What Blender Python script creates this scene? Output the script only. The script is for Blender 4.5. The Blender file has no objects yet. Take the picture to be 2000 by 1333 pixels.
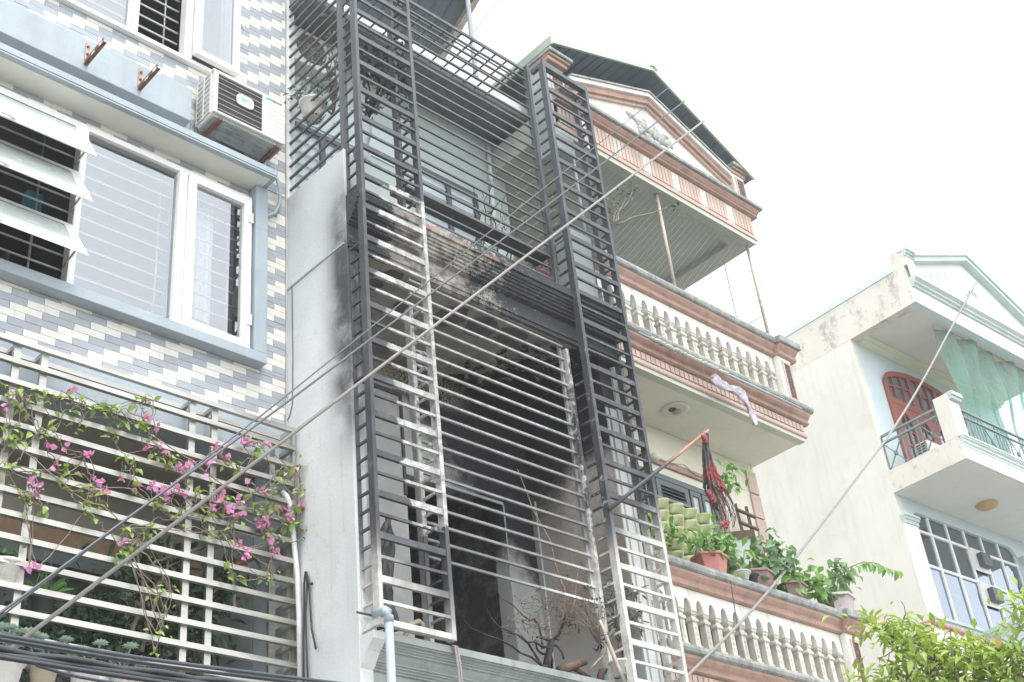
import bpy, math, random
from mathutils import Vector, Matrix
random.seed(7)
R = random.Random(11)
scene = bpy.context.scene
col = scene.collection

# ------------------------------------------------------------------ camera
YAW, PITCH, ROLL = math.radians(46.223), math.radians(32.896), math.radians(-6.480)
fwd = Vector((math.sin(YAW)*math.cos(PITCH), math.cos(YAW)*math.cos(PITCH), math.sin(PITCH)))
rgt = Vector((math.cos(YAW), -math.sin(YAW), 0.0))
upv = rgt.cross(fwd)
r2 = rgt*math.cos(ROLL) + upv*math.sin(ROLL)
u2 = -rgt*math.sin(ROLL) + upv*math.cos(ROLL)
cam_data = bpy.data.cameras.new('camera')
cam = bpy.data.objects.new('camera', cam_data)
col.objects.link(cam)
cam.matrix_world = Matrix(((r2.x, u2.x, -fwd.x, 0.0), (r2.y, u2.y, -fwd.y, 0.0), (r2.z, u2.z, -fwd.z, 1.6), (0, 0, 0, 1)))
cam_data.sensor_width = 36.0
cam_data.lens = 36.0*2562.3/2000.0
cam_data.clip_start = 0.05
cam_data.clip_end = 2000.0
scene.camera = cam

# ------------------------------------------------------------------ sky, sun, exposure
SUN = Vector((-0.10, -0.40, 1.0)).normalized()          # towards the sun
world = bpy.data.worlds.new('World')
scene.world = world
world.use_nodes = True
wt = world.node_tree
bg = wt.nodes['Background']
sky = wt.nodes.new('ShaderNodeTexSky')
sky.sky_type = 'NISHITA'
sky.sun_disc = False
sky.sun_elevation = math.asin(SUN.z)
sky.sun_rotation = math.atan2(SUN.x, SUN.y)
sky.air_density = 1.0
sky.dust_density = 1.0
sky.ozone_density = 1.0
hs = wt.nodes.new('ShaderNodeHueSaturation')
hs.inputs['Saturation'].default_value = 0.16
hs.inputs['Value'].default_value = 1.0
wt.links.new(sky.outputs[0], hs.inputs['Color'])
wt.links.new(hs.outputs[0], bg.inputs['Color'])
bg.inputs['Strength'].default_value = 0.15
sun_data = bpy.data.lights.new('sun', 'SUN')
sun_data.energy = 0.75
sun_data.angle = math.radians(14)
sun_data.color = (1.0, 0.965, 0.90)
sun = bpy.data.objects.new('sun', sun_data)
col.objects.link(sun)
sun.rotation_euler = SUN.to_track_quat('Z', 'Y').to_euler()
sun.location = (0, 0, 40)
scene.cycles.max_bounces = 6
scene.cycles.diffuse_bounces = 4
scene.cycles.glossy_bounces = 3
scene.cycles.transparent_max_bounces = 10
scene.view_settings.view_transform = 'Standard'
scene.view_settings.look = 'None'
scene.view_settings.gamma = 1.0
scene.view_settings.use_curve_mapping = False
scene.view_settings.exposure = 1.78

# ------------------------------------------------------------------ materials
class NT:
    def __init__(s, m):
        s.t = m.node_tree
        s.n = s.t.nodes
        s._p = None
    def new(s, ty, **k):
        o = s.n.new(ty)
        for a, b in k.items():
            setattr(o, a, b)
        return o
    def put(s, sock, v):
        if v is None:
            return
        if hasattr(v, 'default_value') and hasattr(v, 'is_linked'):
            s.t.links.new(v, sock)
        elif isinstance(v, (tuple, list)) and len(v) == 3 and sock.type == 'RGBA':
            sock.default_value = (v[0], v[1], v[2], 1.0)
        else:
            sock.default_value = v
    def _pos(s):
        if s._p is None:
            s._p = s.new('ShaderNodeNewGeometry').outputs['Position']
        return s._p
    pos = property(_pos)
    def xyz(s, v=None):
        o = s.new('ShaderNodeSeparateXYZ')
        s.put(o.inputs[0], v or s.pos)
        return o.outputs
    def scl(s, sx, sy, sz, v=None):
        o = s.new('ShaderNodeVectorMath', operation='MULTIPLY')
        s.put(o.inputs[0], v or s.pos)
        o.inputs[1].default_value = (sx, sy, sz)
        return o.outputs[0]
    def noise(s, scale, detail=4, rough=0.55, v=None, dist=0.0):
        o = s.new('ShaderNodeTexNoise')
        s.put(o.inputs['Vector'], v or s.pos)
        o.inputs['Scale'].default_value = scale
        o.inputs['Detail'].default_value = detail
        o.inputs['Roughness'].default_value = rough
        o.inputs['Distortion'].default_value = dist
        return o.outputs[0]
    def vor(s, scale, v=None, feature='F1'):
        o = s.new('ShaderNodeTexVoronoi', feature=feature)
        s.put(o.inputs['Vector'], v or s.pos)
        o.inputs['Scale'].default_value = scale
        return o.outputs[0]
    def m(s, op, a, b=None, clamp=False):
        o = s.new('ShaderNodeMath', operation=op, use_clamp=clamp)
        s.put(o.inputs[0], a)
        if b is not None:
            s.put(o.inputs[1], b)
        return o.outputs[0]
    def rng(s, v, a, b, lo=0.0, hi=1.0):
        o = s.new('ShaderNodeMapRange', interpolation_type='SMOOTHSTEP')
        s.put(o.inputs[0], v)
        for i, k in ((1, a), (2, b), (3, lo), (4, hi)):
            s.put(o.inputs[i], k)
        return o.outputs[0]
    def mix(s, f, a, b):
        o = s.new('ShaderNodeMix', data_type='RGBA')
        s.put(o.inputs[0], f)
        s.put(o.inputs[6], a)
        s.put(o.inputs[7], b)
        return o.outputs[2]
    def mul(s, a, b, f=1.0):
        o = s.new('ShaderNodeMix', data_type='RGBA', blend_type='MULTIPLY')
        o.inputs[0].default_value = f
        s.put(o.inputs[6], a)
        s.put(o.inputs[7], b)
        return o.outputs[2]
    def rnd(s):
        return s.new('ShaderNodeObjectInfo').outputs['Random']

MATS = {}
def mat(name, fn):
    m = bpy.data.materials.new(name)
    m.use_nodes = True
    n = NT(m)
    p = n.n['Principled BSDF']
    d = fn(n)
    n.put(p.inputs['Base Color'], d['c'])
    n.put(p.inputs['Roughness'], d.get('r', 0.75))
    n.put(p.inputs['Metallic'], d.get('m', 0.0))
    if 'spec' in d:
        n.put(p.inputs['Specular IOR Level'], d['spec'])
    if 'b' in d:
        b = n.new('ShaderNodeBump')
        b.inputs['Strength'].default_value = d.get('bs', 0.2)
        b.inputs['Distance'].default_value = d.get('bd', 0.01)
        n.put(b.inputs['Height'], d['b'])
        n.t.links.new(b.outputs[0], p.inputs['Normal'])
    MATS[name] = m
    return m

def k3(c, f):
    return (c[0]*f, c[1]*f, c[2]*f)

def plain(name, c, var=0.14, scale=2.5, r=0.75, bs=0.15, bscale=60, dirt=None, damt=0.5, streak=None, samt=0.4, metal=0.0, per=0.0, spec=0.5):
    def fn(n):
        a = n.noise(scale, 5, 0.6)
        cc = n.mix(n.rng(a, 0.25, 0.75), k3(c, 1-var), k3(c, 1+var))
        if per:
            cc = n.mix(n.m('MULTIPLY', n.rnd(), per), cc, k3(c, 0.62))
        if dirt:
            d = n.rng(n.noise(scale*1.7+0.7, 7, 0.7, dist=0.6), 0.48, 0.72)
            cc = n.mix(n.m('MULTIPLY', d, damt), cc, dirt)
        if streak:
            d = n.rng(n.noise(1.0, 6, 0.65, v=n.scl(9, 9, 0.9)), 0.46, 0.75)
            cc = n.mix(n.m('MULTIPLY', d, samt), cc, streak)
        fine = n.noise(bscale, 4, 0.6)
        return dict(c=cc, r=n.rng(a, 0.2, 0.8, r-0.08, r+0.08), m=metal, b=fine, bs=bs, spec=spec)
    return mat(name, fn)

plain('grout', (0.50, 0.49, 0.45), bs=0.3)
def _tile(c):
    def fn(n):
        g = n.noise(1.0, 4, 0.6, v=n.scl(9, 9, 160))
        cc = n.mix(n.rng(g, 0.3, 0.7), k3(c, 0.93), k3(c, 1.06))
        cc = n.mix(n.m('MULTIPLY', n.rnd(), 0.28), cc, k3(c, 0.76))
        d = n.rng(n.noise(1.4, 6, 0.7), 0.45, 0.75)
        cc = n.mix(n.m('MULTIPLY', d, 0.35), cc, k3(c, 0.60))
        dr = n.rng(n.noise(1.0, 6, 0.7, v=n.scl(14, 14, 0.9)), 0.54, 0.74)
        cc = n.mix(n.m('MULTIPLY', dr, 0.28), cc, (0.24, 0.23, 0.20))
        return dict(c=cc, r=0.45, b=g, bs=0.25, bd=0.004)
    return fn
mat('tile_cream', _tile((0.715, 0.70, 0.645)))
mat('tile_grey', _tile((0.35, 0.385, 0.415)))
plain('trim_blue', (0.335, 0.39, 0.425), var=0.07, scale=1.6, r=0.6, dirt=(0.23, 0.27, 0.30), damt=0.4, streak=(0.24, 0.275, 0.30), samt=0.35)
plain('trim_blue_dark', (0.20, 0.25, 0.29), var=0.08)
plain('soffit_cream', (0.66, 0.66, 0.60), var=0.05, scale=1.5, dirt=(0.5, 0.5, 0.45), damt=0.3)
plain('upvc', (0.80, 0.80, 0.78), var=0.03, r=0.35, bs=0.03, dirt=(0.6, 0.58, 0.52), damt=0.25)
plain('gasket', (0.05, 0.05, 0.05), r=0.6)
def _stain(n):
    a = n.noise(1.0, 5, 0.6, v=n.scl(2, 2, 14))
    c = n.mix(n.rng(a, 0.3, 0.7), (0.36, 0.35, 0.315), (0.52, 0.51, 0.465))
    d = n.rng(n.noise(7, 6, 0.7), 0.55, 0.75)
    c = n.mix(n.m('MULTIPLY', d, 0.45), c, (0.26, 0.235, 0.195))
    return dict(c=c, r=n.rng(a, 0.2, 0.8, 0.3, 0.5), m=0.80)
mat('stainless', _stain)
plain('rust', (0.17, 0.085, 0.055), var=0.4, scale=18, r=0.85, bs=0.4)
plain('rust_light', (0.45, 0.33, 0.25), var=0.35, scale=22, r=0.8, bs=0.4, dirt=(0.16, 0.08, 0.05), damt=0.8)
plain('white_plastic', (0.66, 0.655, 0.61), var=0.05, r=0.45, bs=0.03, dirt=(0.5, 0.48, 0.42), damt=0.35)
plain('grey_dark', (0.085, 0.085, 0.075), var=0.25, r=0.6)
plain('grey_under', (0.33, 0.35, 0.34), var=0.2, scale=6, r=0.6, dirt=(0.15, 0.15, 0.14), damt=0.7)
plain('badge_white', (0.80, 0.82, 0.83), var=0.02, r=0.3, bs=0.0)
plain('badge_teal', (0.16, 0.55, 0.56), var=0.02, r=0.3, bs=0.0)
plain('badge_slate', (0.12, 0.17, 0.20), var=0.02, r=0.3, bs=0.0)
plain('badge_green', (0.08, 0.42, 0.24), var=0.02, r=0.3, bs=0.0)
plain('badge_blue', (0.10, 0.30, 0.45), var=0.02, r=0.3, bs=0.0)
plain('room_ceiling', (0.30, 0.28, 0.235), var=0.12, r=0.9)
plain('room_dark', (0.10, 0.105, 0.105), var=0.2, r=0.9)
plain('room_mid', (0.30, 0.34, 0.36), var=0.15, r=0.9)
plain('room_wood', (0.30, 0.20, 0.12), var=0.2, scale=8)
plain('book', (0.55, 0.55, 0.50), var=0.3, scale=30)
plain('curtain', (0.72, 0.72, 0.70), var=0.1, scale=20)
plain('turquoise', (0.03, 0.25, 0.32), var=0.2)
plain('white_pvc', (0.66, 0.68, 0.68), var=0.05, r=0.4, bs=0.03, dirt=(0.4, 0.4, 0.38), damt=0.4)
plain('pvc_grey', (0.34, 0.40, 0.44), var=0.06, r=0.35, bs=0.03, dirt=(0.33, 0.37, 0.40), damt=0.4)
plain('cable_black', (0.035, 0.04, 0.045), var=0.2, r=0.45, bs=0.05)
plain('cable_slate', (0.055, 0.065, 0.078), var=0.15, r=0.4, bs=0.05)
plain('cable_white', (0.25, 0.235, 0.22), var=0.1, scale=8, r=0.5, dirt=(0.3, 0.28, 0.25), damt=0.5)

# white house wall with a soot plume along its burnt front edge
def _bwall(n):
    x, y, z = n.xyz()
    a = n.noise(1.1, 6, 0.6)
    c = n.mix(n.rng(a, 0.3, 0.7), (0.56, 0.59, 0.60), (0.68, 0.70, 0.69))
    st = n.rng(n.noise(1.0, 6, 0.7, v=n.scl(6, 6, 0.7)), 0.52, 0.78)
    c = n.mix(n.m('MULTIPLY', st, 0.3), c, (0.46, 0.48, 0.47))
    dr = n.rng(n.noise(1.0, 7, 0.7, v=n.scl(22, 22, 0.8)), 0.56, 0.74)
    c = n.mix(n.m('MULTIPLY', dr, 0.35), c, (0.33, 0.35, 0.35))
    fk = n.rng(n.noise(5.5, 8, 0.75), 0.64, 0.67)
    c = n.mix(n.m('MULTIPLY', fk, 0.45), c, (0.44, 0.44, 0.42))
    ck = n.m('SUBTRACT', 1.0, n.rng(n.m('ABSOLUTE', n.m('SUBTRACT', n.noise(2.3, 5, 0.6), 0.5)), 0.0, 0.006))
    c = n.mix(n.m('MULTIPLY', ck, 0.30), c, (0.30, 0.31, 0.31))
    edge = n.rng(y, 7.42, 7.98, 1.0, 0.0)
    hgt = n.m('MULTIPLY', n.rng(z, 6.4, 7.6), n.rng(z, 9.9, 9.2))
    so = n.m('MULTIPLY', n.m('POWER', edge, 1.6), n.m('ADD', n.m('MULTIPLY', hgt, 1.25), 0.08), clamp=True)
    so = n.m('MULTIPLY', so, n.rng(n.noise(2.2, 5, 0.6), 0.15, 0.6))
    c = n.mix(so, c, (0.05, 0.055, 0.06))
    gen = n.m('MULTIPLY', n.rng(z, 8.6, 9.6), 0.38)
    c = n.mix(gen, c, (0.42, 0.45, 0.46))
    return dict(c=c, r=0.8, b=n.noise(35, 5, 0.65), bs=0.25)
mat('burnt_white_wall', _bwall)

# security cage: white paint, smoked black, flaked back to white where the fire peeled it
def _cage(n):
    x, y, z = n.xyz()
    j = n.noise(9, 6, 0.7)
    jj = n.m('SUBTRACT', j, 0.5)
    big = n.m('SUBTRACT', n.noise(2.6, 4, 0.6), 0.5)
    xb = n.m('ADD', 5.90, n.m('MULTIPLY', n.m('ABSOLUTE', n.m('SUBTRACT', z, 8.5)), 0.10))
    e1 = n.m('SUBTRACT', x, xb)
    e2 = n.m('SUBTRACT', 8.52, x)
    e3 = n.m('SUBTRACT', z, n.m('ADD', 6.12, n.m('MULTIPLY', n.m('SUBTRACT', x, 6.5), 0.12)))
    e4 = n.m('SUBTRACT', 9.55, z)
    pe = n.m('MINIMUM', n.m('MINIMUM', e1, e2), n.m('MINIMUM', e3, e4))
    pe = n.m('ADD', pe, n.m('ADD', n.m('MULTIPLY', jj, 0.30), n.m('MULTIPLY', big, 0.22)))
    peel = n.rng(pe, 0.0, 0.03)
    # small flakes on the right tower
    fl = n.m('MULTIPLY', n.rng(n.noise(14, 7, 0.8), 0.60, 0.64), n.m('MULTIPLY', n.rng(z, 7.2, 7.8), n.rng(z, 10.2, 9.4)))
    fl = n.m('MULTIPLY', fl, n.rng(x, 8.3, 8.5))
    peel = n.m('MAXIMUM', peel, fl)
    zb = n.m('MAXIMUM', n.m('SUBTRACT', 5.72, n.m('MULTIPLY', n.m('SUBTRACT', x, 5.8), 0.55)), n.m('ADD', 5.25, n.m('MULTIPLY', n.m('SUBTRACT', x, 6.6), 0.62)))
    low = n.rng(n.m('ADD', n.m('SUBTRACT', zb, z), n.m('MULTIPLY', big, 0.6)), -0.35, 0.38)
    soot = n.mix(n.rng(n.noise(5, 5, 0.6), 0.3, 0.7), (0.036, 0.041, 0.047), (0.060, 0.067, 0.074))
    up = n.rng(z, 9.0, 11.8)
    soot = n.mix(up, soot, (0.088, 0.100, 0.110))  # paler with height: veiling glare put into the soot colour
    ash = n.rng(n.noise(3.5, 7, 0.75), 0.50, 0.72)
    soot = n.mix(n.m('MULTIPLY', ash, 0.55), soot, (0.16, 0.17, 0.175))
    blk = n.rng(n.noise(2.4, 6, 0.7, v=n.scl(1.3, 1.3, 0.7)), 0.52, 0.70)
    soot = n.mix(n.m('MULTIPLY', blk, 0.75), soot, (0.022, 0.024, 0.027))
    lite = n.mix(n.rng(n.noise(12, 7, 0.75), 0.36, 0.66), (0.54, 0.54, 0.52), (0.24, 0.23, 0.205))
    specks = n.rng(n.noise(34, 6, 0.8), 0.55, 0.63)
    lite = n.mix(n.m('MULTIPLY', specks, 0.75), lite, (0.10, 0.10, 0.10))
    clean = n.mix(n.rng(n.noise(6, 6, 0.7), 0.35, 0.72), (0.66, 0.66, 0.63), (0.38, 0.36, 0.32))
    c = n.mix(peel, soot, lite)
    lp = n.m('MULTIPLY', n.rng(y, 7.42, 7.436), n.rng(n.m('ADD', z, n.m('MULTIPLY', big, 1.6)), 7.75, 6.9, 0.35, 0.85))
    c = n.mix(lp, c, n.mix(n.noise(20, 5, 0.7), (0.06, 0.065, 0.07), (0.24, 0.24, 0.235)))
    c = n.mix(low, c, clean)
    return dict(c=c, r=0.55, b=n.m('ADD', peel, n.noise(60, 4, 0.6)), bs=0.35, bd=0.004)
mat('cage_paint', _cage)

# charred concrete ceiling
def _soffit(n):
    x, y, z = n.xyz()
    base = n.mix(n.rng(n.noise(3.2, 6, 0.6), 0.3, 0.7), (0.22, 0.195, 0.165), (0.37, 0.345, 0.30))
    pit = n.rng(n.noise(22, 6, 0.7), 0.58, 0.68)
    base = n.mix(n.m('MULTIPLY', pit, 0.6), base, (0.06, 0.055, 0.05))
    t = n.m('ADD', n.m('MULTIPLY', n.m('SUBTRACT', x, 8.30), 0.50), n.m('MULTIPLY', n.m('SUBTRACT', y, 7.6), 0.22))
    t = n.m('ADD', t, n.m('MULTIPLY', n.m('SUBTRACT', n.noise(5.5, 9, 0.78, dist=0.9), 0.5), 2.3))
    black = n.rng(t, 0.02, 0.14)
    c = n.mix(black, base, (0.014, 0.016, 0.018))
    return dict(c=c, r=0.9, b=n.m('ADD', n.noise(28, 6, 0.7), n.m('MULTIPLY', black, -0.6)), bs=0.5)
mat('charred_soffit', _soffit)
def _bback(n):
    x, y, z = n.xyz()
    base = n.mix(n.rng(n.noise(2.2, 6, 0.6), 0.3, 0.7), (0.36, 0.375, 0.36), (0.48, 0.49, 0.465))
    ol = n.rng(z, 8.42, 8.56)
    base = n.mix(ol, base, (0.30, 0.27, 0.19))
    low = n.rng(z, 7.3, 6.3)
    t = n.m('ADD', n.m('MULTIPLY', n.m('SUBTRACT', x, 7.95), 1.0), n.m('MULTIPLY', n.m('SUBTRACT', z, 7.55), 0.75))
    t = n.m('ADD', t, n.m('MULTIPLY', n.m('SUBTRACT', n.noise(5, 8, 0.7), 0.5), 1.3))
    t = n.m('SUBTRACT', t, n.m('MULTIPLY', low, 0.75))
    black = n.rng(t, -0.30, 0.45)
    cells = n.rng(n.vor(24, feature='DISTANCE_TO_EDGE'), 0.05, 0.11)
    oc = n.m('MULTIPLY', ol, n.rng(x, 8.4, 7.9))
    black = n.m('MULTIPLY', black, n.m('SUBTRACT', 1.0, n.m('MULTIPLY', n.m('MULTIPLY', cells, oc), 0.85)))
    c = n.mix(black, base, (0.013, 0.016, 0.018))
    return dict(c=c, r=0.9, b=n.noise(30, 6, 0.7), bs=0.3)
mat('charred_back_wall', _bback)
def _bright(n):
    x, y, z = n.xyz()
    base = n.mix(n.rng(n.noise(2.0, 6, 0.6), 0.3, 0.7), (0.32, 0.27, 0.22), (0.44, 0.385, 0.325))
    blu = n.rng(n.m('ADD', z, n.m('MULTIPLY', n.noise(2.0, 4), 0.8)), 6.55, 5.85)
    base = n.mix(blu, base, (0.55, 0.60, 0.60))
    bk = n.m('MULTIPLY', n.rng(y, 8.35, 8.6), n.rng(z, 7.5, 6.9))
    base = n.mix(n.m('MULTIPLY', bk, 0.7), base, (0.38, 0.41, 0.39))
    t = n.m('SUBTRACT', z, 7.50)
    patch = n.m('MULTIPLY', n.rng(y, 8.30, 8.0), n.m('MULTIPLY', n.rng(z, 6.75, 7.1), n.rng(z, 8.0, 7.5)))
    base = n.mix(n.m('MULTIPLY', patch, n.rng(n.noise(12, 7, 0.8), 0.35, 0.6)), base, (0.56, 0.52, 0.46))
    jag = n.m('SUBTRACT', n.noise(9, 9, 0.8), 0.5)
    t = n.m('ADD', t, n.m('MULTIPLY', jag, 0.9))
    t = n.m('SUBTRACT', t, n.m('MULTIPLY', patch, n.m('ADD', 0.10, n.m('MULTIPLY', n.noise(3.5, 6, 0.75), 1.0))))
    black = n.rng(t, -0.45, 0.40)
    fl = n.m('MULTIPLY', n.rng(n.noise(19, 6, 0.8), 0.665, 0.69), 0.8)
    black = n.m('MULTIPLY', black, n.m('SUBTRACT', 1.0, fl))
    c = n.mix(black, base, (0.013, 0.015, 0.017))
    return dict(c=c, r=0.9, b=n.noise(30, 6, 0.7), bs=0.3)
mat('charred_right_wall', _bright)
def _corn(n):
    x, y, z = n.xyz()
    pl = n.mix(n.rng(n.noise(7, 6, 0.7), 0.35, 0.65), (0.13, 0.12, 0.105), (0.40, 0.375, 0.33))
    pk = n.rng(n.noise(1.0, 5, 0.7, v=n.scl(1.6, 1.6, 9)), 0.50, 0.60)
    pl = n.mix(n.m('MULTIPLY', pk, 0.55), pl, (0.26, 0.14, 0.11))
    t = n.m('ADD', n.m('MULTIPLY', n.m('SUBTRACT', x, 7.15), 0.45), n.m('MULTIPLY', n.m('SUBTRACT', n.noise(6, 8, 0.75), 0.5), 1.5))
    edge = n.m('MULTIPLY', n.rng(x, 6.45, 5.95), 1.1)
    t = n.m('ADD', t, edge)
    t = n.m('ADD', t, n.m('MULTIPLY', n.m('SUBTRACT', n.noise(30, 5, 0.8), 0.5), 1.2))
    black = n.rng(t, -0.06, 0.18)
    sp = n.rng(n.noise(34, 5, 0.8), 0.61, 0.64)
    black = n.m('MULTIPLY', black, n.m('SUBTRACT', 1.0, n.m('MULTIPLY', sp, n.rng(x, 8.6, 8.1))))
    c = n.mix(black, pl, (0.030, 0.035, 0.040))
    return dict(c=c, r=0.85, b=n.noise(40, 6, 0.7), bs=0.4)
mat('charred_cornice', _corn)
plain('sill_green', (0.27, 0.30, 0.285), var=0.15, scale=3, dirt=(0.22, 0.27, 0.25), damt=0.6, streak=(0.11, 0.13, 0.12), samt=0.65, bs=0.25)
plain('upper_green', (0.46, 0.55, 0.51), var=0.07, scale=1.2, dirt=(0.33, 0.40, 0.38), damt=0.4)
plain('slab_grey', (0.17, 0.19, 0.195), var=0.2, scale=2, dirt=(0.08, 0.09, 0.095), damt=0.6)
plain('sooted_grey', (0.36, 0.40, 0.40), var=0.12, scale=2, dirt=(0.2, 0.22, 0.22), damt=0.5)
plain('alu_dark', (0.075, 0.09, 0.105), var=0.1, r=0.45, bs=0.02)
def _char(n):
    a = n.noise(16, 6, 0.7)
    c = n.mix(n.rng(a, 0.45, 0.7), (0.022, 0.021, 0.020), (0.11, 0.085, 0.065))
    return dict(c=c, r=0.9, b=a, bs=0.5)
mat('charred_wood', _char)
plain('bare_wood', (0.30, 0.21, 0.14), var=0.35, scale=14, dirt=(0.05, 0.04, 0.035), damt=0.8)
plain('ember_wood', (0.11, 0.065, 0.04), var=0.5, scale=12, dirt=(0.02, 0.018, 0.016), damt=1.0)
plain('twig', (0.20, 0.155, 0.125), var=0.35, scale=20)
plain('brick_red', (0.27, 0.10, 0.06), var=0.3, scale=9, dirt=(0.06, 0.04, 0.035), damt=0.8)
def _charroom(n):
    a = n.rng(n.noise(2.2, 7, 0.7), 0.42, 0.68)
    c = n.mix(a, (0.035, 0.034, 0.033), (0.20, 0.185, 0.165))
    return dict(c=c, r=0.95, b=n.noise(14, 6, 0.7), bs=0.5)
mat('charred_room', _charroom)
plain('sheet_black', (0.045, 0.048, 0.052), var=0.25, scale=6, r=0.5)
plain('cloth_grey', (0.42, 0.46, 0.50), var=0.2, scale=4)

plain('cream_wall', (0.72, 0.70, 0.58), var=0.06, scale=0.9, dirt=(0.55, 0.53, 0.42), damt=0.35, streak=(0.56, 0.55, 0.46), samt=0.25)
plain('cream_soffit', (0.76, 0.75, 0.65), var=0.05, scale=1.0, dirt=(0.50, 0.50, 0.41), damt=0.3)
plain('green_cream', (0.56, 0.58, 0.48), var=0.06, scale=1.0, dirt=(0.42, 0.43, 0.36), damt=0.4)
plain('white_plaster', (0.76, 0.75, 0.68), var=0.06, scale=1.5, dirt=(0.54, 0.52, 0.44), damt=0.5, streak=(0.38, 0.37, 0.32), samt=0.5)
plain('baluster_cream', (0.60, 0.575, 0.50), var=0.10, scale=6, dirt=(0.27, 0.245, 0.20), damt=0.75, streak=(0.24, 0.225, 0.19), samt=0.6, per=0.4)
plain('peach', (0.42, 0.272, 0.215), var=0.10, scale=3, dirt=(0.24, 0.17, 0.14), damt=0.65, streak=(0.20, 0.155, 0.13), samt=0.55, bs=0.15)
plain('peach_light', (0.58, 0.435, 0.365), var=0.08, scale=3, dirt=(0.40, 0.29, 0.235), damt=0.55, streak=(0.32, 0.27, 0.22), samt=0.5, per=0.35)
plain('weathered_cap', (0.26, 0.275, 0.26), var=0.25, scale=6, dirt=(0.09, 0.11, 0.095), damt=0.85, streak=(0.48, 0.47, 0.43), samt=0.6, bs=0.5, bscale=45)
def _peb(n):
    v = n.vor(70)
    c = n.mix(n.rng(v, 0.15, 0.6), (0.40, 0.27, 0.26), (0.05, 0.035, 0.035))
    return dict(c=c, r=0.85, b=v, bs=1.0, bd=0.02)
mat('pebble_dash', _peb)
plain('roof_green', (0.42, 0.50, 0.40), var=0.08, scale=2, r=0.5, bs=0.05, metal=0.1)
plain('roof_under', (0.16, 0.205, 0.235), var=0.1, scale=2, r=0.6)
plain('relief', (0.38, 0.39, 0.36), var=0.35, scale=16, dirt=(0.12, 0.12, 0.11), damt=0.7, bs=0.7, bscale=30)
plain('wire', (0.16, 0.17, 0.16), var=0.1, r=0.6)
plain('pipe_rust', (0.52, 0.44, 0.36), var=0.2, scale=10, dirt=(0.30, 0.22, 0.17), damt=0.7)
plain('shutter_grey', (0.13, 0.15, 0.155), var=0.12, scale=5, r=0.6)
plain('glass_frosted', (0.50, 0.56, 0.53), var=0.06, r=0.25, bs=0.0)
plain('dark_wood', (0.14, 0.085, 0.06), var=0.2, scale=12)
plain('felt_green', (0.40, 0.435, 0.235), var=0.10, scale=5, r=0.95, bs=0.3, bscale=120, dirt=(0.24, 0.29, 0.10), damt=0.4)
plain('terracotta', (0.48, 0.20, 0.17), var=0.08, scale=6, r=0.6, dirt=(0.34, 0.16, 0.13), damt=0.5)
plain('pot_brown', (0.27, 0.17, 0.16), var=0.10, scale=6, r=0.6)
plain('pot_mauve', (0.50, 0.42, 0.42), var=0.08, scale=6, r=0.6)
plain('pot_white', (0.70, 0.70, 0.66), var=0.1, scale=6, r=0.6, dirt=(0.4, 0.37, 0.3), damt=0.6)
plain('pot_black', (0.05, 0.055, 0.055), var=0.2, r=0.5)
plain('pot_tan', (0.42, 0.36, 0.27), var=0.15, scale=5, r=0.7, dirt=(0.25, 0.21, 0.16), damt=0.5)
plain('soil', (0.05, 0.04, 0.03), var=0.3, scale=30)
plain('bamboo', (0.36, 0.17, 0.10), var=0.2, scale=20, r=0.5)
def _pole(n):
    x, y, z = n.xyz()
    b = n.rng(n.m('ADD', x, n.m('MULTIPLY', n.noise(14, 4), 0.3)), 9.75, 9.45)
    c = n.mix(n.noise(25, 4), (0.30, 0.14, 0.085), (0.46, 0.25, 0.16))
    c = n.mix(b, c, (0.045, 0.042, 0.045))
    return dict(c=c, r=0.5, b=n.noise(60), bs=0.1)
mat('flag_pole', _pole)
def _flag(n):
    x, y, z = n.xyz()
    a = n.m('ADD', n.noise(9, 7, 0.75), n.m('MULTIPLY', n.rng(n.noise(2.2, 2), 0.3, 0.7), 0.55))
    c = n.mix(n.rng(a, 0.52, 0.66), (0.27, 0.045, 0.05), (0.055, 0.05, 0.052))
    return dict(c=c, r=0.8, b=n.noise(40), bs=0.4)
mat('flag_cloth', _flag)
def _rag(n):
    a = n.noise(8, 6, 0.7)
    x, y, z = n.xyz()
    low = n.rng(z, 9.25, 9.05)
    t = n.m('SUBTRACT', a, n.m('MULTIPLY', low, 0.3))
    c = n.mix(n.rng(t, 0.46, 0.58), (0.62, 0.58, 0.64), (0.07, 0.065, 0.075))
    return dict(c=c, r=0.6)
mat('rag_cloth', _rag)

plain('d_side', (0.66, 0.645, 0.575), var=0.07, scale=0.5, dirt=(0.55, 0.53, 0.45), damt=0.5, streak=(0.54, 0.52, 0.45), samt=0.5)
def _dmold(n):
    x, y, z = n.xyz()
    c = n.mix(n.rng(n.noise(0.9, 6, 0.6), 0.3, 0.7), (0.62, 0.59, 0.51), (0.69, 0.66, 0.58))
    st = n.noise(1.0, 8, 0.75, v=n.scl(2.6, 2.6, 1.3))
    sp = n.rng(n.m('ADD', st, n.m('MULTIPLY', n.m('SUBTRACT', n.noise(11, 7, 0.8), 0.5), 0.5)), 0.50, 0.66)
    c = n.mix(n.m('MULTIPLY', sp, 0.75), c, (0.30, 0.29, 0.26))
    return dict(c=c, r=0.85, b=n.noise(20, 6, 0.7), bs=0.3)
mat('d_mouldy', _dmold)
plain('d_white', (0.78, 0.80, 0.80), var=0.03, scale=1.0)
plain('d_blue', (0.56, 0.655, 0.675), var=0.04, scale=1.0)
plain('d_green_trim', (0.50, 0.58, 0.54), var=0.07, scale=2.5, dirt=(0.35, 0.41, 0.38), damt=0.4)
plain('d_ceiling', (0.66, 0.67, 0.62), var=0.05, scale=0.9, dirt=(0.55, 0.56, 0.51), damt=0.4)
plain('d_cove', (0.66, 0.69, 0.54), var=0.04)
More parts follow.
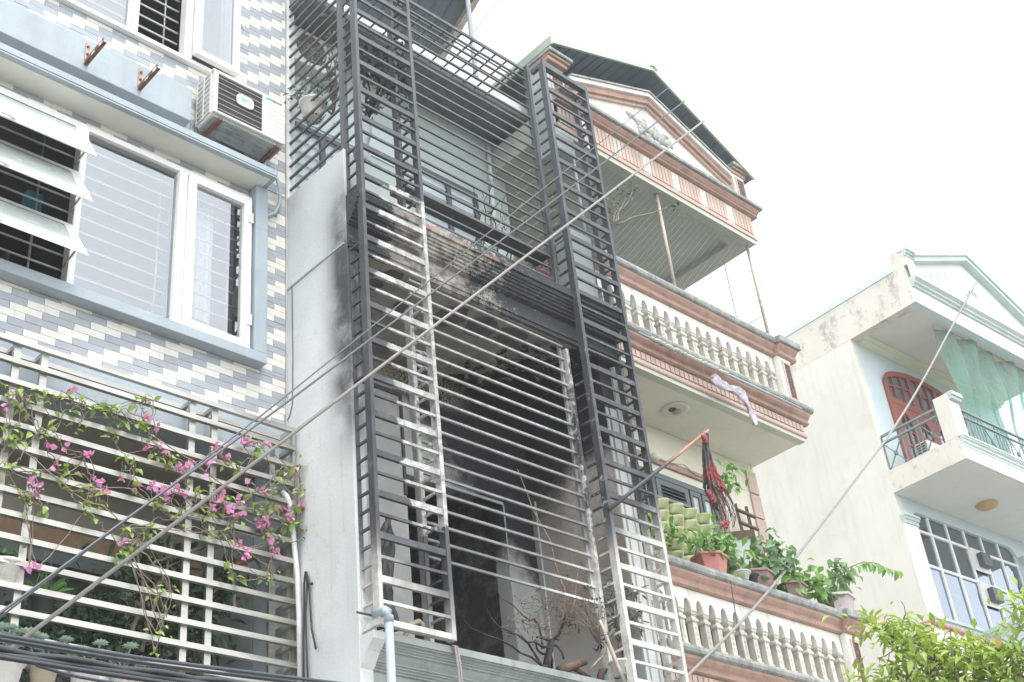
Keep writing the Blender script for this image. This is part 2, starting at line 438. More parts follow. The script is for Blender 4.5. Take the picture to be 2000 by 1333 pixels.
plain('door_red', (0.30, 0.085, 0.06), var=0.12, scale=6, r=0.5)
plain('rail_green', (0.13, 0.205, 0.215), var=0.12, scale=6, r=0.45, dirt=(0.25, 0.19, 0.13), damt=0.3)
plain('lamp_amber', (0.50, 0.34, 0.14), var=0.1, r=0.4)
def _terr(n):
    v = n.rng(n.noise(34, 3, 0.6), 0.48, 0.54)
    c = n.mix(v, (0.70, 0.73, 0.72), (0.40, 0.45, 0.45))
    return dict(c=c, r=0.85, b=v, bs=0.5)
mat('d_stipple', _terr)
plain('tile_pink', (0.36, 0.19, 0.20), var=0.15, scale=6)
plain('garden', (0.20, 0.195, 0.18), var=0.2, scale=1)
plain('asphalt', (0.065, 0.065, 0.065), var=0.2, scale=4, bs=0.4)
plain('paving', (0.42, 0.40, 0.37), var=0.15, scale=2)
plain('white_paint', (0.75, 0.75, 0.72), var=0.1)

def leafmat(name, c1, c2, c3, sc=7.0, trans=0.35):
    m = bpy.data.materials.new(name)
    m.use_nodes = True
    n = NT(m)
    p = n.n['Principled BSDF']
    out = n.n['Material Output']
    a = n.noise(sc, 3, 0.6)
    rn = n.rnd()
    a = n.m('ADD', n.m('MULTIPLY', a, 0.75), n.m('MULTIPLY', rn, 0.3))
    c = n.mix(n.rng(a, 0.30, 0.52), c1, c2)
    c = n.mix(n.rng(a, 0.56, 0.78), c, c3)
    n.put(p.inputs['Base Color'], c)
    p.inputs['Roughness'].default_value = 0.42
    tr = n.new('ShaderNodeBsdfTranslucent')
    n.put(tr.inputs['Color'], n.mul(c, (1.0, 1.15, 0.55)))
    mx = n.new('ShaderNodeMixShader')
    mx.inputs[0].default_value = trans
    n.t.links.new(p.outputs[0], mx.inputs[1])
    n.t.links.new(tr.outputs[0], mx.inputs[2])
    n.t.links.new(mx.outputs[0], out.inputs['Surface'])
    MATS[name] = m
leafmat('leaf_lime', (0.16, 0.25, 0.05), (0.27, 0.38, 0.09), (0.36, 0.46, 0.14))
leafmat('leaf_dark', (0.028, 0.062, 0.03), (0.05, 0.11, 0.045), (0.085, 0.165, 0.065), trans=0.2)
leafmat('leaf_mid', (0.075, 0.16, 0.07), (0.13, 0.24, 0.10), (0.19, 0.31, 0.13))
leafmat('leaf_fresh', (0.10, 0.22, 0.045), (0.17, 0.33, 0.07), (0.25, 0.42, 0.10))
leafmat('leaf_tree', (0.15, 0.24, 0.045), (0.30, 0.41, 0.08), (0.46, 0.53, 0.16))
leafmat('leaf_rust', (0.42, 0.27, 0.14), (0.50, 0.32, 0.10), (0.48, 0.37, 0.22))
leafmat('leaf_succulent', (0.30, 0.44, 0.38), (0.40, 0.53, 0.46), (0.50, 0.62, 0.55), trans=0.1)
leafmat('leaf_burnt', (0.018, 0.02, 0.022), (0.04, 0.045, 0.042), (0.08, 0.07, 0.06), trans=0.1)
leafmat('leaf_ashen', (0.10, 0.13, 0.11), (0.16, 0.19, 0.16), (0.22, 0.24, 0.20), trans=0.15)
leafmat('bract_pink', (0.70, 0.22, 0.55), (0.78, 0.32, 0.66), (0.84, 0.46, 0.74), trans=0.4)

def glassmat(name, tint, refl, rough=0.0, trans_tint=(1, 1, 1)):
    m = bpy.data.materials.new(name)
    m.use_nodes = True
    n = NT(m)
    out = n.n['Material Output']
    g = n.new('ShaderNodeBsdfGlossy')
    g.inputs['Roughness'].default_value = rough
    n.put(g.inputs['Color'], tint)
    t = n.new('ShaderNodeBsdfTransparent')
    n.put(t.inputs['Color'], trans_tint)
    fr = n.new('ShaderNodeFresnel')
    fr.inputs['IOR'].default_value = 1.5
    f = n.m('ADD', n.m('MULTIPLY', fr.outputs[0], 1.5), refl, clamp=True)
    mx = n.new('ShaderNodeMixShader')
    n.put(mx.inputs[0], f)
    n.t.links.new(t.outputs[0], mx.inputs[1])
    n.t.links.new(g.outputs[0], mx.inputs[2])
    n.t.links.new(mx.outputs[0], out.inputs['Surface'])
    MATS[name] = m
glassmat('glass', (0.92, 0.97, 1.0), 0.22, trans_tint=(0.96, 0.98, 0.99))
glassmat('glass_tint', (0.80, 0.90, 1.0), 0.20, trans_tint=(0.40, 0.46, 0.49))
def netmat(name, c, cover):
    m = bpy.data.materials.new(name)
    m.use_nodes = True
    n = NT(m)
    out = n.n['Material Output']
    d = n.n['Principled BSDF']
    n.put(d.inputs['Base Color'], c)
    d.inputs['Roughness'].default_value = 0.8
    t = n.new('ShaderNodeBsdfTransparent')
    a = n.noise(260, 2, 0.5)
    st = n.noise(1.0, 4, 0.6, v=n.scl(7, 7, 0.5))
    f = n.m('MULTIPLY', n.rng(a, 0.36, 0.50), n.rng(st, 0.25, 0.65, cover*0.7, min(1.0, cover*1.35)))
    mx = n.new('ShaderNodeMixShader')
    n.put(mx.inputs[0], f)
    n.t.links.new(t.outputs[0], mx.inputs[1])
    n.t.links.new(d.outputs[0], mx.inputs[2])
    n.t.links.new(mx.outputs[0], out.inputs['Surface'])
    MATS[name] = m
netmat('net_green', (0.12, 0.30, 0.225), 0.58)

# ------------------------------------------------------------------ mesh helpers
BASE = {}
class MB:
    def __init__(s):
        s.v = []
        s.f = []
    def box(s, x0, x1, y0, y1, z0, z1):
        b = len(s.v)
        s.v += [(x0, y0, z0), (x1, y0, z0), (x1, y1, z0), (x0, y1, z0), (x0, y0, z1), (x1, y0, z1), (x1, y1, z1), (x0, y1, z1)]
        s.f += [(b, b+3, b+2, b+1), (b+4, b+5, b+6, b+7), (b, b+1, b+5, b+4), (b+1, b+2, b+6, b+5), (b+2, b+3, b+7, b+6), (b+3, b, b+4, b+7)]
        return s
    def quad(s, a, b, c, d):
        k = len(s.v)
        s.v += [tuple(a), tuple(b), tuple(c), tuple(d)]
        s.f.append((k, k+1, k+2, k+3))
        return s
    def ext_x(s, prof, x0, x1):            # profile of (y, z) swept along x
        b = len(s.v); n = len(prof)
        s.v += [(x0, p[0], p[1]) for p in prof] + [(x1, p[0], p[1]) for p in prof]
        for i in range(n):
            j = (i+1) % n
            s.f.append((b+i, b+j, b+n+j, b+n+i))
        s.f += [tuple(b+i for i in range(n))[::-1], tuple(b+n+i for i in range(n))]
        return s
    def ext_y(s, prof, y0, y1):            # profile of (x, z) swept along y
        b = len(s.v); n = len(prof)
        s.v += [(p[0], y0, p[1]) for p in prof] + [(p[0], y1, p[1]) for p in prof]
        for i in range(n):
            j = (i+1) % n
            s.f.append((b+i, b+j, b+n+j, b+n+i))
        s.f += [tuple(b+i for i in range(n))[::-1], tuple(b+n+i for i in range(n))]
        return s
    def ext_z(s, prof, z0, z1, sc1=1.0, c=None):            # profile of (x, y) swept up, optionally scaled about c
        b = len(s.v); n = len(prof)
        c = c or (0, 0)
        s.v += [(p[0], p[1], z0) for p in prof] + [(c[0]+(p[0]-c[0])*sc1, c[1]+(p[1]-c[1])*sc1, z1) for p in prof]
        for i in range(n):
            j = (i+1) % n
            s.f.append((b+i, b+j, b+n+j, b+n+i))
        s.f += [tuple(b+i for i in range(n))[::-1], tuple(b+n+i for i in range(n))]
        return s
    def tube(s, pts, r, n=6, cap=True):
        pts = [Vector(p) for p in pts]
        rs = r if isinstance(r, (list, tuple)) else [r]*len(pts)
        b0 = len(s.v)
        up = Vector((0.13, 0.21, 0.97))
        for i, p in enumerate(pts):
            a = pts[max(i-1, 0)]; c = pts[min(i+1, len(pts)-1)]
            d = (c-a)
            if d.length < 1e-7:
                d = Vector((0, 0, 1))
            d.normalize()
            u = d.cross(up)
            if u.length < 0.05:
                u = d.cross(Vector((1, 0, 0)))
            u.normalize(); w = d.cross(u)
            for k in range(n):
                an = 2*math.pi*(k+0.5)/n
                q = p + (u*math.cos(an) + w*math.sin(an))*rs[i]
                s.v.append((q.x, q.y, q.z))
        for i in range(len(pts)-1):
            for k in range(n):
                k2 = (k+1) % n
                s.f.append((b0+i*n+k, b0+i*n+k2, b0+(i+1)*n+k2, b0+(i+1)*n+k))
        if cap:
            s.f.append(tuple(b0+k for k in range(n))[::-1])
            s.f.append(tuple(b0+(len(pts)-1)*n+k for k in range(n)))
        return s
    def lathe(s, c, prof, n=16):           # prof of (r, z) round a vertical axis at c
        b = len(s.v)
        for r, z in prof:
            for k in range(n):
                a = 2*math.pi*k/n
                s.v.append((c[0]+r*math.cos(a), c[1]+r*math.sin(a), c[2]+z))
        for i in range(len(prof)-1):
            for k in range(n):
                k2 = (k+1) % n
                s.f.append((b+i*n+k, b+i*n+k2, b+(i+1)*n+k2, b+(i+1)*n+k))
        return s
    def loft_sq(s, c, prof):               # prof of (half width, z): square sections stacked
        b = len(s.v)
        for h, z in prof:
            s.v += [(c[0]-h, c[1]-h, c[2]+z), (c[0]+h, c[1]-h, c[2]+z), (c[0]+h, c[1]+h, c[2]+z), (c[0]-h, c[1]+h, c[2]+z)]
        for i in range(len(prof)-1):
            for k in range(4):
                k2 = (k+1) % 4
                s.f.append((b+i*4+k, b+i*4+k2, b+i*4+4+k2, b+i*4+4+k))
        s.f += [(b+3, b+2, b+1, b), tuple(b+(len(prof)-1)*4+k for k in range(4))]
        return s
    def leaf(s, p, d, nrm, L, W, fold=0.25):
        d = Vector(d).normalized(); nrm = Vector(nrm)
        w = d.cross(nrm)
        if w.length < 1e-4:
            w = d.cross(Vector((0.3, 0.7, 0.6)))
        w.normalize(); nn = w.cross(d)
        p = Vector(p); b = len(s.v)
        A = p; B = p + d*L*0.38 + w*W*0.5 + nn*W*fold; Cc = p + d*L - nn*L*0.10; D = p + d*L*0.38 - w*W*0.5 + nn*W*fold; E = p + d*L*0.42
        F = p + d*L*0.74 + w*W*0.30 + nn*W*fold*0.3; G = p + d*L*0.74 - w*W*0.30 + nn*W*fold*0.3
        s.v += [tuple(q) for q in (A, B, Cc, D, E, F, G)]
        s.f += [(b, b+1, b+4), (b, b+4, b+3), (b+1, b+5, b+2, b+4), (b+4, b+2, b+6, b+3)]
        return s

def rootloc(o):
    while o.parent is not None:
        o = o.parent
    return BASE.get(o.name, (0, 0, 0))

def put(name, mb, m, parent=None, smooth=False, base=None, bevel=0.0, local=False):
    me = bpy.data.meshes.new(name)
    off = rootloc(parent) if parent is not None else (base or (0, 0, 0))
    if local:
        off = (0, 0, 0)
    me.from_pydata([(v[0]-off[0], v[1]-off[1], v[2]-off[2]) for v in mb.v], [], mb.f)
    me.materials.append(MATS[m])
    if smooth:
        me.polygons.foreach_set('use_smooth', [True]*len(me.polygons))
    me.update()
    o = bpy.data.objects.new(name, me)
    col.objects.link(o)
    if parent is not None:
        o.parent = parent
    else:
        o.location = off
        BASE[o.name] = off
    if bevel:
        b = o.modifiers.new('bevel', 'BEVEL')
        b.width = bevel
        b.segments = 2
        b.limit_method = 'ANGLE'
    return o

CACHE = {}
def piece(name, m, parent, x0, x1, y0, y1, z0, z1, local=False):      # a box part that shares its mesh with its look-alikes
    sx, sy, sz = round(x1-x0, 4), round(y1-y0, 4), round(z1-z0, 4)
    key = (name, m, sx, sy, sz)
    if key not in CACHE:
        b = MB().box(-sx/2, sx/2, -sy/2, sy/2, -sz/2, sz/2)
        me = bpy.data.meshes.new(name)
        me.from_pydata(b.v, [], b.f)
        me.materials.append(MATS[m])
        CACHE[key] = me
    o = bpy.data.objects.new(name, CACHE[key])
    col.objects.link(o)
    off = (0, 0, 0) if local else rootloc(parent)
    o.parent = parent
    o.location = ((x0+x1)/2-off[0], (y0+y1)/2-off[1], (z0+z1)/2-off[2])
    return o

def thing(name, label, cat, loc, group=None, rz=0.0):
    o = bpy.data.objects.new(name, None)
    o.empty_display_size = 0.1
    col.objects.link(o)
    o.location = loc
    o.rotation_euler = (0, 0, rz)
    BASE[o.name] = tuple(loc)
    tag(o, label, cat, group)
    return o
def tag(o, label, cat, group=None):
    o['label'] = label
    o['category'] = cat
    if group:
        o['group'] = group
    return o
def struct(name, mb, m, base=None):
    o = put(name, mb, m, base=base)
    o['kind'] = 'structure'
    return o
def one(name, mb, m, label, cat, group=None, smooth=False, base=None, bevel=0.0):
    if base is None:
        xs = [v[0] for v in mb.v]; ys = [v[1] for v in mb.v]; zs = [v[2] for v in mb.v]
        base = ((min(xs)+max(xs))/2, (min(ys)+max(ys))/2, min(zs))
    return tag(put(name, mb, m, base=base, smooth=smooth, bevel=bevel), label, cat, group)
def rv(a=1.0):
    return Vector((R.uniform(-a, a), R.uniform(-a, a), R.uniform(-a, a)))
def wob(p, q, k=8, amp=0.05, sag=0.0):
    p = Vector(p); q = Vector(q); out = []
    w = Vector((0, 0, 0))
    for i in range(k+1):
        t = i/k
        if 0 < i < k:
            w = w*0.6 + rv(amp)
        else:
            w = w*0.3
        e = p.lerp(q, t) + w*(1 if 0 < i < k else 0)
        e.z -= sag*4*t*(1-t)
        out.append(e)
    return out
LEAFM = {}
def leafmesh(kind, m, L, W, fold=0.25):
    key = (kind, m, L, W, fold)
    if key not in LEAFM:
        b = MB().leaf((0, 0, 0), (1, 0, 0), (0, 0, 1), L, W, fold)
        me = bpy.data.meshes.new(kind)
        me.from_pydata(b.v, [], b.f)
        me.materials.append(MATS[m])
        me.polygons.foreach_set('use_smooth', [True]*len(me.polygons))
        LEAFM[key] = me
    return LEAFM[key]
def leafobj(name, me, parent, p, d, nrm, sc=1.0):
    d = Vector(d).normalized(); nrm = Vector(nrm)
    w = nrm.cross(d)
    if w.length < 1e-4:
        w = Vector((0.2, 0.9, 0.3)).cross(d)
    w.normalize(); nn = d.cross(w)
    o = bpy.data.objects.new(name, me)
    col.objects.link(o)
    off = rootloc(parent)
    o.parent = parent
    mt = Matrix(((d.x, w.x, nn.x), (d.y, w.y, nn.y), (d.z, w.z, nn.z)))
    o.rotation_euler = mt.to_euler()
    o.location = (p[0]-off[0], p[1]-off[1], p[2]-off[2])
    o.scale = (sc, sc, sc)
    return o

# ------------------------------------------------------------------ ground
struct('ground', MB().quad((-300, -300, -0.01), (300, -300, -0.01), (300, 300, -0.01), (-300, 300, -0.01)), 'garden')
struct('road', MB().quad((-300, -6.0, 0.0), (300, -6.0, 0.0), (300, 3.2, 0.0), (-300, 3.2, 0.0)), 'asphalt')
struct('pavement', MB().box(-300, 300, 3.2, 8.3, -0.2, 0.13), 'paving')

# =================================================================== the tiled house on the left
AH = thing('tiled_house', 'house faced in cream and grey striped tiles with a blue-grey window surround', 'house', (4.0, 8.36, 0.0))
w = MB()
w.box(0.6, 5.745, 8.36, 8.62, 7.345, 8.02)
w.box(5.335, 5.745, 8.36, 8.62, 8.02, 9.75)
w.box(0.6, 5.745, 8.36, 8.62, 9.75, 11.09)
w.box(5.115, 5.745, 8.36, 8.62, 11.09, 14.0)
w.box(0.6, 5.115, 8.36, 8.62, 13.2, 14.0)
put('wall', w, 'grout', AH)
lw = MB()
lw.box(5.60, 5.745, 8.40, 8.60, 0.13, 6.988)
lw.box(0.6, 5.598, 8.40, 8.60, 0.13, 4.55)
put('lower_wall', lw, 'trim_blue', AH)
put('lower_beam', MB().box(0.6, 5.745, 8.345, 8.60, 6.989, 7.344), 'trim_blue', AH)
# rooms behind the openings
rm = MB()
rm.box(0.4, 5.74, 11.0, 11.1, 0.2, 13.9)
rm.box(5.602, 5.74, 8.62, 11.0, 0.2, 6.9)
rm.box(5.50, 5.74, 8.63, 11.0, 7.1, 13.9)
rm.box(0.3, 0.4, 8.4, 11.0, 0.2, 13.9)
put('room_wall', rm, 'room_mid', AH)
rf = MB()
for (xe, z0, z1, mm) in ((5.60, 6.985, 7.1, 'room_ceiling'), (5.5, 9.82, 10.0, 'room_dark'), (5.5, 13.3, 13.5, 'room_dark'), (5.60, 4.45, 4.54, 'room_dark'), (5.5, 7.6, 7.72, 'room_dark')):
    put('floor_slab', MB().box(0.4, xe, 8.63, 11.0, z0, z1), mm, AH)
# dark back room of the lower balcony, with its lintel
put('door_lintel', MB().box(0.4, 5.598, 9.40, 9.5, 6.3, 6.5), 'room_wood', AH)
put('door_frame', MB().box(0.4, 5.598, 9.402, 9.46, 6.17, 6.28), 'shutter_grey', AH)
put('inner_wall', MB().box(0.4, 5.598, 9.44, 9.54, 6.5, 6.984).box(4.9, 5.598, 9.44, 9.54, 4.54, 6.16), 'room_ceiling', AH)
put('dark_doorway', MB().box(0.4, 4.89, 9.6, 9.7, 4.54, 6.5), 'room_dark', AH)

# tiles, each one its own piece
TL, THT = 0.266, 0.0677
regions = [(2.55, 5.743, 7.352, 7.882), (5.468, 5.743, 7.882, 9.868), (2.3, 5.328, 9.752, 9.872), (4.668, 5.743, 9.99, 10.735), (2.3, 5.743, 10.735, 11.086), (5.118, 5.743, 11.086, 13.4)]
tiles = []
for k in range(-90, 20):
    zt = 7.784 - THT*k
    zb = zt - THT
    for (rx0, rx1, rz0, rz1) in regions:
        z0, z1 = max(zb, rz0), min(zt, rz1)
        if z1 - z0 < 0.012:
            continue
        off = 3.34 - 0.1345*k
        i0 = int(math.floor((rx0-off)/TL)) - 1
        for i in range(i0, i0+16):
            x0 = off + i*TL
            a, b = max(x0, rx0), min(x0+TL, rx1)
            if b - a < 0.012:
                continue
            tiles.append((a, b, z0, z1, 'tile_cream' if i % 2 == 0 else 'tile_grey'))
def tile_view(t):                       # how large it shows: area over squared distance, in frame first
    a, b, z0, z1, m = t
    cx, cz = (a+b)/2, (z0+z1)/2
    d = Vector((cx, 8.35, cz-1.6))
    xc = d.dot(r2)/d.dot(fwd); yc = d.dot(u2)/d.dot(fwd)
    vis = abs(xc) < 0.39 and abs(yc) < 0.261
    return (0 if vis else 1, -(b-a)*(z1-z0)/d.length_squared)
tiles.sort(key=tile_view)
for (a, b, z0, z1, m) in tiles[:300]:
    h = R.uniform(0.0, 0.0025)
    piece('tile', m, AH, a+0.0018, b-0.0018, 8.3475-round(h, 3), 8.365, z0+0.0018, z1-0.0018)
for m in ('tile_cream', 'tile_grey'):
    rest = MB()
    for (a, b, z0, z1, mm) in tiles[300:]:
        if mm == m:
            rest.box(a+0.0018, b-0.0018, 8.348, 8.365, z0+0.0018, z1-0.0018)
    o = put('tile_field', rest, m, AH)
    o['kind'] = 'stuff'
# corner bead against the neighbour
bead = MB()
prev = None
for i in range(60):
    z = 5.0 + i*0.15
    bead.box(5.7452, 5.757, 8.342-R.uniform(0, 0.012), 8.40, z, z+0.15)
put('corner_mortar', bead, 'grout', AH)
# ledge, panel, sill, jamb
put('window_ledge', MB().ext_x([(8.36, 9.985), (8.05, 9.972), (8.05, 9.905), (8.062, 9.905), (8.062, 9.893), (8.05, 9.893), (8.05, 9.878), (8.075, 9.876), (8.36, 9.876)], 0.6, 5.45), 'trim_blue', AH)
put('ledge_soffit', MB().box(0.6, 5.40, 8.10, 8.36, 9.868, 9.8755), 'soffit_cream', AH)
put('wall_panel', MB().box(0.6, 4.60, 8.215, 8.3595, 10.262, 10.66), 'trim_blue', AH, bevel=0.006)
put('window_sill', MB().box(0.6, 5.466, 8.225, 8.3595, 7.884, 7.985), 'trim_blue', AH, bevel=0.005)
put('window_jamb', MB().box(5.335, 5.466, 8.228, 8.3595, 7.986, 9.867), 'trim_blue', AH, bevel=0.005)

def pane_frame(name, parent, x0, x1, z0, z1, y0, y1, t, m='upvc', glass='glass', gname='pane'):
    f = MB()
    f.box(x0, x1, y0, y1, z0, z0+t).box(x0, x1, y0, y1, z1-t, z1)
    f.box(x0, x0+t, y0, y1, z0+t, z1-t).box(x1-t, x1, y0, y1, z0+t, z1-t)
    o = put(name, f, m, parent, bevel=0.003)
    g = put(gname, MB().quad((x0+t*0.7, (y0+y1)/2, z0+t*0.7), (x1-t*0.7, (y0+y1)/2, z0+t*0.7), (x1-t*0.7, (y0+y1)/2, z1-t*0.7), (x0+t*0.7, (y0+y1)/2, z1-t*0.7)), glass, o)
    return o
# middle window
WF = put('window_frame', MB().box(0.8, 5.333, 8.30, 8.40, 9.69, 9.748).box(3.605, 3.665, 8.285, 8.40, 7.987, 9.689).box(4.555, 4.638, 8.285, 8.40, 7.987, 9.689).box(5.315, 5.333, 8.30, 8.40, 7.987, 9.689).box(0.8, 3.604, 8.30, 8.40, 7.987, 8.02), 'upvc', AH, bevel=0.003)
pane_frame('casement', AH, 4.642, 5.312, 8.00, 9.685, 8.262, 8.345, 0.082)
put('fixed_pane', MB().quad((3.66, 8.338, 7.985), (4.56, 8.338, 7.985), (4.56, 8.338, 9.695), (3.66, 8.338, 9.695)), 'glass', AH)
for z in (8.30, 9.45):
    put('hinge', MB().box(5.27, 5.318, 8.25, 8.265, z-0.05, z+0.05).tube([(5.317, 8.256, z-0.045), (5.317, 8.256, z+0.07)], 0.008, 8), 'white_plastic', AH)
# three awning sashes swung out
for i, (zh) in enumerate((9.70, 9.19, 8.62)):
    hgt, ang = 0.66, math.radians(30 + i*2.0)
    sy, sz = math.sin(ang), math.cos(ang)
    Yh = 8.30
    def sp(x, t, o):          # t along the sash from the hinge, o outwards along its normal
        return (x, Yh - t*sy + o*sz, zh - t*sz - o*sy*0 + o*sy)
    for part, segs, mm in (('sash', ((1.9, 3.60, 0, 0.075), (1.9, 3.60, hgt-0.08, hgt), (3.515, 3.60, 0.075, hgt-0.08), (1.9, 1.98, 0.075, hgt-0.08)), 'upvc'), ('pane', ((1.98, 3.515, 0.075, hgt-0.08),), 'glass_frosted')):
        b = MB()
        for (x0, x1, t0, t1) in segs:
            th = 0.025 if part == 'sash' else 0.004
            k = len(b.v)
            for (x, t, o_) in ((x0, t0, -th), (x1, t0, -th), (x1, t1, -th), (x0, t1, -th), (x0, t0, th), (x1, t0, th), (x1, t1, th), (x0, t1, th)):
                b.v.append(sp(x, t, o_))
            b.f += [(k, k+3, k+2, k+1), (k+4, k+5, k+6, k+7), (k, k+1, k+5, k+4), (k+1, k+2, k+6, k+5), (k+2, k+3, k+7, k+6), (k+3, k, k+4, k+7)]
        if part == 'sash':
            so = put('awning_sash', b, mm, AH, bevel=0.003)
        else:
            put('pane', b, mm, so)
    st = MB().tube([(3.585, 8.33, zh-0.42), (3.585, Yh-hgt*0.62*sy, zh-hgt*0.62*sz-0.03)], 0.009, 6)
    put('stay_arm', st, 'stainless', so)
    hx = 2.9
    put('sash_handle', MB().tube([sp(hx, hgt-0.04, -0.03), sp(hx-0.05, hgt-0.05, -0.07), sp(hx-0.13, hgt-0.05, -0.075)], 0.014, 6), 'white_plastic', so)
    put('sash_frame', MB().box(1.85, 3.604, 8.302, 8.39, zh-0.03, zh-0.012), 'upvc', AH)
# burglar bars behind the glass
for i in range(11):
    z = 8.08 + i*0.152
    put('window_bar', MB().tube([(1.9, 8.43, z), (4.55, 8.43, z)], 0.0095, 6), 'white_plastic', AH, smooth=True)
    put('window_bar', MB().tube([(4.60, 8.43, z-0.02), (5.33, 8.43, z-0.02)], 0.0085, 6), 'white_plastic', AH, smooth=True)
for x in (3.36, 3.74, 4.48, 5.2):
    put('window_bar', MB().tube([(x, 8.485, 7.99), (x, 8.485, 9.75)], 0.011, 6), 'stainless', AH, smooth=True)
# inside: shelves, books, curtain
sh = put('shelf', MB().box(3.5, 5.2, 10.4, 10.7, 8.9, 8.93).box(3.5, 5.2, 10.4, 10.7, 9.4, 9.43).box(3.9, 3.93, 10.4, 10.7, 8.0, 9.8).box(4.5, 4.53, 10.4, 10.7, 8.0, 9.8), 'room_wood', AH)
for x in (4.0, 4.06, 4.11, 4.17, 4.22, 4.7, 4.76):
    put('book', MB().box(x, x+0.045, 10.42, 10.6, 8.93, 9.15+R.uniform(-0.03, 0.05)), 'book', AH)
cu = MB()
for i in range(34):
    x = 4.68 + i*0.013
    cu.quad((x, 8.62+0.02*math.sin(i*1.7), 8.35), (x+0.013, 8.62+0.02*math.sin((i+1)*1.7), 8.35), (x+0.013, 8.62+0.02*math.sin((i+1)*1.7), 9.7), (x, 8.62+0.02*math.sin(i*1.7), 9.7))
put('curtain', cu, 'curtain', AH, smooth=True)
put('cardboard_box', MB().box(4.70, 5.02, 8.52, 8.60, 8.0, 8.32), 'room_wood', AH)
put('room_cloth', MB().box(3.36, 3.50, 8.7, 8.8, 8.85, 9.15), 'turquoise', AH)
# upper window
put('window_frame', MB().box(0.8, 5.112, 8.29, 8.40, 11.092, 11.14).box(3.935, 4.03, 8.285, 8.40, 11.141, 13.2).box(4.528, 4.615, 8.285, 8.40, 11.141, 13.2).box(5.03, 5.112, 8.29, 8.40, 11.141, 13.2), 'upvc', AH, bevel=0.003)
put('fixed_pane', MB().quad((2.2, 8.338, 11.13), (3.94, 8.338, 11.13), (3.94, 8.338, 13.2), (2.2, 8.338, 13.2)), 'glass', AH)
pane_frame('open_casement', AH, 4.60, 5.10, 11.155, 13.0, 8.20, 8.26, 0.07)
for i in range(12):
    z = 11.24 + i*0.152
    put('window_bar', MB().tube([(2.2, 8.43, z), (4.52, 8.43, z)], 0.0095, 6), 'white_plastic', AH, smooth=True)
put('window_bar', MB().tube([(4.40, 8.485, 11.1), (4.40, 8.485, 13.1)], 0.011, 6), 'stainless', AH, smooth=True)
put('window_latch', MB().tube([(5.06, 8.27, 11.95), (5.10, 8.22, 11.90), (5.16, 8.24, 11.87)], 0.012, 6), 'white_plastic', AH)

# ------------------------------------------------------------------ outdoor unit on the wall
AC = thing('outdoor_unit', 'white outdoor air conditioner unit with dark fan grille on the tiled wall', 'air conditioner', (5.1, 8.2, 10.27))
ax0, ax1, ay0, ay1, az0, az1 = 4.70, 5.505, 8.0, 8.30, 10.285, 10.835
body = MB()
body.box(ax0+0.004, ax1-0.004, ay0+0.03, ay1, az0, az1-0.012)
bo = put('casing', body, 'white_plastic', AC, bevel=0.02)
put('top_cover', MB().box(ax0-0.006, ax1+0.004, ay0+0.005, ay1+0.004, az1-0.0115, az1+0.008), 'white_plastic', AC, bevel=0.006)
put('front_panel', MB().box(ax0+0.002, ax0+0.05, ay0, ay0+0.029, az0+0.01, az1-0.012).box(5.245, ax1-0.002, ay0, ay0+0.029, az0+0.01, az1-0.012).box(ax0+0.0505, 5.2445, ay0, ay0+0.029, az0+0.01, az0+0.04).box(ax0+0.0505, 5.2445, ay0, ay0+0.029, az1-0.035, az1-0.012), 'white_plastic', AC, bevel=0.008)
put('fan_grille_back', MB().box(ax0+0.051, 5.244, ay0+0.022, ay0+0.029, az0+0.041, az1-0.036), 'grey_dark', AC)
for i in range(7):
    z = az0+0.075 + i*0.066
    piece('grille_bar', 'white_plastic', AC, ax0+0.051, 5.244, ay0+0.008, ay0+0.012, z, z+0.003)
gm = MB()
for i in range(58):
    z = az0+0.046 + i*0.0079
    gm.box(ax0+0.051, 5.244, ay0+0.0155, ay0+0.0185, z, z+0.0022)
o = put('grille_wire', gm, 'grey_dark', AC); o['kind'] = 'stuff'
for i in range(7):
    z = az0+0.065 + i*0.062
    piece('panel_groove', 'grey_under', AC, 5.25, ax1-0.004, ay0-0.0012, ay0+0.003, z, z+0.003)
# side louvre frame
sl = MB()
for i in range(8):
    z = az0+0.03 + i*0.064
    sl.box(ax0-0.006, ax0+0.006, ay0+0.05, ay1-0.01, z, z+0.014)
for y in (ay0+0.045, ay0+0.165, ay1-0.014):
    sl.box(ax0-0.008, ax0+0.006, y, y+0.016, az0+0.02, az1-0.02)
put('side_louvre', sl, 'white_plastic', AC)
put('coil', MB().box(ax0-0.0015, ax0+0.003, ay0+0.06, ay1-0.015, az0+0.03, az1-0.03), 'grey_under', AC)
base = MB().box(ax0+0.02, ax1-0.01, ay0+0.03, ay1-0.005, az0-0.022, az0-0.001)
put('base_tray', base, 'grey_under', AC, bevel=0.008)
rib = MB()
for (x0, x1, y) in ((4.80, 5.15, 8.10), (4.80, 5.15, 8.17), (4.95, 5.05, 8.235), (5.10, 5.20, 8.235), (5.25, 5.40, 8.12)):
    rib.tube([(x0, y, az0-0.022), (x1, y, az0-0.022)], 0.013, 8)
put('tray_rib', rib, 'grey_under', AC, smooth=True)
for x in (4.775, 5.41):
    put('foot_rail', MB().box(x, x+0.04, ay0+0.01, ay1+0.055, az0-0.055, az0-0.0235), 'rust', AC)
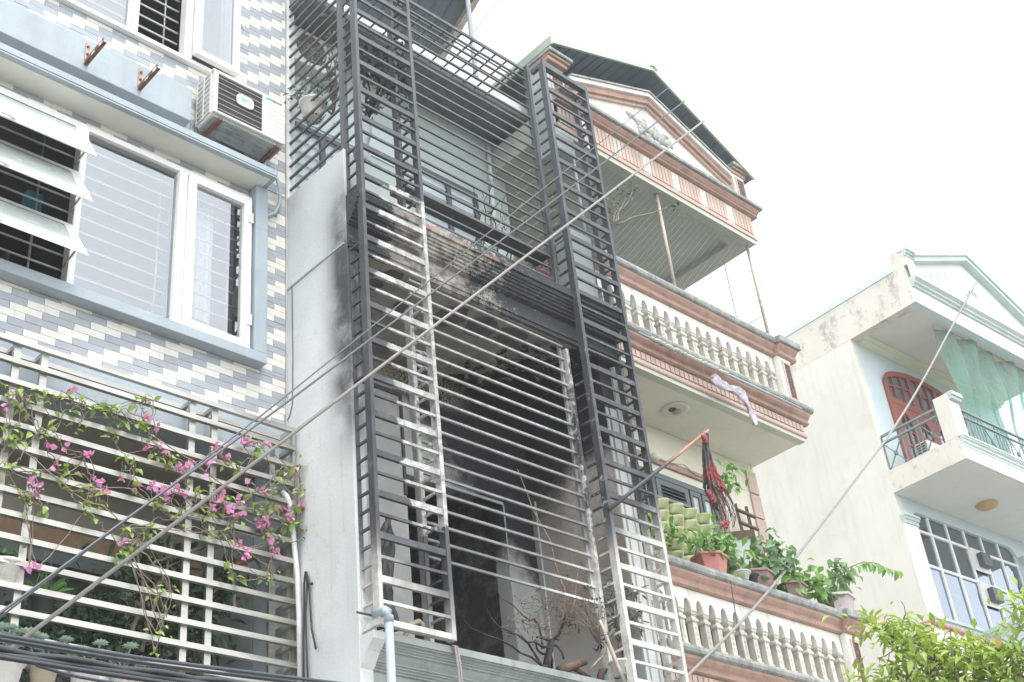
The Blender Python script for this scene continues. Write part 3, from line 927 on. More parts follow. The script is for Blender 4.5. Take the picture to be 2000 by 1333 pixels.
# badge: rounded rhombus, teal wedge, slate wedge, lettering
def xz_poly(pts, y0, y1):
    return MB().ext_y(pts, y0, y1)
def rrect(cx, cz, w, h, r, n=5, shear=0.0, cut=0.0):
    out = []
    for (sx, sz, a0) in ((1, -1, -90), (1, 1, 0), (-1, 1, 90), (-1, -1, 180)):
        for i in range(n+1):
            a = math.radians(a0 + 90*i/n)
            out.append((cx + sx*(w/2-r) + r*math.cos(a), cz + sz*(h/2-r) + r*math.sin(a)))
    return out
bx, bz = 5.045, 10.598
bpts = []
for (px, pz, r) in ((0.085, -0.062, 0.028), (0.085, 0.02, 0.05), (-0.085, 0.062, 0.028), (-0.085, -0.02, 0.05)):
    pass
bpts = rrect(bx, bz, 0.185, 0.135, 0.045)
put('badge', xz_poly(bpts, ay0-0.006, ay0+0.010), 'badge_white', AC)
put('badge_wedge', xz_poly([(bx-0.045, bz-0.035), (bx+0.060, bz+0.030), (bx-0.005, bz+0.030), (bx-0.045, bz+0.004)], ay0-0.008, ay0-0.0062), 'badge_teal', AC)
put('badge_corner', xz_poly([(bx-0.045, bz+0.008), (bx-0.011, bz+0.030), (bx-0.045, bz+0.030)], ay0-0.008, ay0-0.0062), 'badge_slate', AC)
put('label_plate', xz_poly(rrect(5.315, 10.79, 0.065, 0.020, 0.002), ay0-0.003, ay0-0.0005), 'badge_green', AC)
put('label_plate', xz_poly(rrect(5.408, 10.79, 0.110, 0.022, 0.002), ay0-0.003, ay0-0.0005), 'badge_slate', AC)
def lettering(txt, size, x, y, z, m, parent, rot=(math.pi/2, 0, 0)):
    cu_ = bpy.data.curves.new('lettering', 'FONT')
    cu_.body = txt
    cu_.size = size
    cu_.align_x = 'CENTER'
    cu_.align_y = 'CENTER'
    to = bpy.data.objects.new('lettering_tmp', cu_)
    col.objects.link(to)
    dg = bpy.context.evaluated_depsgraph_get()
    me = bpy.data.meshes.new_from_object(to.evaluated_get(dg))
    bpy.data.objects.remove(to)
    me.materials.clear()
    me.materials.append(MATS[m])
    o = bpy.data.objects.new('lettering', me)
    col.objects.link(o)
    off = rootloc(parent)
    o.parent = parent
    o.rotation_euler = rot
    o.location = (x-off[0], y-off[1], z-off[2])
    return o
lettering('DAIKIN', 0.026, bx+0.004, ay0-0.0066, bz+0.044, 'badge_blue', AC)
lettering('Inverter', 0.020, 5.412, ay0-0.0035, 10.789, 'badge_white', AC)
# drain hose
one('drain_hose', MB().tube([(5.44, 8.22, 10.22), (5.52, 8.25, 10.17), (5.60, 8.27, 10.08), (5.645, 8.29, 9.95), (5.645, 8.30, 9.82), (5.60, 8.315, 9.70), (5.53, 8.33, 9.64), (5.49, 8.34, 9.60)], 0.018, 8), 'pvc_grey', 'grey insulated hose curling from the white outdoor unit to the wall', 'hose', smooth=True)

# two empty rusty brackets
def bracket(x, label):
    t = thing('wall_bracket', label, 'bracket', (x, 8.21, 10.33), 'empty rusty brackets on the blue panel')
    put('back_plate', MB().box(x-0.018, x+0.022, 8.204, 8.2145, 10.335, 10.60), 'rust_light', t)
    a = MB()
    z = 10.36
    a.box(x-0.016, x+0.018, 7.86, 8.203, z-0.028, z-0.024)
    for (y0, y1) in ((7.86, 7.88), (7.95, 8.02), (8.09, 8.203)):
        a.box(x-0.018, x-0.014, y0, y1, z-0.0235, z+0.012)
    a.box(x-0.018, x-0.014, 7.86, 8.203, z+0.012, z+0.02)
    put('arm', a, 'rust', t)
    put('bolt', MB().tube([(x, 8.19, 10.46), (x, 8.206, 10.46)], 0.012, 6).tube([(x, 8.19, 10.55), (x, 8.206, 10.55)], 0.012, 6), 'rust', t)
    return t
bracket(3.53, 'rusty empty wall bracket farther from the outdoor unit on the blue panel')
bracket(4.055, 'rusty empty wall bracket nearer to the outdoor unit on the blue panel')

# ------------------------------------------------------------------ stainless balcony cage
G = thing('balcony_cage', 'stainless steel cage of horizontal bars around the lower balcony with vines', 'security grille', (4.5, 8.17, 4.4))
BZ = [7.255 - 0.1738*i for i in range(16)]
for i, z in enumerate(BZ):
    piece('bar', 'stainless', G, 2.2, 5.712, 8.15, 8.188, z-0.021, z+0.021)
    piece('end_bar', 'stainless', G, 5.674, 5.712, 8.1885, 8.385, z-0.020, z+0.020)
piece('back_rail', 'stainless', G, 2.2, 5.673, 8.33, 8.355, 7.235, 7.275)
for x in (3.225, 3.44, 4.71, 4.915, 5.58):
    y0 = 8.1885 if x < 5.5 else 8.345
    piece('post', 'stainless', G, x, x+0.055, y0, y0+0.03, 4.5, 7.233)
for x in (3.235, 3.45, 4.72, 4.925):
    piece('tie_bar', 'stainless', G, x, x+0.035, 8.219, 8.329, 7.237, 7.272)
piece('corner_post', 'stainless', G, 5.713, 5.742, 8.20, 8.24, 4.5, 7.27)

# plants inside the cage: dark evergreen mass, pots, succulents
def leafcloud(mb, n, c, rad, L, W, down=0.3, bias=None):
    for _ in range(n):
        p = Vector((c[0]+R.gauss(0, rad[0]), c[1]+R.gauss(0, rad[1]), c[2]+R.gauss(0, rad[2])))
        d = rv().normalized(); d.z -= down
        nn = Vector((R.uniform(-.5, .5), R.uniform(-.9, .1), R.uniform(0.2, 1.0)))
        s = R.uniform(0.7, 1.25)
        mb.leaf(p, d, nn, L*s, W*s)
def shrub(name, label, cat, trunk, clumps, m, L, W, per, group=None, down=0.3, stemm='twig', stems=None):
    t = thing(name, label, cat, trunk, group)
    b = MB()
    for (c, rad) in clumps:
        leafcloud(b, per, c, rad, L, W, down)
    put('foliage', b, m, t, smooth=True)
    s = MB()
    for (c, rad) in clumps:
        pts = wob(trunk, c, 6, 0.03)
        s.tube(pts, [0.014-0.0016*i for i in range(7)], 5)
    put('stem', s, stemm, t, smooth=True)
    return t
shrub('evergreen_shrub', 'dark small-leaved shrub filling the lower middle of the caged balcony', 'plant', (4.25, 8.75, 4.56),
      [((3.75, 8.62, 5.22), (0.16, 0.10, 0.12)), ((4.05, 8.62, 5.38), (0.17, 0.10, 0.12)), ((4.38, 8.62, 5.50), (0.15, 0.10, 0.12)), ((3.95, 8.66, 5.08), (0.2, 0.12, 0.14)), ((4.4, 8.66, 5.2), (0.2, 0.12, 0.16)), ((4.15, 8.6, 5.25), (0.3, 0.1, 0.2)), ((3.7, 8.6, 5.05), (0.2, 0.1, 0.12))], 'leaf_dark', 0.06, 0.034, 330)
shrub('broadleaf_plant', 'dark long-leaved plant behind the bars near the right end of the cage', 'plant', (4.95, 8.70, 4.56),
      [((4.75, 8.62, 6.02), (0.14, 0.10, 0.12)), ((4.85, 8.6, 5.75), (0.16, 0.1, 0.14)), ((4.8, 8.62, 5.40), (0.18, 0.1, 0.16)), ((5.1, 8.58, 5.55), (0.12, 0.08, 0.16)), ((5.25, 8.5, 5.95), (0.10, 0.08, 0.12)), ((4.7, 8.62, 5.1), (0.2, 0.1, 0.14)), ((5.0, 8.55, 5.2), (0.16, 0.08, 0.2)), ((4.6, 8.6, 5.85), (0.14, 0.08, 0.14))], 'leaf_dark', 0.15, 0.05, 95, down=0.7)
def pot(mb, c, r0, r1, h, rim=0.012):
    mb.lathe(c, [(0.0, 0.0), (r0, 0.0), (r0+(r1-r0)*0.9, h*0.88), (r1+rim, h*0.88), (r1+rim, h), (r1-0.008, h), (r1-0.012, h*0.9), (0.0, h*0.9)], 20)
    return mb
# hanging black orchid pot
t = thing('hanging_pot', 'black slotted pot with strap-leaved plant hanging at the left of the cage', 'potted plant', (3.707,8.320,5.202))
c = (3.704,8.320,5.238)
put('pot', pot(MB(), c, 0.055, 0.085, 0.15), 'pot_black', t, smooth=True)
b = MB()
for i in range(26):
    a = R.uniform(0, 6.28)
    b.leaf((c[0]+0.02*math.cos(a), c[1]+0.02*math.sin(a), c[2]+0.14), (math.cos(a), math.sin(a), R.uniform(0.3, 1.6)), (0, 0, 1), R.uniform(0.13, 0.24), 0.022)
put('foliage', b, 'leaf_fresh', t)
put('hanger', MB().tube([(c[0]-0.07, c[1], c[2]+0.14), (c[0], c[1], c[2]+0.62)], 0.003, 4).tube([(c[0]+0.07, c[1], c[2]+0.14), (c[0], c[1], c[2]+0.62)], 0.003, 4).tube([(c[0], c[1]+0.07, c[2]+0.14), (c[0], c[1], c[2]+0.62)], 0.003, 4), 'wire', t)
t = thing('hanging_pot', 'white hanging pot at the far left edge behind the cage bars', 'potted plant', (3.390,8.240,5.350))
c = (3.386,8.240,5.379)
put('pot', pot(MB(), c, 0.07, 0.10, 0.16), 'pot_white', t, smooth=True)
b = MB(); leafcloud(b, 30, (c[0], c[1], c[2]+0.2), (0.06, 0.05, 0.05), 0.09, 0.025, 0.0)
put('foliage', b, 'leaf_fresh', t)
put('hanger', MB().tube([(c[0]+0.1, c[1], c[2]+0.14), (c[0]+0.06, c[1]-0.05, c[2]+0.34)], 0.006, 5), 'wire', t)
# row of hanging troughs with succulents along the cage foot
def rosette(mb, c, r, n=14):
    for ring, (cnt, tilt, s) in enumerate(((6, 1.5, 0.55), (8, 0.75, 0.85), (9, 0.28, 1.0))):
        for k in range(cnt):
            a = 2*math.pi*(k+0.5*ring)/cnt + R.uniform(-.15, .15)
            mb.leaf(c, (math.cos(a), math.sin(a), tilt), (-math.cos(a)*tilt, -math.sin(a)*tilt, 1), r*s, r*0.42, 0.35)
succ = [('white plastic trough pot of succulents at the lower left corner', 'pot_white', 8, 1318, 0.12),
        ('tan pot with turquoise rim and succulents below the cage', 'pot_tan', 85, 1322, 0.095),
        ('pale grey pot of succulents, third from the left under the cage', 'pot_white', 165, 1330, 0.10),
        ('pale grey pot of succulents at the right end of the row under the cage', 'pot_white', 245, 1338, 0.10)]
spots = [(3.353,8.100,5.010),(3.414,8.100,5.021),(3.459,8.100,4.998),(3.506,8.100,5.001),(3.542,8.100,5.018),(3.576,8.100,4.998),(3.625,8.100,4.991),(3.485,8.100,4.913),(3.406,8.100,4.914),(3.642,8.100,4.935),(3.686,8.100,4.922),(3.739,8.100,4.937),(3.798,8.100,5.006),(3.833,8.100,4.932),(3.862,8.100,4.915),(3.633,8.100,4.913),(3.908,8.100,4.961),(4.017,8.100,4.942),(4.050,8.100,5.024),(4.108,8.100,4.946),(4.154,8.100,4.949),(4.189,8.100,4.938),(4.237,8.100,4.925),(4.276,8.100,5.042),(4.353,8.100,4.955),(4.372,8.100,4.925)]
spots.sort(key=lambda p: p[0])
for i, (lab, pm, px, py, rr) in enumerate(succ):
    c = ((3.406,8.120,4.743), (3.671,8.120,4.780), (3.962,8.120,4.792), (4.264,8.120,4.804))[i]
    t = thing('succulent_pot', lab, 'potted plant', (c[0], c[1], c[2]-0.14), 'succulent pots under the steel cage')
    put('pot', pot(MB(), (c[0], c[1], c[2]-0.14), rr*0.72, rr, 0.20), pm, t, smooth=True)
    if i == 1:
        put('pot_rim', MB().lathe((c[0], c[1], c[2]+0.035), [(rr+0.016, 0), (rr+0.016, 0.022), (rr-0.004, 0.024)], 20), 'badge_teal', t)
    own = spots[i*len(spots)//4:(i+1)*len(spots)//4]
    for sp_ in own:
        b = MB()
        rosette(b, sp_, R.uniform(0.055, 0.075))
        put('rosette', b, 'leaf_succulent', t, smooth=True)
    st = MB()
    for sp_ in own:
        st.tube(wob((c[0]+R.uniform(-.05, .05), c[1], c[2]+0.02), sp_, 4, 0.01), 0.008, 5)
    put('stem', st, 'leaf_ashen', t)
# bougainvillea over the cage
V_ = thing('bougainvillea', 'pink-flowering bougainvillea climbing over the stainless cage', 'plant', (4.55, 8.28, 4.55))
fl = [(3.633,8.090,6.932),(3.523,8.090,6.415),(3.632,8.090,6.442),(3.801,8.090,6.434),(3.814,8.090,6.419),(4.308,8.090,6.644),(4.412,8.090,6.668),(4.480,8.090,6.641),(3.588,8.090,6.290),(3.425,8.090,6.091),(3.482,8.090,6.083),(3.474,8.090,6.002),(3.442,8.090,6.090),(3.908,8.090,6.243),(3.944,8.090,6.177),(3.925,8.090,6.260),(3.992,8.090,6.184),(4.118,8.090,6.327),(4.240,8.090,6.296),(4.353,8.090,6.333),(4.451,8.090,6.328),(4.426,8.090,6.295),(4.506,8.090,6.271),(4.479,8.090,6.283),(4.584,8.090,6.563),(4.632,8.090,6.550),(4.677,8.090,6.604),(4.573,8.090,6.527),(4.809,8.090,6.573),(4.834,8.090,6.649),(4.877,8.090,6.814),(4.892,8.090,6.804),(4.935,8.090,6.768),(5.014,8.090,6.756),(5.161,8.090,7.013),(5.155,8.090,6.925),(5.212,8.090,6.604),(5.185,8.090,6.920),(5.315,8.090,6.555),(5.359,8.090,6.540),(4.972,8.090,6.476),(4.927,8.090,6.370),(4.881,8.090,6.278),(5.005,8.090,6.310),(4.947,8.090,6.382),(5.109,8.090,6.384),(5.083,8.090,6.257),(5.160,8.090,6.290),(5.318,8.090,6.289),(5.383,8.090,6.245),(5.361,8.090,6.287),(5.333,8.090,6.226),(5.500,8.090,6.487),(5.612,8.090,6.370),(5.597,8.090,6.429),(5.668,8.090,6.845),(5.727,8.090,6.547),(5.719,8.090,6.502),(4.567,8.090,6.366),(4.615,8.090,6.339),(4.272,8.090,6.897),(4.353,8.090,6.875),(5.385,8.090,6.995),(5.250,8.090,6.968),(3.165,8.090,6.626)]
fl += [(4.170,8.090,5.815),(3.545,8.090,5.487),(3.486,8.090,5.486),(5.333,8.090,6.251),(5.381,8.090,6.241),(5.310,8.090,6.267),(5.087,8.090,6.254),(5.421,8.090,6.106),(5.413,8.090,6.147),(5.184,8.090,5.944),(5.198,8.090,6.003),(5.107,8.090,6.024),(5.484,8.090,6.056),(5.604,8.090,6.371)]
lv = [(3.190,8.100,6.794),(3.250,8.100,6.775),(3.277,8.100,6.745),(3.327,8.100,6.710),(3.384,8.100,6.833),(3.458,8.100,6.805),(3.514,8.100,6.837),(3.619,8.100,6.753),(3.571,8.100,6.869),(3.832,8.100,6.848),(3.891,8.100,6.895),(3.953,8.100,6.902),(3.980,8.100,6.883),(4.055,8.100,6.908),(4.077,8.100,6.792),(4.024,8.100,6.816),(4.258,8.100,6.795),(4.217,8.100,6.823),(4.298,8.100,6.794),(4.179,8.100,7.003),(4.243,8.100,7.024),(4.333,8.100,7.082),(3.749,8.100,6.663),(4.025,8.100,6.636),(3.235,8.100,6.414),(3.239,8.100,6.378),(3.291,8.100,6.419),(3.222,8.100,6.336),(3.452,8.100,6.194),(3.233,8.100,6.144),(3.240,8.100,6.183),(3.410,8.100,5.965),(3.447,8.100,5.928),(3.535,8.100,5.951),(3.369,8.100,6.026),(3.690,8.100,6.262),(3.643,8.100,6.261),(3.857,8.100,5.998),(3.830,8.100,6.028),(3.888,8.100,6.191),(4.390,8.100,6.579),(4.349,8.100,6.607),(4.520,8.100,6.617),(4.493,8.100,6.622),(4.229,8.100,6.259),(4.451,8.100,6.190),(4.425,8.100,6.196),(4.774,8.100,6.393),(4.752,8.100,6.268),(4.909,8.100,6.457),(5.259,8.100,6.832),(5.332,8.100,6.954),(5.242,8.100,6.985),(5.483,8.100,6.740),(5.559,8.100,6.690),(5.605,8.100,6.846),(5.745,8.100,6.901),(5.727,8.100,6.665),(5.710,8.100,6.462),(5.589,8.100,6.321),(5.251,8.100,6.398),(5.192,8.100,6.465),(4.984,8.100,6.276),(4.850,8.100,6.188),(4.191,8.100,5.910),(4.352,8.100,5.925),(4.623,8.100,6.157),(3.555,8.100,6.551),(3.441,8.100,6.515),(3.497,8.100,6.545),(3.270,8.100,6.500),(3.296,8.100,6.674),(3.973,8.100,6.040),(3.680,8.100,6.122),(4.137,8.100,6.492),(4.190,8.100,6.455),(3.845,8.100,6.130),(3.685,8.100,6.827),(3.754,8.100,6.877),(5.043,8.100,6.700),(5.130,8.100,6.682),(4.692,8.100,6.398),(5.022,8.100,6.419),(5.424,8.100,6.582),(5.455,8.100,6.397),(5.619,8.100,6.301),(5.664,8.100,6.367),(5.367,8.100,6.429),(5.280,8.100,6.352)]
lv += [(4.166,8.100,5.772),(4.207,8.100,5.743),(4.155,8.100,5.731),(4.181,8.100,5.935),(4.343,8.100,5.934),(4.371,8.100,5.914),(5.064,8.100,6.181),(5.007,8.100,6.082),(4.918,8.100,6.088),(5.075,8.100,5.764),(5.135,8.100,5.736),(5.391,8.100,5.805),(5.468,8.100,5.850),(4.860,8.100,6.060),(4.569,8.100,6.113),(5.388,8.100,6.203),(5.530,8.100,6.180),(5.857,8.100,6.258),(5.725,8.100,6.286),(4.451,8.100,5.485),(4.571,8.100,5.536),(4.524,8.100,5.385),(4.506,8.100,5.230),(4.468,8.100,5.198),(4.464,8.100,5.037)]
pm = [leafmesh('bract', 'bract_pink', s, s*0.85, 0.15) for s in (0.042, 0.05, 0.058)]
for c in fl:
    k = R.choice((3, 4, 5))
    for i in range(k):
        d = rv(); d.y -= 0.35
        leafobj('bract', R.choice(pm), V_, (c[0]+R.uniform(-.02, .02), c[1]+R.uniform(-.02, .02), c[2]+R.uniform(-.02, .02)), d, rv())
lm = [leafmesh('leaf', 'leaf_lime', s, s*0.55) for s in (0.06, 0.075, 0.09)]
nl = 0
extra = MB()
for c in lv:
    for i in range(R.choice((4, 5, 6))):
        d = rv(); d.z -= 0.3; d.y -= 0.3
        p = (c[0]+R.gauss(0, .03), c[1]+R.gauss(0, .02), c[2]+R.gauss(0, .026))
        nn = (R.uniform(-.4, .4), -0.6, R.uniform(.2, 1))
        if nl < 300 and i < 3:
            leafobj('leaf', R.choice(lm), V_, p, d, nn)
            nl += 1
        else:
            extra.leaf(p, d, nn, R.uniform(.035, .06), 0.028)
o = put('small_foliage', extra, 'leaf_lime', V_, smooth=True); o['kind'] = 'stuff'
st = MB()
trunks = [(4.353,8.270,5.209),(4.431,8.270,5.427),(4.429,8.270,5.661),(4.381,8.270,5.783),(4.358,8.270,5.912)], [(4.733,8.270,5.139),(4.803,8.270,5.422),(4.683,8.270,5.582),(4.594,8.270,5.670),(4.568,8.270,5.651),(4.629,8.270,5.798),(4.725,8.270,5.861)], [(4.452,8.270,5.103),(4.547,8.270,5.528),(4.568,8.270,5.638),(4.617,8.270,5.755),(4.648,8.270,5.980),(4.741,8.270,6.142)], [(4.392,8.250,5.438),(4.556,8.250,5.654),(4.431,8.250,5.680),(4.505,8.250,5.803),(4.739,8.250,5.925),(5.012,8.250,6.072),(5.176,8.250,6.169)]
for tr in trunks:
    st.tube(tr, [0.016-0.0015*i for i in range(len(tr))], 6)
put('trunk', st, 'twig', V_, smooth=True)
tw = MB()
pts = fl + lv
for i, p in enumerate(pts):
    near = sorted(pts, key=lambda q: (q[0]-p[0])**2 + (q[2]-p[2])**2)[1:9]
    for q in R.sample(near, 2):
        a = wob((p[0], p[1]+0.01, p[2]), (q[0], q[1]+R.uniform(-.02, .05), q[2]), 5, 0.022)
        tw.tube(a, [0.0042, 0.004, 0.0036, 0.0033, 0.003, 0.0026], 4, cap=False)
for i in range(34):
    p = R.choice(lv); q = R.choice(lv)
    if abs(p[0]-q[0]) < 1.3 and abs(p[2]-q[2]) < 0.5:
        tw.tube(wob(p, (q[0], q[1]+R.uniform(-.03, .06), q[2]), 9, 0.035), 0.0045, 4, cap=False)
o = put('twigs', tw, 'twig', V_); o['kind'] = 'stuff'
# rusty strip leaning in the cage
one('wooden_strip', MB().tube([(5.169,8.340,5.925), (5.412,8.280,6.062)], 0.022, 4), 'rust', 'rust-brown flat strip lying across the bars near the right of the cage', 'strip')
one('wooden_strip', MB().tube([(5.253,8.360,5.916), (5.278,8.360,5.621)], 0.014, 4), 'rust_light', 'upright rust-coloured strip behind the cage bars', 'strip')
# pale pipe and black cords down the joint
one('vent_hose', MB().tube([(5.612,8.200,6.658),(5.625,8.160,6.606),(5.649,8.150,6.538),(5.669,8.150,6.426),(5.692,8.150,6.157),(5.720,8.150,5.895),(5.733,8.150,5.594),(5.738,8.150,5.042)], 0.024, 8), 'white_pvc', 'pale curved hose running down the cage corner beside the white wall', 'hose', smooth=True)
cord = MB()
for dx in (0, 6, 11):
    cord.tube([(5.735,8.065,5.902), (5.735,8.080,5.828), (5.735,8.083,5.656), (5.735,8.094,5.364), (5.735,8.099,4.978)] if dx == 0 else ([(5.730,8.037,5.890), (5.730,8.032,5.788), (5.730,8.056,5.560), (5.730,8.047,5.265), (5.730,8.032,4.957)] if dx == 6 else [(5.730,8.038,5.833), (5.730,8.004,5.756), (5.730,7.993,5.623), (5.730,7.977,5.407), (5.730,7.927,5.233)]), 0.009, 6)
cord.tube([(5.730,8.050,5.913), (5.730,8.011,5.801), (5.730,7.969,5.786)], 0.014, 6)
one('utility_cord', cord, 'cable_black', 'loose black cords hanging down the white wall beside the cage', 'cord', smooth=True)
one('wall_wire', MB().tube([(5.752,8.255,8.858), (5.752,8.244,8.058), (5.752,8.255,7.583), (5.752,8.295,7.487), (5.752,8.358,7.435)], 0.004, 5), 'cable_slate', 'thin dark wire running down the joint between the tiles and the white wall', 'wire')
plain('scar_brown', (0.115, 0.098, 0.085), var=0.3, scale=7, dirt=(0.05, 0.045, 0.04), damt=0.6)

# =================================================================== the burnt house in the middle
BH = thing('burnt_house', 'narrow white house with soot-blackened balconies after a fire', 'house', (7.5, 8.0, 0.0))
put('side_wall', MB().box(5.76, 5.88, 7.42, 9.6, 0.13, 9.975), 'burnt_white_wall', BH, bevel=0.006)
put('wall_joint', MB().box(5.748, 5.7595, 7.45, 8.335, 8.858, 8.876), 'sooted_grey', BH)
put('corner_strip', MB().box(5.765, 5.86, 8.345, 8.42, 9.976, 13.4), 'white_pvc', BH)
RW = put('right_wall', MB().box(9.06, 9.28, 7.482, 9.6, 0.13, 8.798), 'charred_right_wall', BH)
pf = MB().box(9.062, 9.10, 7.470, 7.4815, 0.2, 8.25).box(9.12, 9.215, 7.462, 7.4815, 0.2, 8.25).box(9.235, 9.275, 7.455, 7.4815, 0.2, 8.78)
def _pil(n):
    x, y, z = n.xyz()
    c = n.mix(n.rng(n.noise(3, 5), 0.3, 0.7), (0.66, 0.68, 0.67), (0.76, 0.77, 0.75))
    c = n.mix(n.rng(n.m('ADD', z, n.m('MULTIPLY', n.noise(4, 4), 0.6)), 7.2, 8.4), c, (0.30, 0.33, 0.33))
    return dict(c=c, r=0.8, b=n.noise(40), bs=0.2)
mat('sooted_pilaster', _pil)
put('pilaster', pf, 'sooted_pilaster', BH)
bw = MB()
bw.box(5.88, 7.365, 8.68, 8.86, 5.17, 8.80).box(8.645, 9.06, 8.68, 8.86, 5.17, 8.80).box(7.365, 8.645, 8.68, 8.86, 7.53, 8.80)
put('back_wall', bw, 'charred_back_wall', BH)
put('door_trim', MB().box(8.645, 8.658, 8.672, 8.6795, 5.17, 7.54).box(7.36, 8.645, 8.668, 8.6795, 7.532, 7.56), 'sooted_grey', BH)
put('moulding_shadow', MB().box(5.88, 7.33, 8.655, 8.6795, 8.40, 8.44).box(7.33, 7.36, 8.66, 8.6795, 7.30, 8.44), 'sheet_black', BH)  # moulding in black, its dark shadow line put into the colour
put('wall_trim', MB().box(9.047, 9.0595, 8.60, 8.612, 5.17, 7.65), 'white_pvc', BH)
put('balcony_ceiling', MB().box(5.88, 9.06, 7.43, 8.68, 8.80, 9.0), 'charred_soffit', BH)
# patches where the plaster fell off the ceiling
for i, (px, r, el) in enumerate(zip([(6.357,7.529,8.797),(6.293,7.732,8.797),(6.749,7.861,8.797),(7.232,7.715,8.797),(7.612,7.691,8.797),(7.967,7.625,8.797)], (0.10, 0.09, 0.09, 0.17, 0.16, 0.14), (1, 1, 1, 1, 1.2, 1.3))):
    pts = []
    ph = R.uniform(0, 6)
    for k in range(40):
        a = 2*math.pi*k/40
        rr = r*(1+0.10*math.sin(2*a+ph)+0.07*math.sin(5*a+ph*2)+R.uniform(-.03, .03))
        pts.append((px[0]+rr*el*math.cos(a), px[1]+rr*math.sin(a)))
    put('plaster_scar', MB().ext_z(pts, 8.790, 8.7995), 'scar_brown', BH)
# room behind the door
rm = MB()
rm.box(8.86, 9.05, 8.862, 11.6, 5.17, 8.2).box(5.9, 8.86, 11.5, 11.6, 5.17, 8.2).box(5.89, 8.86, 8.862, 11.5, 7.95, 8.2)
put('room_wall', rm, 'charred_room', BH)
put('room_floor', MB().box(5.88, 9.06, 7.45, 11.6, 5.0, 5.168), 'charred_room', BH)
for row in range(6):
    for k in range(6):
        y0 = 9.0 + k*0.235 + (0.117 if row % 2 else 0)
        z0 = 5.19 + row*0.075
        if row > 3 and (k+row) % 3 == 0:
            continue
        piece('brick', 'brick_red', BH, 8.835-0.006*(k % 2), 8.862, y0, y0+0.222, z0, z0+0.064)
# fallen curtain strip and boards in the dark room
put('fallen_board', MB().tube([(7.9, 9.3, 5.2), (8.6, 9.6, 5.75)], 0.03, 4).tube([(7.6, 9.2, 5.3), (8.2, 9.9, 5.3)], 0.03, 4), 'charred_wood', BH)
# lower sill with mouldings
put('lower_cornice', MB().ext_x([(8.0, 5.168), (7.245, 5.168), (7.245, 5.112), (7.262, 5.110), (7.262, 5.100), (7.275, 5.098), (7.288, 5.092), (7.288, 5.083), (7.302, 5.078), (7.302, 5.070), (7.318, 5.062), (7.318, 5.052), (7.335, 5.046), (7.350, 5.020), (7.372, 4.992), (7.372, 4.980), (7.384, 4.976), (7.384, 4.964), (7.398, 4.960), (7.398, 4.946), (7.412, 4.942), (7.412, 4.928), (7.430, 4.925), (7.430, 0.13), (8.0, 0.13)], 5.882, 9.058), 'sill_green', BH)
put('cornice_end', MB().ext_x([(7.9, 5.166), (7.255, 5.166), (7.262, 5.11), (7.34, 5.04), (7.40, 4.95), (7.418, 4.93), (7.9, 4.93)], 5.762, 5.8815), 'burnt_white_wall', BH)
# middle cornice
put('middle_cornice', MB().ext_x([(8.0, 9.395), (7.262, 9.395), (7.262, 9.345), (7.245, 9.342), (7.245, 9.285), (7.268, 9.280), (7.268, 9.235), (7.285, 9.232), (7.285, 9.205), (7.300, 9.200), (7.300, 9.175), (7.318, 9.168), (7.318, 9.142), (7.338, 9.135), (7.338, 9.108), (7.362, 9.100), (7.362, 9.078), (7.415, 9.062), (7.415, 8.905), (7.385, 8.900), (7.385, 8.862), (7.398, 8.858), (7.398, 8.815), (7.430, 8.802), (8.0, 9.0)], 5.766, 9.30), 'charred_cornice', BH)
# upper storey
put('upper_wall', MB().box(5.88, 9.22, 8.65, 8.80, 9.30, 12.65), 'upper_green', BH)
put('upper_floor', MB().box(5.88, 9.05, 7.56, 8.65, 9.25, 9.32), 'slab_grey', BH)
put('upper_slab', MB().box(5.80, 9.30, 8.10, 9.8, 12.66, 12.88), 'slab_grey', BH)
gt = MB()
for i in range(24):
    x = 5.80 + i*0.145
    gt.box(x, x+0.14, 8.03, 8.097, 12.70+0.006*(i % 2), 12.84)
put('slab_gutter', gt, 'white_pvc', BH)
put('wall_pipe', MB().tube([(8.944,8.600,12.566), (8.878,8.600,10.652)], 0.028, 8), 'white_pvc', BH, smooth=True)
plain('pane_pale', (0.50, 0.58, 0.62), var=0.12, scale=3, r=0.12, bs=0.0)  # opaque pale colour stands for the sky reflected in the panes
def bwin(x0, x1, z0, z1, mull):
    f = MB()
    t = 0.06
    f.box(x0, x1, 8.59, 8.6495, z1-t, z1).box(x0, x1, 8.59, 8.6495, z0, z0+t).box(x0, x0+t, 8.59, 8.6495, z0+t, z1-t).box(x1-t, x1, 8.59, 8.6495, z0+t, z1-t)
    for m_ in mull:
        f.box(m_-0.03, m_+0.03, 8.592, 8.6495, z0+t, z1-t)
    o = put('window', f, 'alu_dark', BH)
    put('pane', MB().box(x0+t*0.9, x1-t*0.9, 8.63, 8.64, z0+t*0.9, z1-t*0.9), 'pane_pale', o)
    bb = MB()
    for i in range(int((z1-z0)/0.16)):
        bb.box(x0+t, x1-t, 8.612, 8.618, z0+0.12+i*0.16, z0+0.135+i*0.16)
    put('window_bars', bb, 'upper_green', o)
bwin(7.72, 8.66, 9.4, 11.62, (8.2,))
bwin(5.95, 6.95, 9.4, 11.35, (6.4,))
put('light_band', MB().box(5.9, 7.6, 8.636, 8.6495, 11.45, 11.95), 'd_blue', BH)
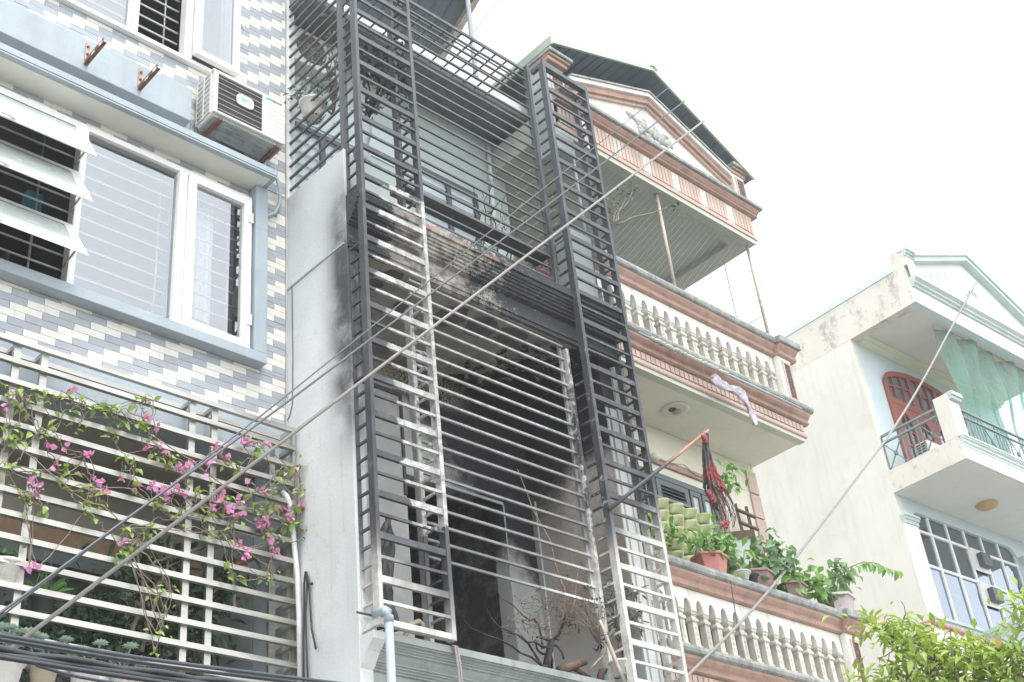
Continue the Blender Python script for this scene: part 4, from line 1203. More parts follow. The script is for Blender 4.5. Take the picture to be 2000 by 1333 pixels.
# canopy over the roof terrace
CN = put('roof_canopy', MB().ext_x([(8.05, 14.78), (9.9, 13.62), (9.9, 13.66), (8.05, 14.82)], 5.2, 8.62), 'roof_under', BH)
rb = MB()
for i in range(16):
    x = 5.35 + i*0.2
    rb.ext_x([(8.06, 14.756), (9.88, 13.614), (9.88, 13.634), (8.06, 14.776)], x, x+0.025)
put('canopy_rib', rb, 'slab_grey', CN)
put('canopy_beam', MB().ext_x([(8.04, 14.66), (9.9, 13.49), (9.9, 13.60), (8.04, 14.77)], 8.56, 8.64), 'pipe_rust', CN)
put('canopy_beam', MB().ext_x([(8.04, 14.60), (8.10, 14.56), (8.10, 14.73), (8.04, 14.77)], 5.2, 8.56), 'pipe_rust', CN)
pb = (8.283,8.035,12.880)
put('canopy_post', MB().tube([(pb[0], pb[1], 12.88), (pb[0], pb[1], 14.62)], 0.03, 8), 'sooted_grey', CN)
put('canopy_brace', MB().tube([(pb[0], pb[1], 13.6), (9.347,8.300,15.389)], 0.012, 6), 'sooted_grey', CN)

# air conditioner, pot and creepers of the upper storey, seen through the side bars
t = thing('outdoor_unit', 'white outdoor unit with round dark fan behind the upper side bars', 'air conditioner', (6.134,8.450,11.939))
c = (6.160,8.450,12.360)
put('casing', MB().box(c[0]-0.32, c[0]+0.38, 8.45, 8.64, c[2]-0.26, c[2]+0.26), 'white_plastic', t, bevel=0.012)
put('fan_hole', MB().ext_y([(c[0]+0.0+0.2*math.cos(k*math.pi/12), c[2]+0.2*math.sin(k*math.pi/12)) for k in range(24)], 8.44, 8.449), 'grey_dark', t)
fg = MB()
for k in range(8):
    a = k*math.pi/4
    fg.tube([(c[0], 8.436, c[2]), (c[0]+0.2*math.cos(a), 8.436, c[2]+0.2*math.sin(a))], 0.003, 4)
for r in (0.06, 0.12, 0.18):
    fg.tube([(c[0]+r*math.cos(k*math.pi/10), 8.436, c[2]+r*math.sin(k*math.pi/10)) for k in range(21)], 0.003, 4)
put('fan_guard', fg, 'grey_under', t)
t = thing('hanging_pot', 'white perforated pot hanging behind the upper side bars of the burnt house', 'potted plant', (5.879,8.050,10.863))
c = (5.880,8.050,10.885)
put('pot', pot(MB(), c, 0.10, 0.135, 0.20), 'pot_white', t, smooth=True)
hl = MB()
for k in range(14):
    a = 2*math.pi*k/14
    hl.lathe((c[0]+0.075*math.cos(a), c[1]+0.075*math.sin(a), c[2]-0.004), [(0, 0), (0.011, 0), (0.011, 0.003)], 8)
put('drain_hole', hl, 'gasket', t)
b = MB(); leafcloud(b, 130, (c[0], c[1], c[2]+0.27), (0.16, 0.12, 0.09), 0.07, 0.03, 0.3)
put('foliage', b, 'leaf_ashen', t, smooth=True)
put('hanger', MB().tube([(c[0]-0.13, c[1], c[2]+0.18), (c[0], c[1], c[2]+0.9)], 0.004, 4).tube([(c[0]+0.13, c[1], c[2]+0.18), (c[0], c[1], c[2]+0.9)], 0.004, 4), 'wire', t)
shrub('creeper', 'grey-green creeper climbing between the side bars and the corner post', 'plant', (6.050,7.950,10.954),
      [((5.912,7.750,11.804), (0.07, 0.05, 0.08)), ((5.890,7.800,11.497), (0.08, 0.05, 0.10)), ((5.949,7.800,11.279), (0.07, 0.05, 0.08)), ((5.819,8.200,11.189), (0.10, 0.05, 0.06)), ((5.932,7.600,11.789), (0.05, 0.04, 0.05))], 'leaf_ashen', 0.075, 0.04, 26)
shrub('burnt_creeper', 'charred black leaves hanging inside the left cage tower near the top', 'plant', (6.246,7.600,10.802),
      [((6.188,7.500,11.512), (0.09, 0.06, 0.07)), ((6.350,7.500,11.428), (0.09, 0.06, 0.07)), ((6.540,7.500,11.805), (0.09, 0.06, 0.05)), ((6.141,7.500,11.193), (0.06, 0.06, 0.07)), ((6.331,7.500,11.056), (0.07, 0.06, 0.06)), ((6.154,7.500,10.744), (0.05, 0.06, 0.04)), ((6.659,7.500,11.503), (0.05, 0.04, 0.05))], 'leaf_burnt', 0.085, 0.045, 34, stemm='charred_wood')
def sheet(mb, pts, th=0.004, seg=1):
    n = len(pts[0])
    b = len(mb.v)
    for row in pts:
        mb.v += [tuple(p) for p in row]
    for i in range(len(pts)-1):
        for j in range(n-1):
            mb.f.append((b+i*n+j, b+i*n+j+1, b+(i+1)*n+j+1, b+(i+1)*n+j))
    return mb
sb = MB()
rows = []
for i in range(12):
    f = i/11
    row = []
    for j in range(6):
        g = j/5
        p = Vector((5.994,7.500,10.538)).lerp(Vector((6.190,7.500,10.552)), g)
        q = Vector((6.036,7.500,10.032)).lerp(Vector((6.135,7.500,10.044)), g)
        e = p.lerp(q, f)
        e.y += 0.03*math.sin(g*7+f*3)
        e.x += 0.012*math.sin(f*9)
        row.append(e)
    rows.append(row)
o = one('torn_sheet', sheet(sb, rows), 'cloth_grey', 'torn grey plastic sheet hanging in the left cage tower', 'sheet', smooth=True)
o.modifiers.new('thickness', 'SOLIDIFY').thickness = 0.006
# black scrollwork railing in front of the upper window
SR = thing('scroll_railing', 'small black scrollwork iron railing in front of the upper storey window', 'railing', (7.970,8.300,10.218))
for (a_, b_) in (((7.563,8.300,10.301), (8.255,8.300,10.286)), ((7.578,8.300,10.491), (8.276,8.300,10.481))):
    put('rail', MB().tube([a_, b_], 0.010, 6), 'cable_black', SR)
for i in range(6):
    f = (i+0.5)/6
    lo = Vector((7.563,8.300,10.301)).lerp(Vector((8.255,8.300,10.286)), f); hi = Vector((7.578,8.300,10.491)).lerp(Vector((8.276,8.300,10.481)), f)
    m_ = lo.lerp(hi, 0.5)
    s_ = 1 if i % 2 else -1
    put('scroll', MB().tube([(m_.x + s_*(0.075-0.009*k)*math.cos(k*0.75), m_.y, m_.z + (0.075-0.009*k)*math.sin(k*0.75)) for k in range(8)], 0.007, 5).tube([lo, hi], 0.006, 5), 'cable_black', SR, smooth=True)
# burnt twigs of the upper balcony
tw = MB()
starts = [(7.744,7.750,9.846),(7.849,7.750,9.826),(7.932,7.750,9.795),(8.028,7.750,9.803),(8.092,7.750,9.730),(8.200,7.750,9.709),(8.012,7.750,10.102),(7.797,7.750,10.005),(7.876,7.750,10.386)]
ends = [(7.804,7.750,10.742),(7.916,7.750,10.747),(7.977,7.750,10.434),(8.174,7.750,10.385),(8.376,7.750,10.768),(8.387,7.750,10.556),(8.015,7.750,10.957),(7.772,7.750,10.583),(8.355,7.750,10.905)]
for p, q in zip(starts, ends):
    tw.tube(wob(p, q, 9, 0.03), [0.009-0.0006*i for i in range(10)], 5)
for _ in range(30):
    p = Vector(R.choice(starts)).lerp(Vector(R.choice(ends)), R.random())
    tw.tube(wob(p, p + rv(0.16), 4, 0.02), 0.003, 4)
one('burnt_twigs', tw, 'charred_wood', 'thin burnt twigs standing behind the upper balcony bars', 'twigs')
shrub('burnt_potted_plant', 'shrivelled grey plant in a terracotta pot at the right end of the upper sill', 'potted plant', (8.562,7.720,9.810),
      [((8.418,7.720,9.864), (0.06, 0.04, 0.035)), ((8.589,7.720,9.993), (0.07, 0.04, 0.045)), ((8.727,7.720,9.983), (0.05, 0.04, 0.03))], 'leaf_burnt', 0.035, 0.02, 60)
bp = [o for o in col.objects if o.name.startswith('burnt_potted_plant')][0]
c = (8.569,7.720,9.697)
put('pot', pot(MB(), c, 0.085, 0.12, 0.15), 'terracotta', bp, smooth=True)

# ------------------------------------------------------------------ security cage of the burnt house
def rungs(t, x, z0, z1, step=0.154, y0=7.2755, y1=7.4095, nm='rung'):
    z = z0
    while z < z1:
        piece(nm, 'cage_paint', t, x-0.010, x+0.010, y0, y1, z-0.010, z+0.010)
        z += step
LT = thing('cage_tower', 'sooted ladder-like cage tower at the left corner of the burnt balconies', 'security grille', (6.15, 7.35, 5.2))
piece('post', 'cage_paint', LT, 5.785, 5.822, 7.20, 7.275, 5.2, 13.7)
piece('post', 'cage_paint', LT, 6.490, 6.530, 7.20, 7.275, 5.2, 13.7)
piece('back_post', 'cage_paint', LT, 5.785, 5.822, 7.41, 7.49, 9.21, 13.7)
piece('back_post', 'cage_paint', LT, 5.785, 5.822, 7.41, 7.49, 5.2, 8.95)
piece('back_post', 'cage_paint', LT, 6.442, 6.484, 7.41, 7.485, 9.42, 13.7)
piece('back_post', 'cage_paint', LT, 6.442, 6.484, 7.41, 7.485, 5.2, 8.42)
piece('bottom_rail', 'cage_paint', LT, 5.8225, 6.4895, 7.203, 7.262, 5.203, 5.25)
piece('bottom_rail', 'cage_paint', LT, 5.788, 5.819, 7.2755, 7.4095, 5.203, 5.25)
for i in range(46):
    z = 5.385 + 0.1805*i
    h = 0.0275 if i % 2 else 0.0125
    d = 0.03 if i % 2 else 0.022
    piece('thick_bar' if i % 2 else 'thin_bar', 'cage_paint', LT, 5.8225, 6.4895, 7.206, 7.206+d, z-h, z+h)
rungs(LT, 5.803, 5.40, 8.93); rungs(LT, 5.803, 9.30, 13.6)
rungs(LT, 6.47, 5.40, 8.40); rungs(LT, 6.47, 9.55, 13.6)

RT = thing('cage_tower', 'cage tower at the right corner, black above and clean white below', 'security grille', (8.9, 7.35, 4.6))
piece('post', 'cage_paint', RT, 8.555, 8.600, 7.20, 7.275, 4.6, 12.66)
piece('post', 'cage_paint', RT, 9.270, 9.310, 7.20, 7.275, 4.6, 12.66)
piece('back_post', 'cage_paint', RT, 8.492, 8.534, 7.40, 7.475, 9.42, 12.70)
piece('back_post', 'cage_paint', RT, 8.492, 8.534, 7.40, 7.475, 4.6, 8.72)
piece('back_post', 'cage_paint', RT, 9.284, 9.322, 7.372, 7.444, 4.6, 12.66)
piece('top_rail', 'cage_paint', RT, 8.6005, 9.2695, 7.203, 7.272, 12.60, 12.658)
piece('top_rail', 'cage_paint', RT, 8.556, 8.598, 7.2755, 7.3995, 12.60, 12.658)
piece('top_rail', 'cage_paint', RT, 9.275, 9.305, 7.2755, 7.3715, 12.60, 12.658)
for i in range(10):
    z = 12.255 - 0.361*i
    piece('thick_bar', 'cage_paint', RT, 8.6005, 9.2695, 7.206, 7.236, z-0.0275, z+0.0275)
    piece('thin_bar', 'cage_paint', RT, 8.6005, 9.2695, 7.206, 7.228, z+0.168, z+0.193)
piece('thin_bar', 'cage_paint', RT, 8.6005, 9.2695, 7.206, 7.228, 8.80, 8.825)
piece('thin_bar', 'cage_paint', RT, 8.6005, 9.2695, 7.206, 7.228, 8.638, 8.663)
for i in range(11):
    z = 8.46 - 0.361*i
    piece('thick_bar', 'cage_paint', RT, 8.6005, 9.2695, 7.206, 7.236, z-0.0275, z+0.0275)
    piece('thin_bar', 'cage_paint', RT, 8.6005, 9.2695, 7.206, 7.228, z-0.193, z-0.168)
rungs(RT, 8.56, 4.75, 8.40, y1=7.3995); rungs(RT, 8.56, 9.50, 12.55, y1=7.3995)
rungs(RT, 9.292, 4.75, 12.55, y1=7.3715)

LP = thing('window_grille', 'grille of long horizontal bars across the burnt lower balcony', 'security grille', (7.5, 7.45, 5.9))
for i in range(19):
    z = 5.99 + 0.154*i
    piece('bar', 'cage_paint', LP, 6.4845, 8.4915, 7.437, 7.459, z-0.011, z+0.011)
piece('end_post', 'cage_paint', LP, 8.462, 8.4915, 7.46, 7.49, 5.9, 8.785)
UP = thing('window_grille', 'grille of long dark horizontal bars across the upper balcony', 'security grille', (7.5, 7.45, 9.4))
for i in range(22):
    z = 9.45 + 0.1531*i
    h = 0.02 if i == 21 else 0.0105
    piece('bar', 'cage_paint', UP, 6.4845, 8.4915, 7.437, 7.459, z-h, z+h)
piece('cross_beam', 'cage_paint', UP, 6.4845, 8.4915, 7.4595, 7.64, 9.895, 9.955)
TG = thing('roof_grille', 'horizontal grid of dark rods closing the top of the burnt balcony cage', 'security grille', (7.4, 7.8, 12.66))
for i in range(15):
    x = 5.95 + 0.175*i
    piece('rod', 'cage_paint', TG, x-0.008, x+0.008, 7.4595, 8.029, 12.648, 12.664)
for y in (7.60, 7.75, 7.90):
    piece('cross_rod', 'cage_paint', TG, 5.83, 8.49, y-0.008, y+0.008, 12.6645, 12.680)
SG = thing('side_grille', 'grey bars slanting back along the upper side of the burnt house', 'security grille', (5.79, 7.9, 10.0))
for i in range(24):
    z = 10.10 + 0.1531*i
    piece('bar', 'cage_paint', SG, 5.790, 5.812, 7.4905, 8.344, z-0.011, z+0.011)

# ------------------------------------------------------------------ things on and below the lower balcony
pp = (5.797,7.115,4.968)
px, py = pp[0], 7.12
one('drain_pipe', MB().tube([(px, 7.27, 5.29), (px, 7.20, 5.29), (px, 7.155, 5.285), (px, 7.125, 5.26), (px, 7.115, 5.225), (px, 7.115, 5.18)], 0.037, 12).tube([(px, 7.115, 5.19), (px, 7.115, 0.2)], 0.0325, 12), 'pvc_grey', 'grey plastic drain pipe with elbow below the left cage tower', 'pipe', smooth=True)
cb = MB()
for dx in (0, 0.024):
    cb.tube([(6.503,7.230,5.163), (6.52+dx, 7.22, 5.16), (6.535+dx, 7.215, 5.0), (6.54+dx, 7.215, 4.6), (6.54+dx, 7.3, 3.0)], 0.011, 6)
one('cable_pair', cb, 'cable_white', 'pair of pale cables hanging over the sill below the left cage tower', 'cable', smooth=True)
one('hose_stub', MB().tube([(6.217,7.450,5.255), (6.275,7.450,5.361), (6.371,7.450,5.413), (6.410,7.450,5.387), (6.396,7.450,5.329)], 0.022, 8), 'pot_tan', 'tan bent hose stub lying in the bottom of the left cage tower', 'hose', smooth=True)
one('black_rod', MB().tube([(5.707,7.380,5.334), (5.847,7.320,5.307)], 0.010, 6), 'cable_black', 'short black rod poking through the left cage tower near its foot', 'rod')
sb = MB(); rows = []
left = [(6.033,7.360,6.190),(5.980,7.360,6.066),(5.921,7.360,5.899),(5.893,7.360,5.721),(5.874,7.360,5.549),(5.896,7.360,5.388),(5.907,7.360,5.228)]
right = [(6.043,7.360,6.184),(6.062,7.360,6.064),(6.074,7.360,5.913),(6.060,7.360,5.758),(6.055,7.360,5.587),(6.065,7.360,5.422),(6.074,7.360,5.239)]
for i in range(25):
    f = i/24*6
    k = min(int(f), 5)
    a = Vector(left[k]).lerp(Vector(left[k+1]), f-k); b_ = Vector(right[k]).lerp(Vector(right[k+1]), f-k)
    row = []
    for j in range(9):
        e = a.lerp(b_, j/8)
        e.y += 0.035*math.sin(j*1.9+i*0.35)+R.uniform(-.006, .006)
        e.x += R.uniform(-.004, .004)
        row.append(e)
    rows.append(row)
o = one('black_sheet', sheet(sb, rows), 'sheet_black', 'crumpled black plastic sheet hanging behind the left cage tower', 'sheet', smooth=True)
o.modifiers.new('thickness', 'SOLIDIFY').thickness = 0.008

DT = thing('dead_tree', 'burnt leafless small tree with tangled branches on the lower sill', 'tree', (7.903,7.600,5.339))
def cr(Y, *pts):
    return pts
put('trunk', MB().tube([(7.892,7.600,5.331),(7.929,7.600,5.432),(7.970,7.600,5.520),(7.989,7.600,5.572),(8.011,7.600,5.608)], [0.036, 0.034, 0.032, 0.028, 0.02], 8), 'charred_wood', DT, smooth=True)
bo1 = MB()
bo1.tube([(8.090,7.620,5.637),(8.174,7.620,5.811),(8.234,7.620,5.975),(8.272,7.620,6.137),(8.234,7.620,6.216),(8.198,7.620,6.313),(8.178,7.620,6.405),(8.160,7.620,6.589),(8.066,7.620,6.728),(7.981,7.620,6.852),(7.916,7.620,7.037),(7.830,7.620,7.247)], [0.014, 0.013, 0.012, 0.012, 0.011, 0.010, 0.009, 0.008, 0.007, 0.006, 0.005, 0.004], 6)
bo1.tube([(8.111,7.620,5.633),(8.258,7.620,5.844),(8.368,7.620,6.018),(8.412,7.620,6.140),(8.457,7.620,6.299),(8.499,7.620,6.406)], [0.012, 0.011, 0.010, 0.008, 0.006, 0.004], 6)
put('limb', bo1, 'bare_wood', DT, smooth=True)
bo2 = MB()
for pl in ([(7.924,7.580,5.521),(7.856,7.580,5.501),(7.860,7.580,5.598),(7.834,7.580,5.715),(7.786,7.580,5.755),(7.739,7.580,5.730),(7.657,7.580,5.755),(7.541,7.580,5.829),(7.421,7.580,5.879),(7.380,7.580,5.968)], [(7.873,7.580,5.329),(7.811,7.580,5.343),(7.702,7.580,5.395),(7.589,7.580,5.407),(7.491,7.580,5.444),(7.333,7.580,5.487),(7.173,7.580,5.496),(7.027,7.580,5.516),(6.965,7.580,5.581)], [(7.841,7.580,5.332),(7.794,7.580,5.371),(7.760,7.580,5.429),(7.687,7.580,5.511),(7.611,7.580,5.569),(7.508,7.580,5.574),(7.347,7.580,5.607),(7.274,7.580,5.672),(7.241,7.580,5.745)], [(7.935,7.560,5.508),(7.836,7.560,5.495),(7.755,7.560,5.524),(7.658,7.560,5.515),(7.549,7.560,5.559),(7.425,7.560,5.560)], [(7.997,7.600,5.589),(7.922,7.600,5.600),(7.848,7.600,5.611),(7.809,7.600,5.596)], [(8.010,7.600,5.600),(8.101,7.600,5.690),(8.201,7.600,5.826),(8.225,7.600,5.898)], [(8.006,7.600,5.575),(8.081,7.600,5.564),(8.115,7.600,5.505),(8.128,7.600,5.450)], [(7.970,7.600,5.488),(7.970,7.600,5.415),(7.970,7.600,5.344)], [(7.937,7.600,5.482),(7.869,7.600,5.462),(7.827,7.600,5.463),(7.809,7.600,5.492),(7.801,7.600,5.578)]):
    bo2.tube(wob(pl[0], pl[0], 1, 0) and [Vector(p)+rv(0.008) for p in pl], [max(0.003, 0.013-0.0012*i) for i in range(len(pl))], 6)
put('branch', bo2, 'charred_wood', DT, smooth=True)
tw = MB()
nodes = [(7.633,7.560,5.865),(7.803,7.560,5.933),(7.967,7.560,5.933),(8.085,7.560,5.974),(8.170,7.560,5.806),(8.278,7.560,5.843),(7.999,7.560,5.923),(7.503,7.560,5.677),(7.713,7.560,5.677),(7.881,7.560,5.652),(7.756,7.560,5.533),(7.989,7.560,5.787),(8.130,7.560,5.974),(8.302,7.560,5.916),(8.562,7.560,6.335),(8.582,7.560,6.180),(8.464,7.560,6.051),(8.284,7.560,5.811),(8.199,7.560,5.711),(7.627,7.560,5.669),(7.524,7.560,5.602),(7.839,7.560,5.808),(8.132,7.560,5.849),(8.459,7.560,6.154),(8.394,7.560,6.316),(8.645,7.560,6.326)]
for _ in range(46):
    p = R.choice(nodes); q = R.choice(nodes)
    if (Vector(p)-Vector(q)).length < 0.75:
        tw.tube(wob(p, q, 10, 0.03), 0.0028, 4, cap=False)
for _ in range(70):
    p = Vector(R.choice(nodes)) + rv(0.05)
    tw.tube(wob(p, p + rv(0.13), 4, 0.02), 0.0026, 4, cap=False)
o = put('twigs', tw, 'twig', DT); o['kind'] = 'stuff'
lb = MB()
for _ in range(46):
    leafcloud(lb, 1, R.choice(nodes[-12:]), (0.05, 0.04, 0.05), 0.05, 0.022, 0.6)
put('dry_leaf', lb, 'leaf_burnt', DT)['kind'] = 'stuff'
one('charred_log', MB().tube([(7.951,7.500,5.297),(8.030,7.500,5.322),(8.100,7.500,5.349),(8.196,7.500,5.393),(8.286,7.500,5.428)], [0.040, 0.042, 0.038, 0.036, 0.032], 9).tube([(8.164,7.520,5.350),(8.248,7.520,5.324),(8.345,7.520,5.300)], [0.022, 0.02, 0.016], 7), 'ember_wood', 'short charred log with orange bare wood lying on the sill', 'log', smooth=True)
one('charred_stub', MB().tube([(8.392,7.450,5.245),(8.409,7.450,5.304),(8.427,7.450,5.343),(8.490,7.450,5.374)], [0.034, 0.034, 0.03, 0.02], 8), 'ember_wood', 'burnt reddish wood stub standing at the foot of the right cage tower', 'stump', smooth=True)
# dried bundle tied to the right tower
DB = thing('dry_bundle', 'bundle of dried grey stalks tied to the right cage tower', 'plant', (8.366,7.360,5.537))
db = MB()
foot = Vector([(8.350,7.360,5.572)][0])
for _ in range(46):
    q = Vector([(8.242,7.360,5.816)][0]) + Vector((R.uniform(-.17, .17), R.uniform(-.1, .06), R.uniform(-.12, .16)))
    db.tube(wob(foot+rv(0.012), q, 5, 0.015), 0.0032, 4, cap=False)
put('stalks', db, 'twig', DB)
b = MB()
leafcloud(b, 26, foot, (0.03, 0.03, 0.05), 0.06, 0.02, 0.8)
leafcloud(b, 60, [(8.325,7.360,5.900)][0], (0.07, 0.05, 0.08), 0.04, 0.015, 0.4)
put('dry_leaf', b, 'leaf_burnt', DB)['kind'] = 'stuff'
one('leaning_stick', MB().tube([(8.320,7.300,5.744),(8.364,7.300,5.645),(8.417,7.300,5.507),(8.478,7.300,5.356),(8.540,7.300,5.214)], [0.018, 0.019, 0.019, 0.018, 0.018], 7), 'pipe_rust', 'pale stick leaning against the right cage tower', 'stick', smooth=True)
one('leaning_stick', MB().tube([(8.173,7.360,5.285),(8.299,7.360,5.393),(8.412,7.360,5.481)], 0.010, 6), 'bare_wood', 'short brown stick propped behind the right cage tower', 'stick', smooth=True)
shrub('oleander', 'dark long-leaved plant growing inside the right cage tower', 'potted plant', (8.618,7.360,5.450),
      [((8.642,7.360,6.131), (0.05, 0.04, 0.07)), ((8.636,7.360,5.932), (0.05, 0.04, 0.07)), ((8.614,7.360,5.758), (0.05, 0.04, 0.05)), ((8.871,7.330,6.128), (0.05, 0.03, 0.03)), ((8.870,7.330,5.894), (0.06, 0.03, 0.05))], 'leaf_ashen', 0.11, 0.024, 34, down=0.0)
put('pot', pot(MB(), (8.573,7.360,5.294), 0.07, 0.095, 0.13), 'pot_white', [o for o in col.objects if o.name == 'oleander'][0], smooth=True)

# =================================================================== the peach-trimmed house
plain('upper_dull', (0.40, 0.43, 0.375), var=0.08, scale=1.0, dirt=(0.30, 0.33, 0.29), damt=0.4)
CH = thing('peach_house', 'cream house with peach mouldings, balustraded balconies and a green gable roof', 'house', (11.0, 8.3, 0.0))
put('lower_wall', MB().box(9.285, 9.75, 8.32, 8.52, 0.13, 8.985).box(11.86, 12.80, 8.32, 8.52, 0.13, 8.985).box(9.75, 11.86, 8.32, 8.52, 8.36, 8.985), 'cream_wall', CH)
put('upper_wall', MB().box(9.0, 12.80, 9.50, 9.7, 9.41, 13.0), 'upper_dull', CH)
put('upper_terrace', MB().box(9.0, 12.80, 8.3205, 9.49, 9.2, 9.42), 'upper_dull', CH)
put('side_wall', MB().box(12.56, 12.80, 8.52, 12.0, 0.13, 9.19).box(9.285, 9.45, 8.52, 12.0, 0.13, 9.19), 'cream_wall', CH)
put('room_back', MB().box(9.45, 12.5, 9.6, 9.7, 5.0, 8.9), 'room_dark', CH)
put('balcony_slab', MB().box(9.29, 12.79, 7.51, 8.319, 8.988, 9.40), 'cream_soffit', CH)
put('balcony_slab', MB().box(9.29, 12.79, 7.51, 8.319, 5.33, 5.74), 'cream_soffit', CH)
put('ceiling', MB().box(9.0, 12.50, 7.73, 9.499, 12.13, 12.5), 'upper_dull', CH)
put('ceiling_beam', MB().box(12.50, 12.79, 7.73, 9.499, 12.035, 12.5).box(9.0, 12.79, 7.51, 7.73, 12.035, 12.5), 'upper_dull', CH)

def balcony(dz, xe=12.80):
    z = lambda v: v + dz
    put('slab_cap', MB().ext_x([(7.70, z(9.452)), (7.375, z(9.452)), (7.358, z(9.440)), (7.352, z(9.41)), (7.360, z(9.38)), (7.385, z(9.366)), (7.70, z(9.366))], 9.302, xe+0.14), 'weathered_cap', CH)
    put('slab_cyma', MB().ext_x([(7.6, z(9.365)), (7.395, z(9.365)), (7.40, z(9.335)), (7.425, z(9.305)), (7.448, z(9.285)), (7.455, z(9.265)), (7.440, z(9.252)), (7.445, z(9.232)), (7.47, z(9.222)), (7.6, z(9.222))], 9.302, xe+0.10), 'peach', CH)
    put('dentil_band', MB().box(9.302, xe+0.02, 7.500, 7.60, z(9.09), z(9.2215)), 'white_plaster', CH)
    for k in range(43):
        x = 9.33 + 0.0812*k
        piece('dentil', 'peach_light', CH, x, x+0.064, 7.478, 7.4995, z(9.118), z(9.202))
    put('slab_fillet', MB().ext_x([(7.6, z(9.089)), (7.474, z(9.089)), (7.470, z(9.045)), (7.482, z(9.032)), (7.6, z(9.032))], 9.302, xe+0.035), 'peach_light', CH)
    put('slab_foot', MB().box(9.302, xe+0.006, 7.496, 7.60, z(8.982), z(9.031)), 'green_cream', CH)
    # balusters and the arched plate above them
    key = 'baluster_mesh'
    if key not in CACHE:
        b = MB().loft_sq((0, 0, 0), [(0.060, 0.0), (0.060, 0.022), (0.042, 0.075), (0.048, 0.080), (0.048, 0.095), (0.038, 0.10), (0.036, 0.33), (0.050, 0.345), (0.050, 0.365), (0.036, 0.385), (0.032, 0.40), (0.044, 0.42), (0.044, 0.45), (0.034, 0.455), (0.034, 0.52)])
        for s in (0.16, 0.22, 0.28):
            b.box(-0.008, 0.008, -0.042, -0.034, s-0.012, s+0.012)
        me = bpy.data.meshes.new('baluster')
        me.from_pydata(b.v, [], b.f)
        me.materials.append(MATS['baluster_cream'])
        CACHE[key] = me
    off = BASE[CH.name]
    n = 17
    x0 = 9.41; step = 0.1915
    for k in range(n):
        o = bpy.data.objects.new('baluster', CACHE[key])
        col.objects.link(o)
        o.parent = CH
        o.location = (x0+step*k-off[0], 7.565-off[1], z(9.453)-off[2])
    pts = [(9.302, z(10.12)), (9.302, z(9.88))]
    for k in range(n-1):
        a, b_ = x0+step*k+0.040, x0+step*(k+1)-0.040
        pts.append((a, z(9.90)))
        for i in range(1, 8):
            th = math.pi*i/8
            pts.append(((a+b_)/2-(b_-a)/2*math.cos(th), z(9.90)+0.125*math.sin(th)))
        pts.append((b_, z(9.90)))
    pts += [(12.52, z(9.88)), (12.52, z(10.12))]
    b = MB()
    # built as a fan of quads so that the arches stay clean
    k0 = 0
    low = pts[1:-1]
    for i in range(len(low)-1):
        (xa, za), (xb, zb) = low[i], low[i+1]
        if xb-xa < 1e-6:
            continue
        j = len(b.v)
        zt = z(10.12)
        b.v += [(xa, 7.512, za), (xb, 7.512, zb), (xb, 7.512, zt), (xa, 7.512, zt), (xa, 7.615, za), (xb, 7.615, zb), (xb, 7.615, zt), (xa, 7.615, zt)]
        b.f += [(j, j+1, j+2, j+3), (j+5, j+4, j+7, j+6), (j+1, j, j+4, j+5)]
    put('arched_plate', b, 'white_plaster', CH)
    put('rail_cyma', MB().ext_x([(7.68, z(10.275)), (7.420, z(10.275)), (7.425, z(10.245)), (7.448, z(10.215)), (7.468, z(10.195)), (7.474, z(10.175)), (7.460, z(10.160)), (7.465, z(10.135)), (7.49, z(10.121)), (7.68, z(10.121))], 9.302, 12.56), 'peach', CH)
    put('rail_cap', MB().ext_x([(7.72, z(10.372)), (7.405, z(10.372)), (7.388, z(10.360)), (7.382, z(10.325)), (7.390, z(10.290)), (7.41, z(10.276)), (7.72, z(10.276))], 9.302, 12.55), 'weathered_cap', CH)
    # corner pedestal
    put('pedestal', MB().box(12.535, 12.80, 7.44, 7.70, z(9.453), z(10.12)), 'white_plaster', CH)
    put('pedestal_cyma', MB().ext_x([(7.74, z(10.277)), (7.355, z(10.277)), (7.36, z(10.245)), (7.385, z(10.215)), (7.405, z(10.195)), (7.41, z(10.175)), (7.395, z(10.160)), (7.40, z(10.135)), (7.425, z(10.119)), (7.74, z(10.119))], 12.53, 12.90), 'peach', CH)
    put('pedestal_cap', MB().box(12.51, 12.95, 7.32, 7.76, z(10.278), z(10.376)), 'weathered_cap', CH, bevel=0.012)
    f = MB()
    xa, xb, za, zb = 12.60, 12.775, z(9.50), z(10.06)
    f.box(xa, xb, 7.425, 7.4395, zb-0.028, zb).box(xa, xb, 7.425, 7.4395, za, za+0.028).box(xa, xa+0.028, 7.425, 7.4395, za+0.028, zb-0.028).box(xb-0.028, xb, 7.425, 7.4395, za+0.028, zb-0.028)
    put('panel_frame', f, 'peach_light', CH)
    put('panel', MB().box(xa+0.028, xb-0.028, 7.432, 7.4395, za+0.028, zb-0.028), 'pebble_dash', CH)
balcony(0.0)
balcony(-3.665)
put('left_pedestal', MB().box(8.955, 9.275, 7.50, 7.74, 9.41, 10.53).box(8.94, 9.283, 7.485, 7.76, 10.44, 10.54), 'sooted_grey', CH, bevel=0.01)

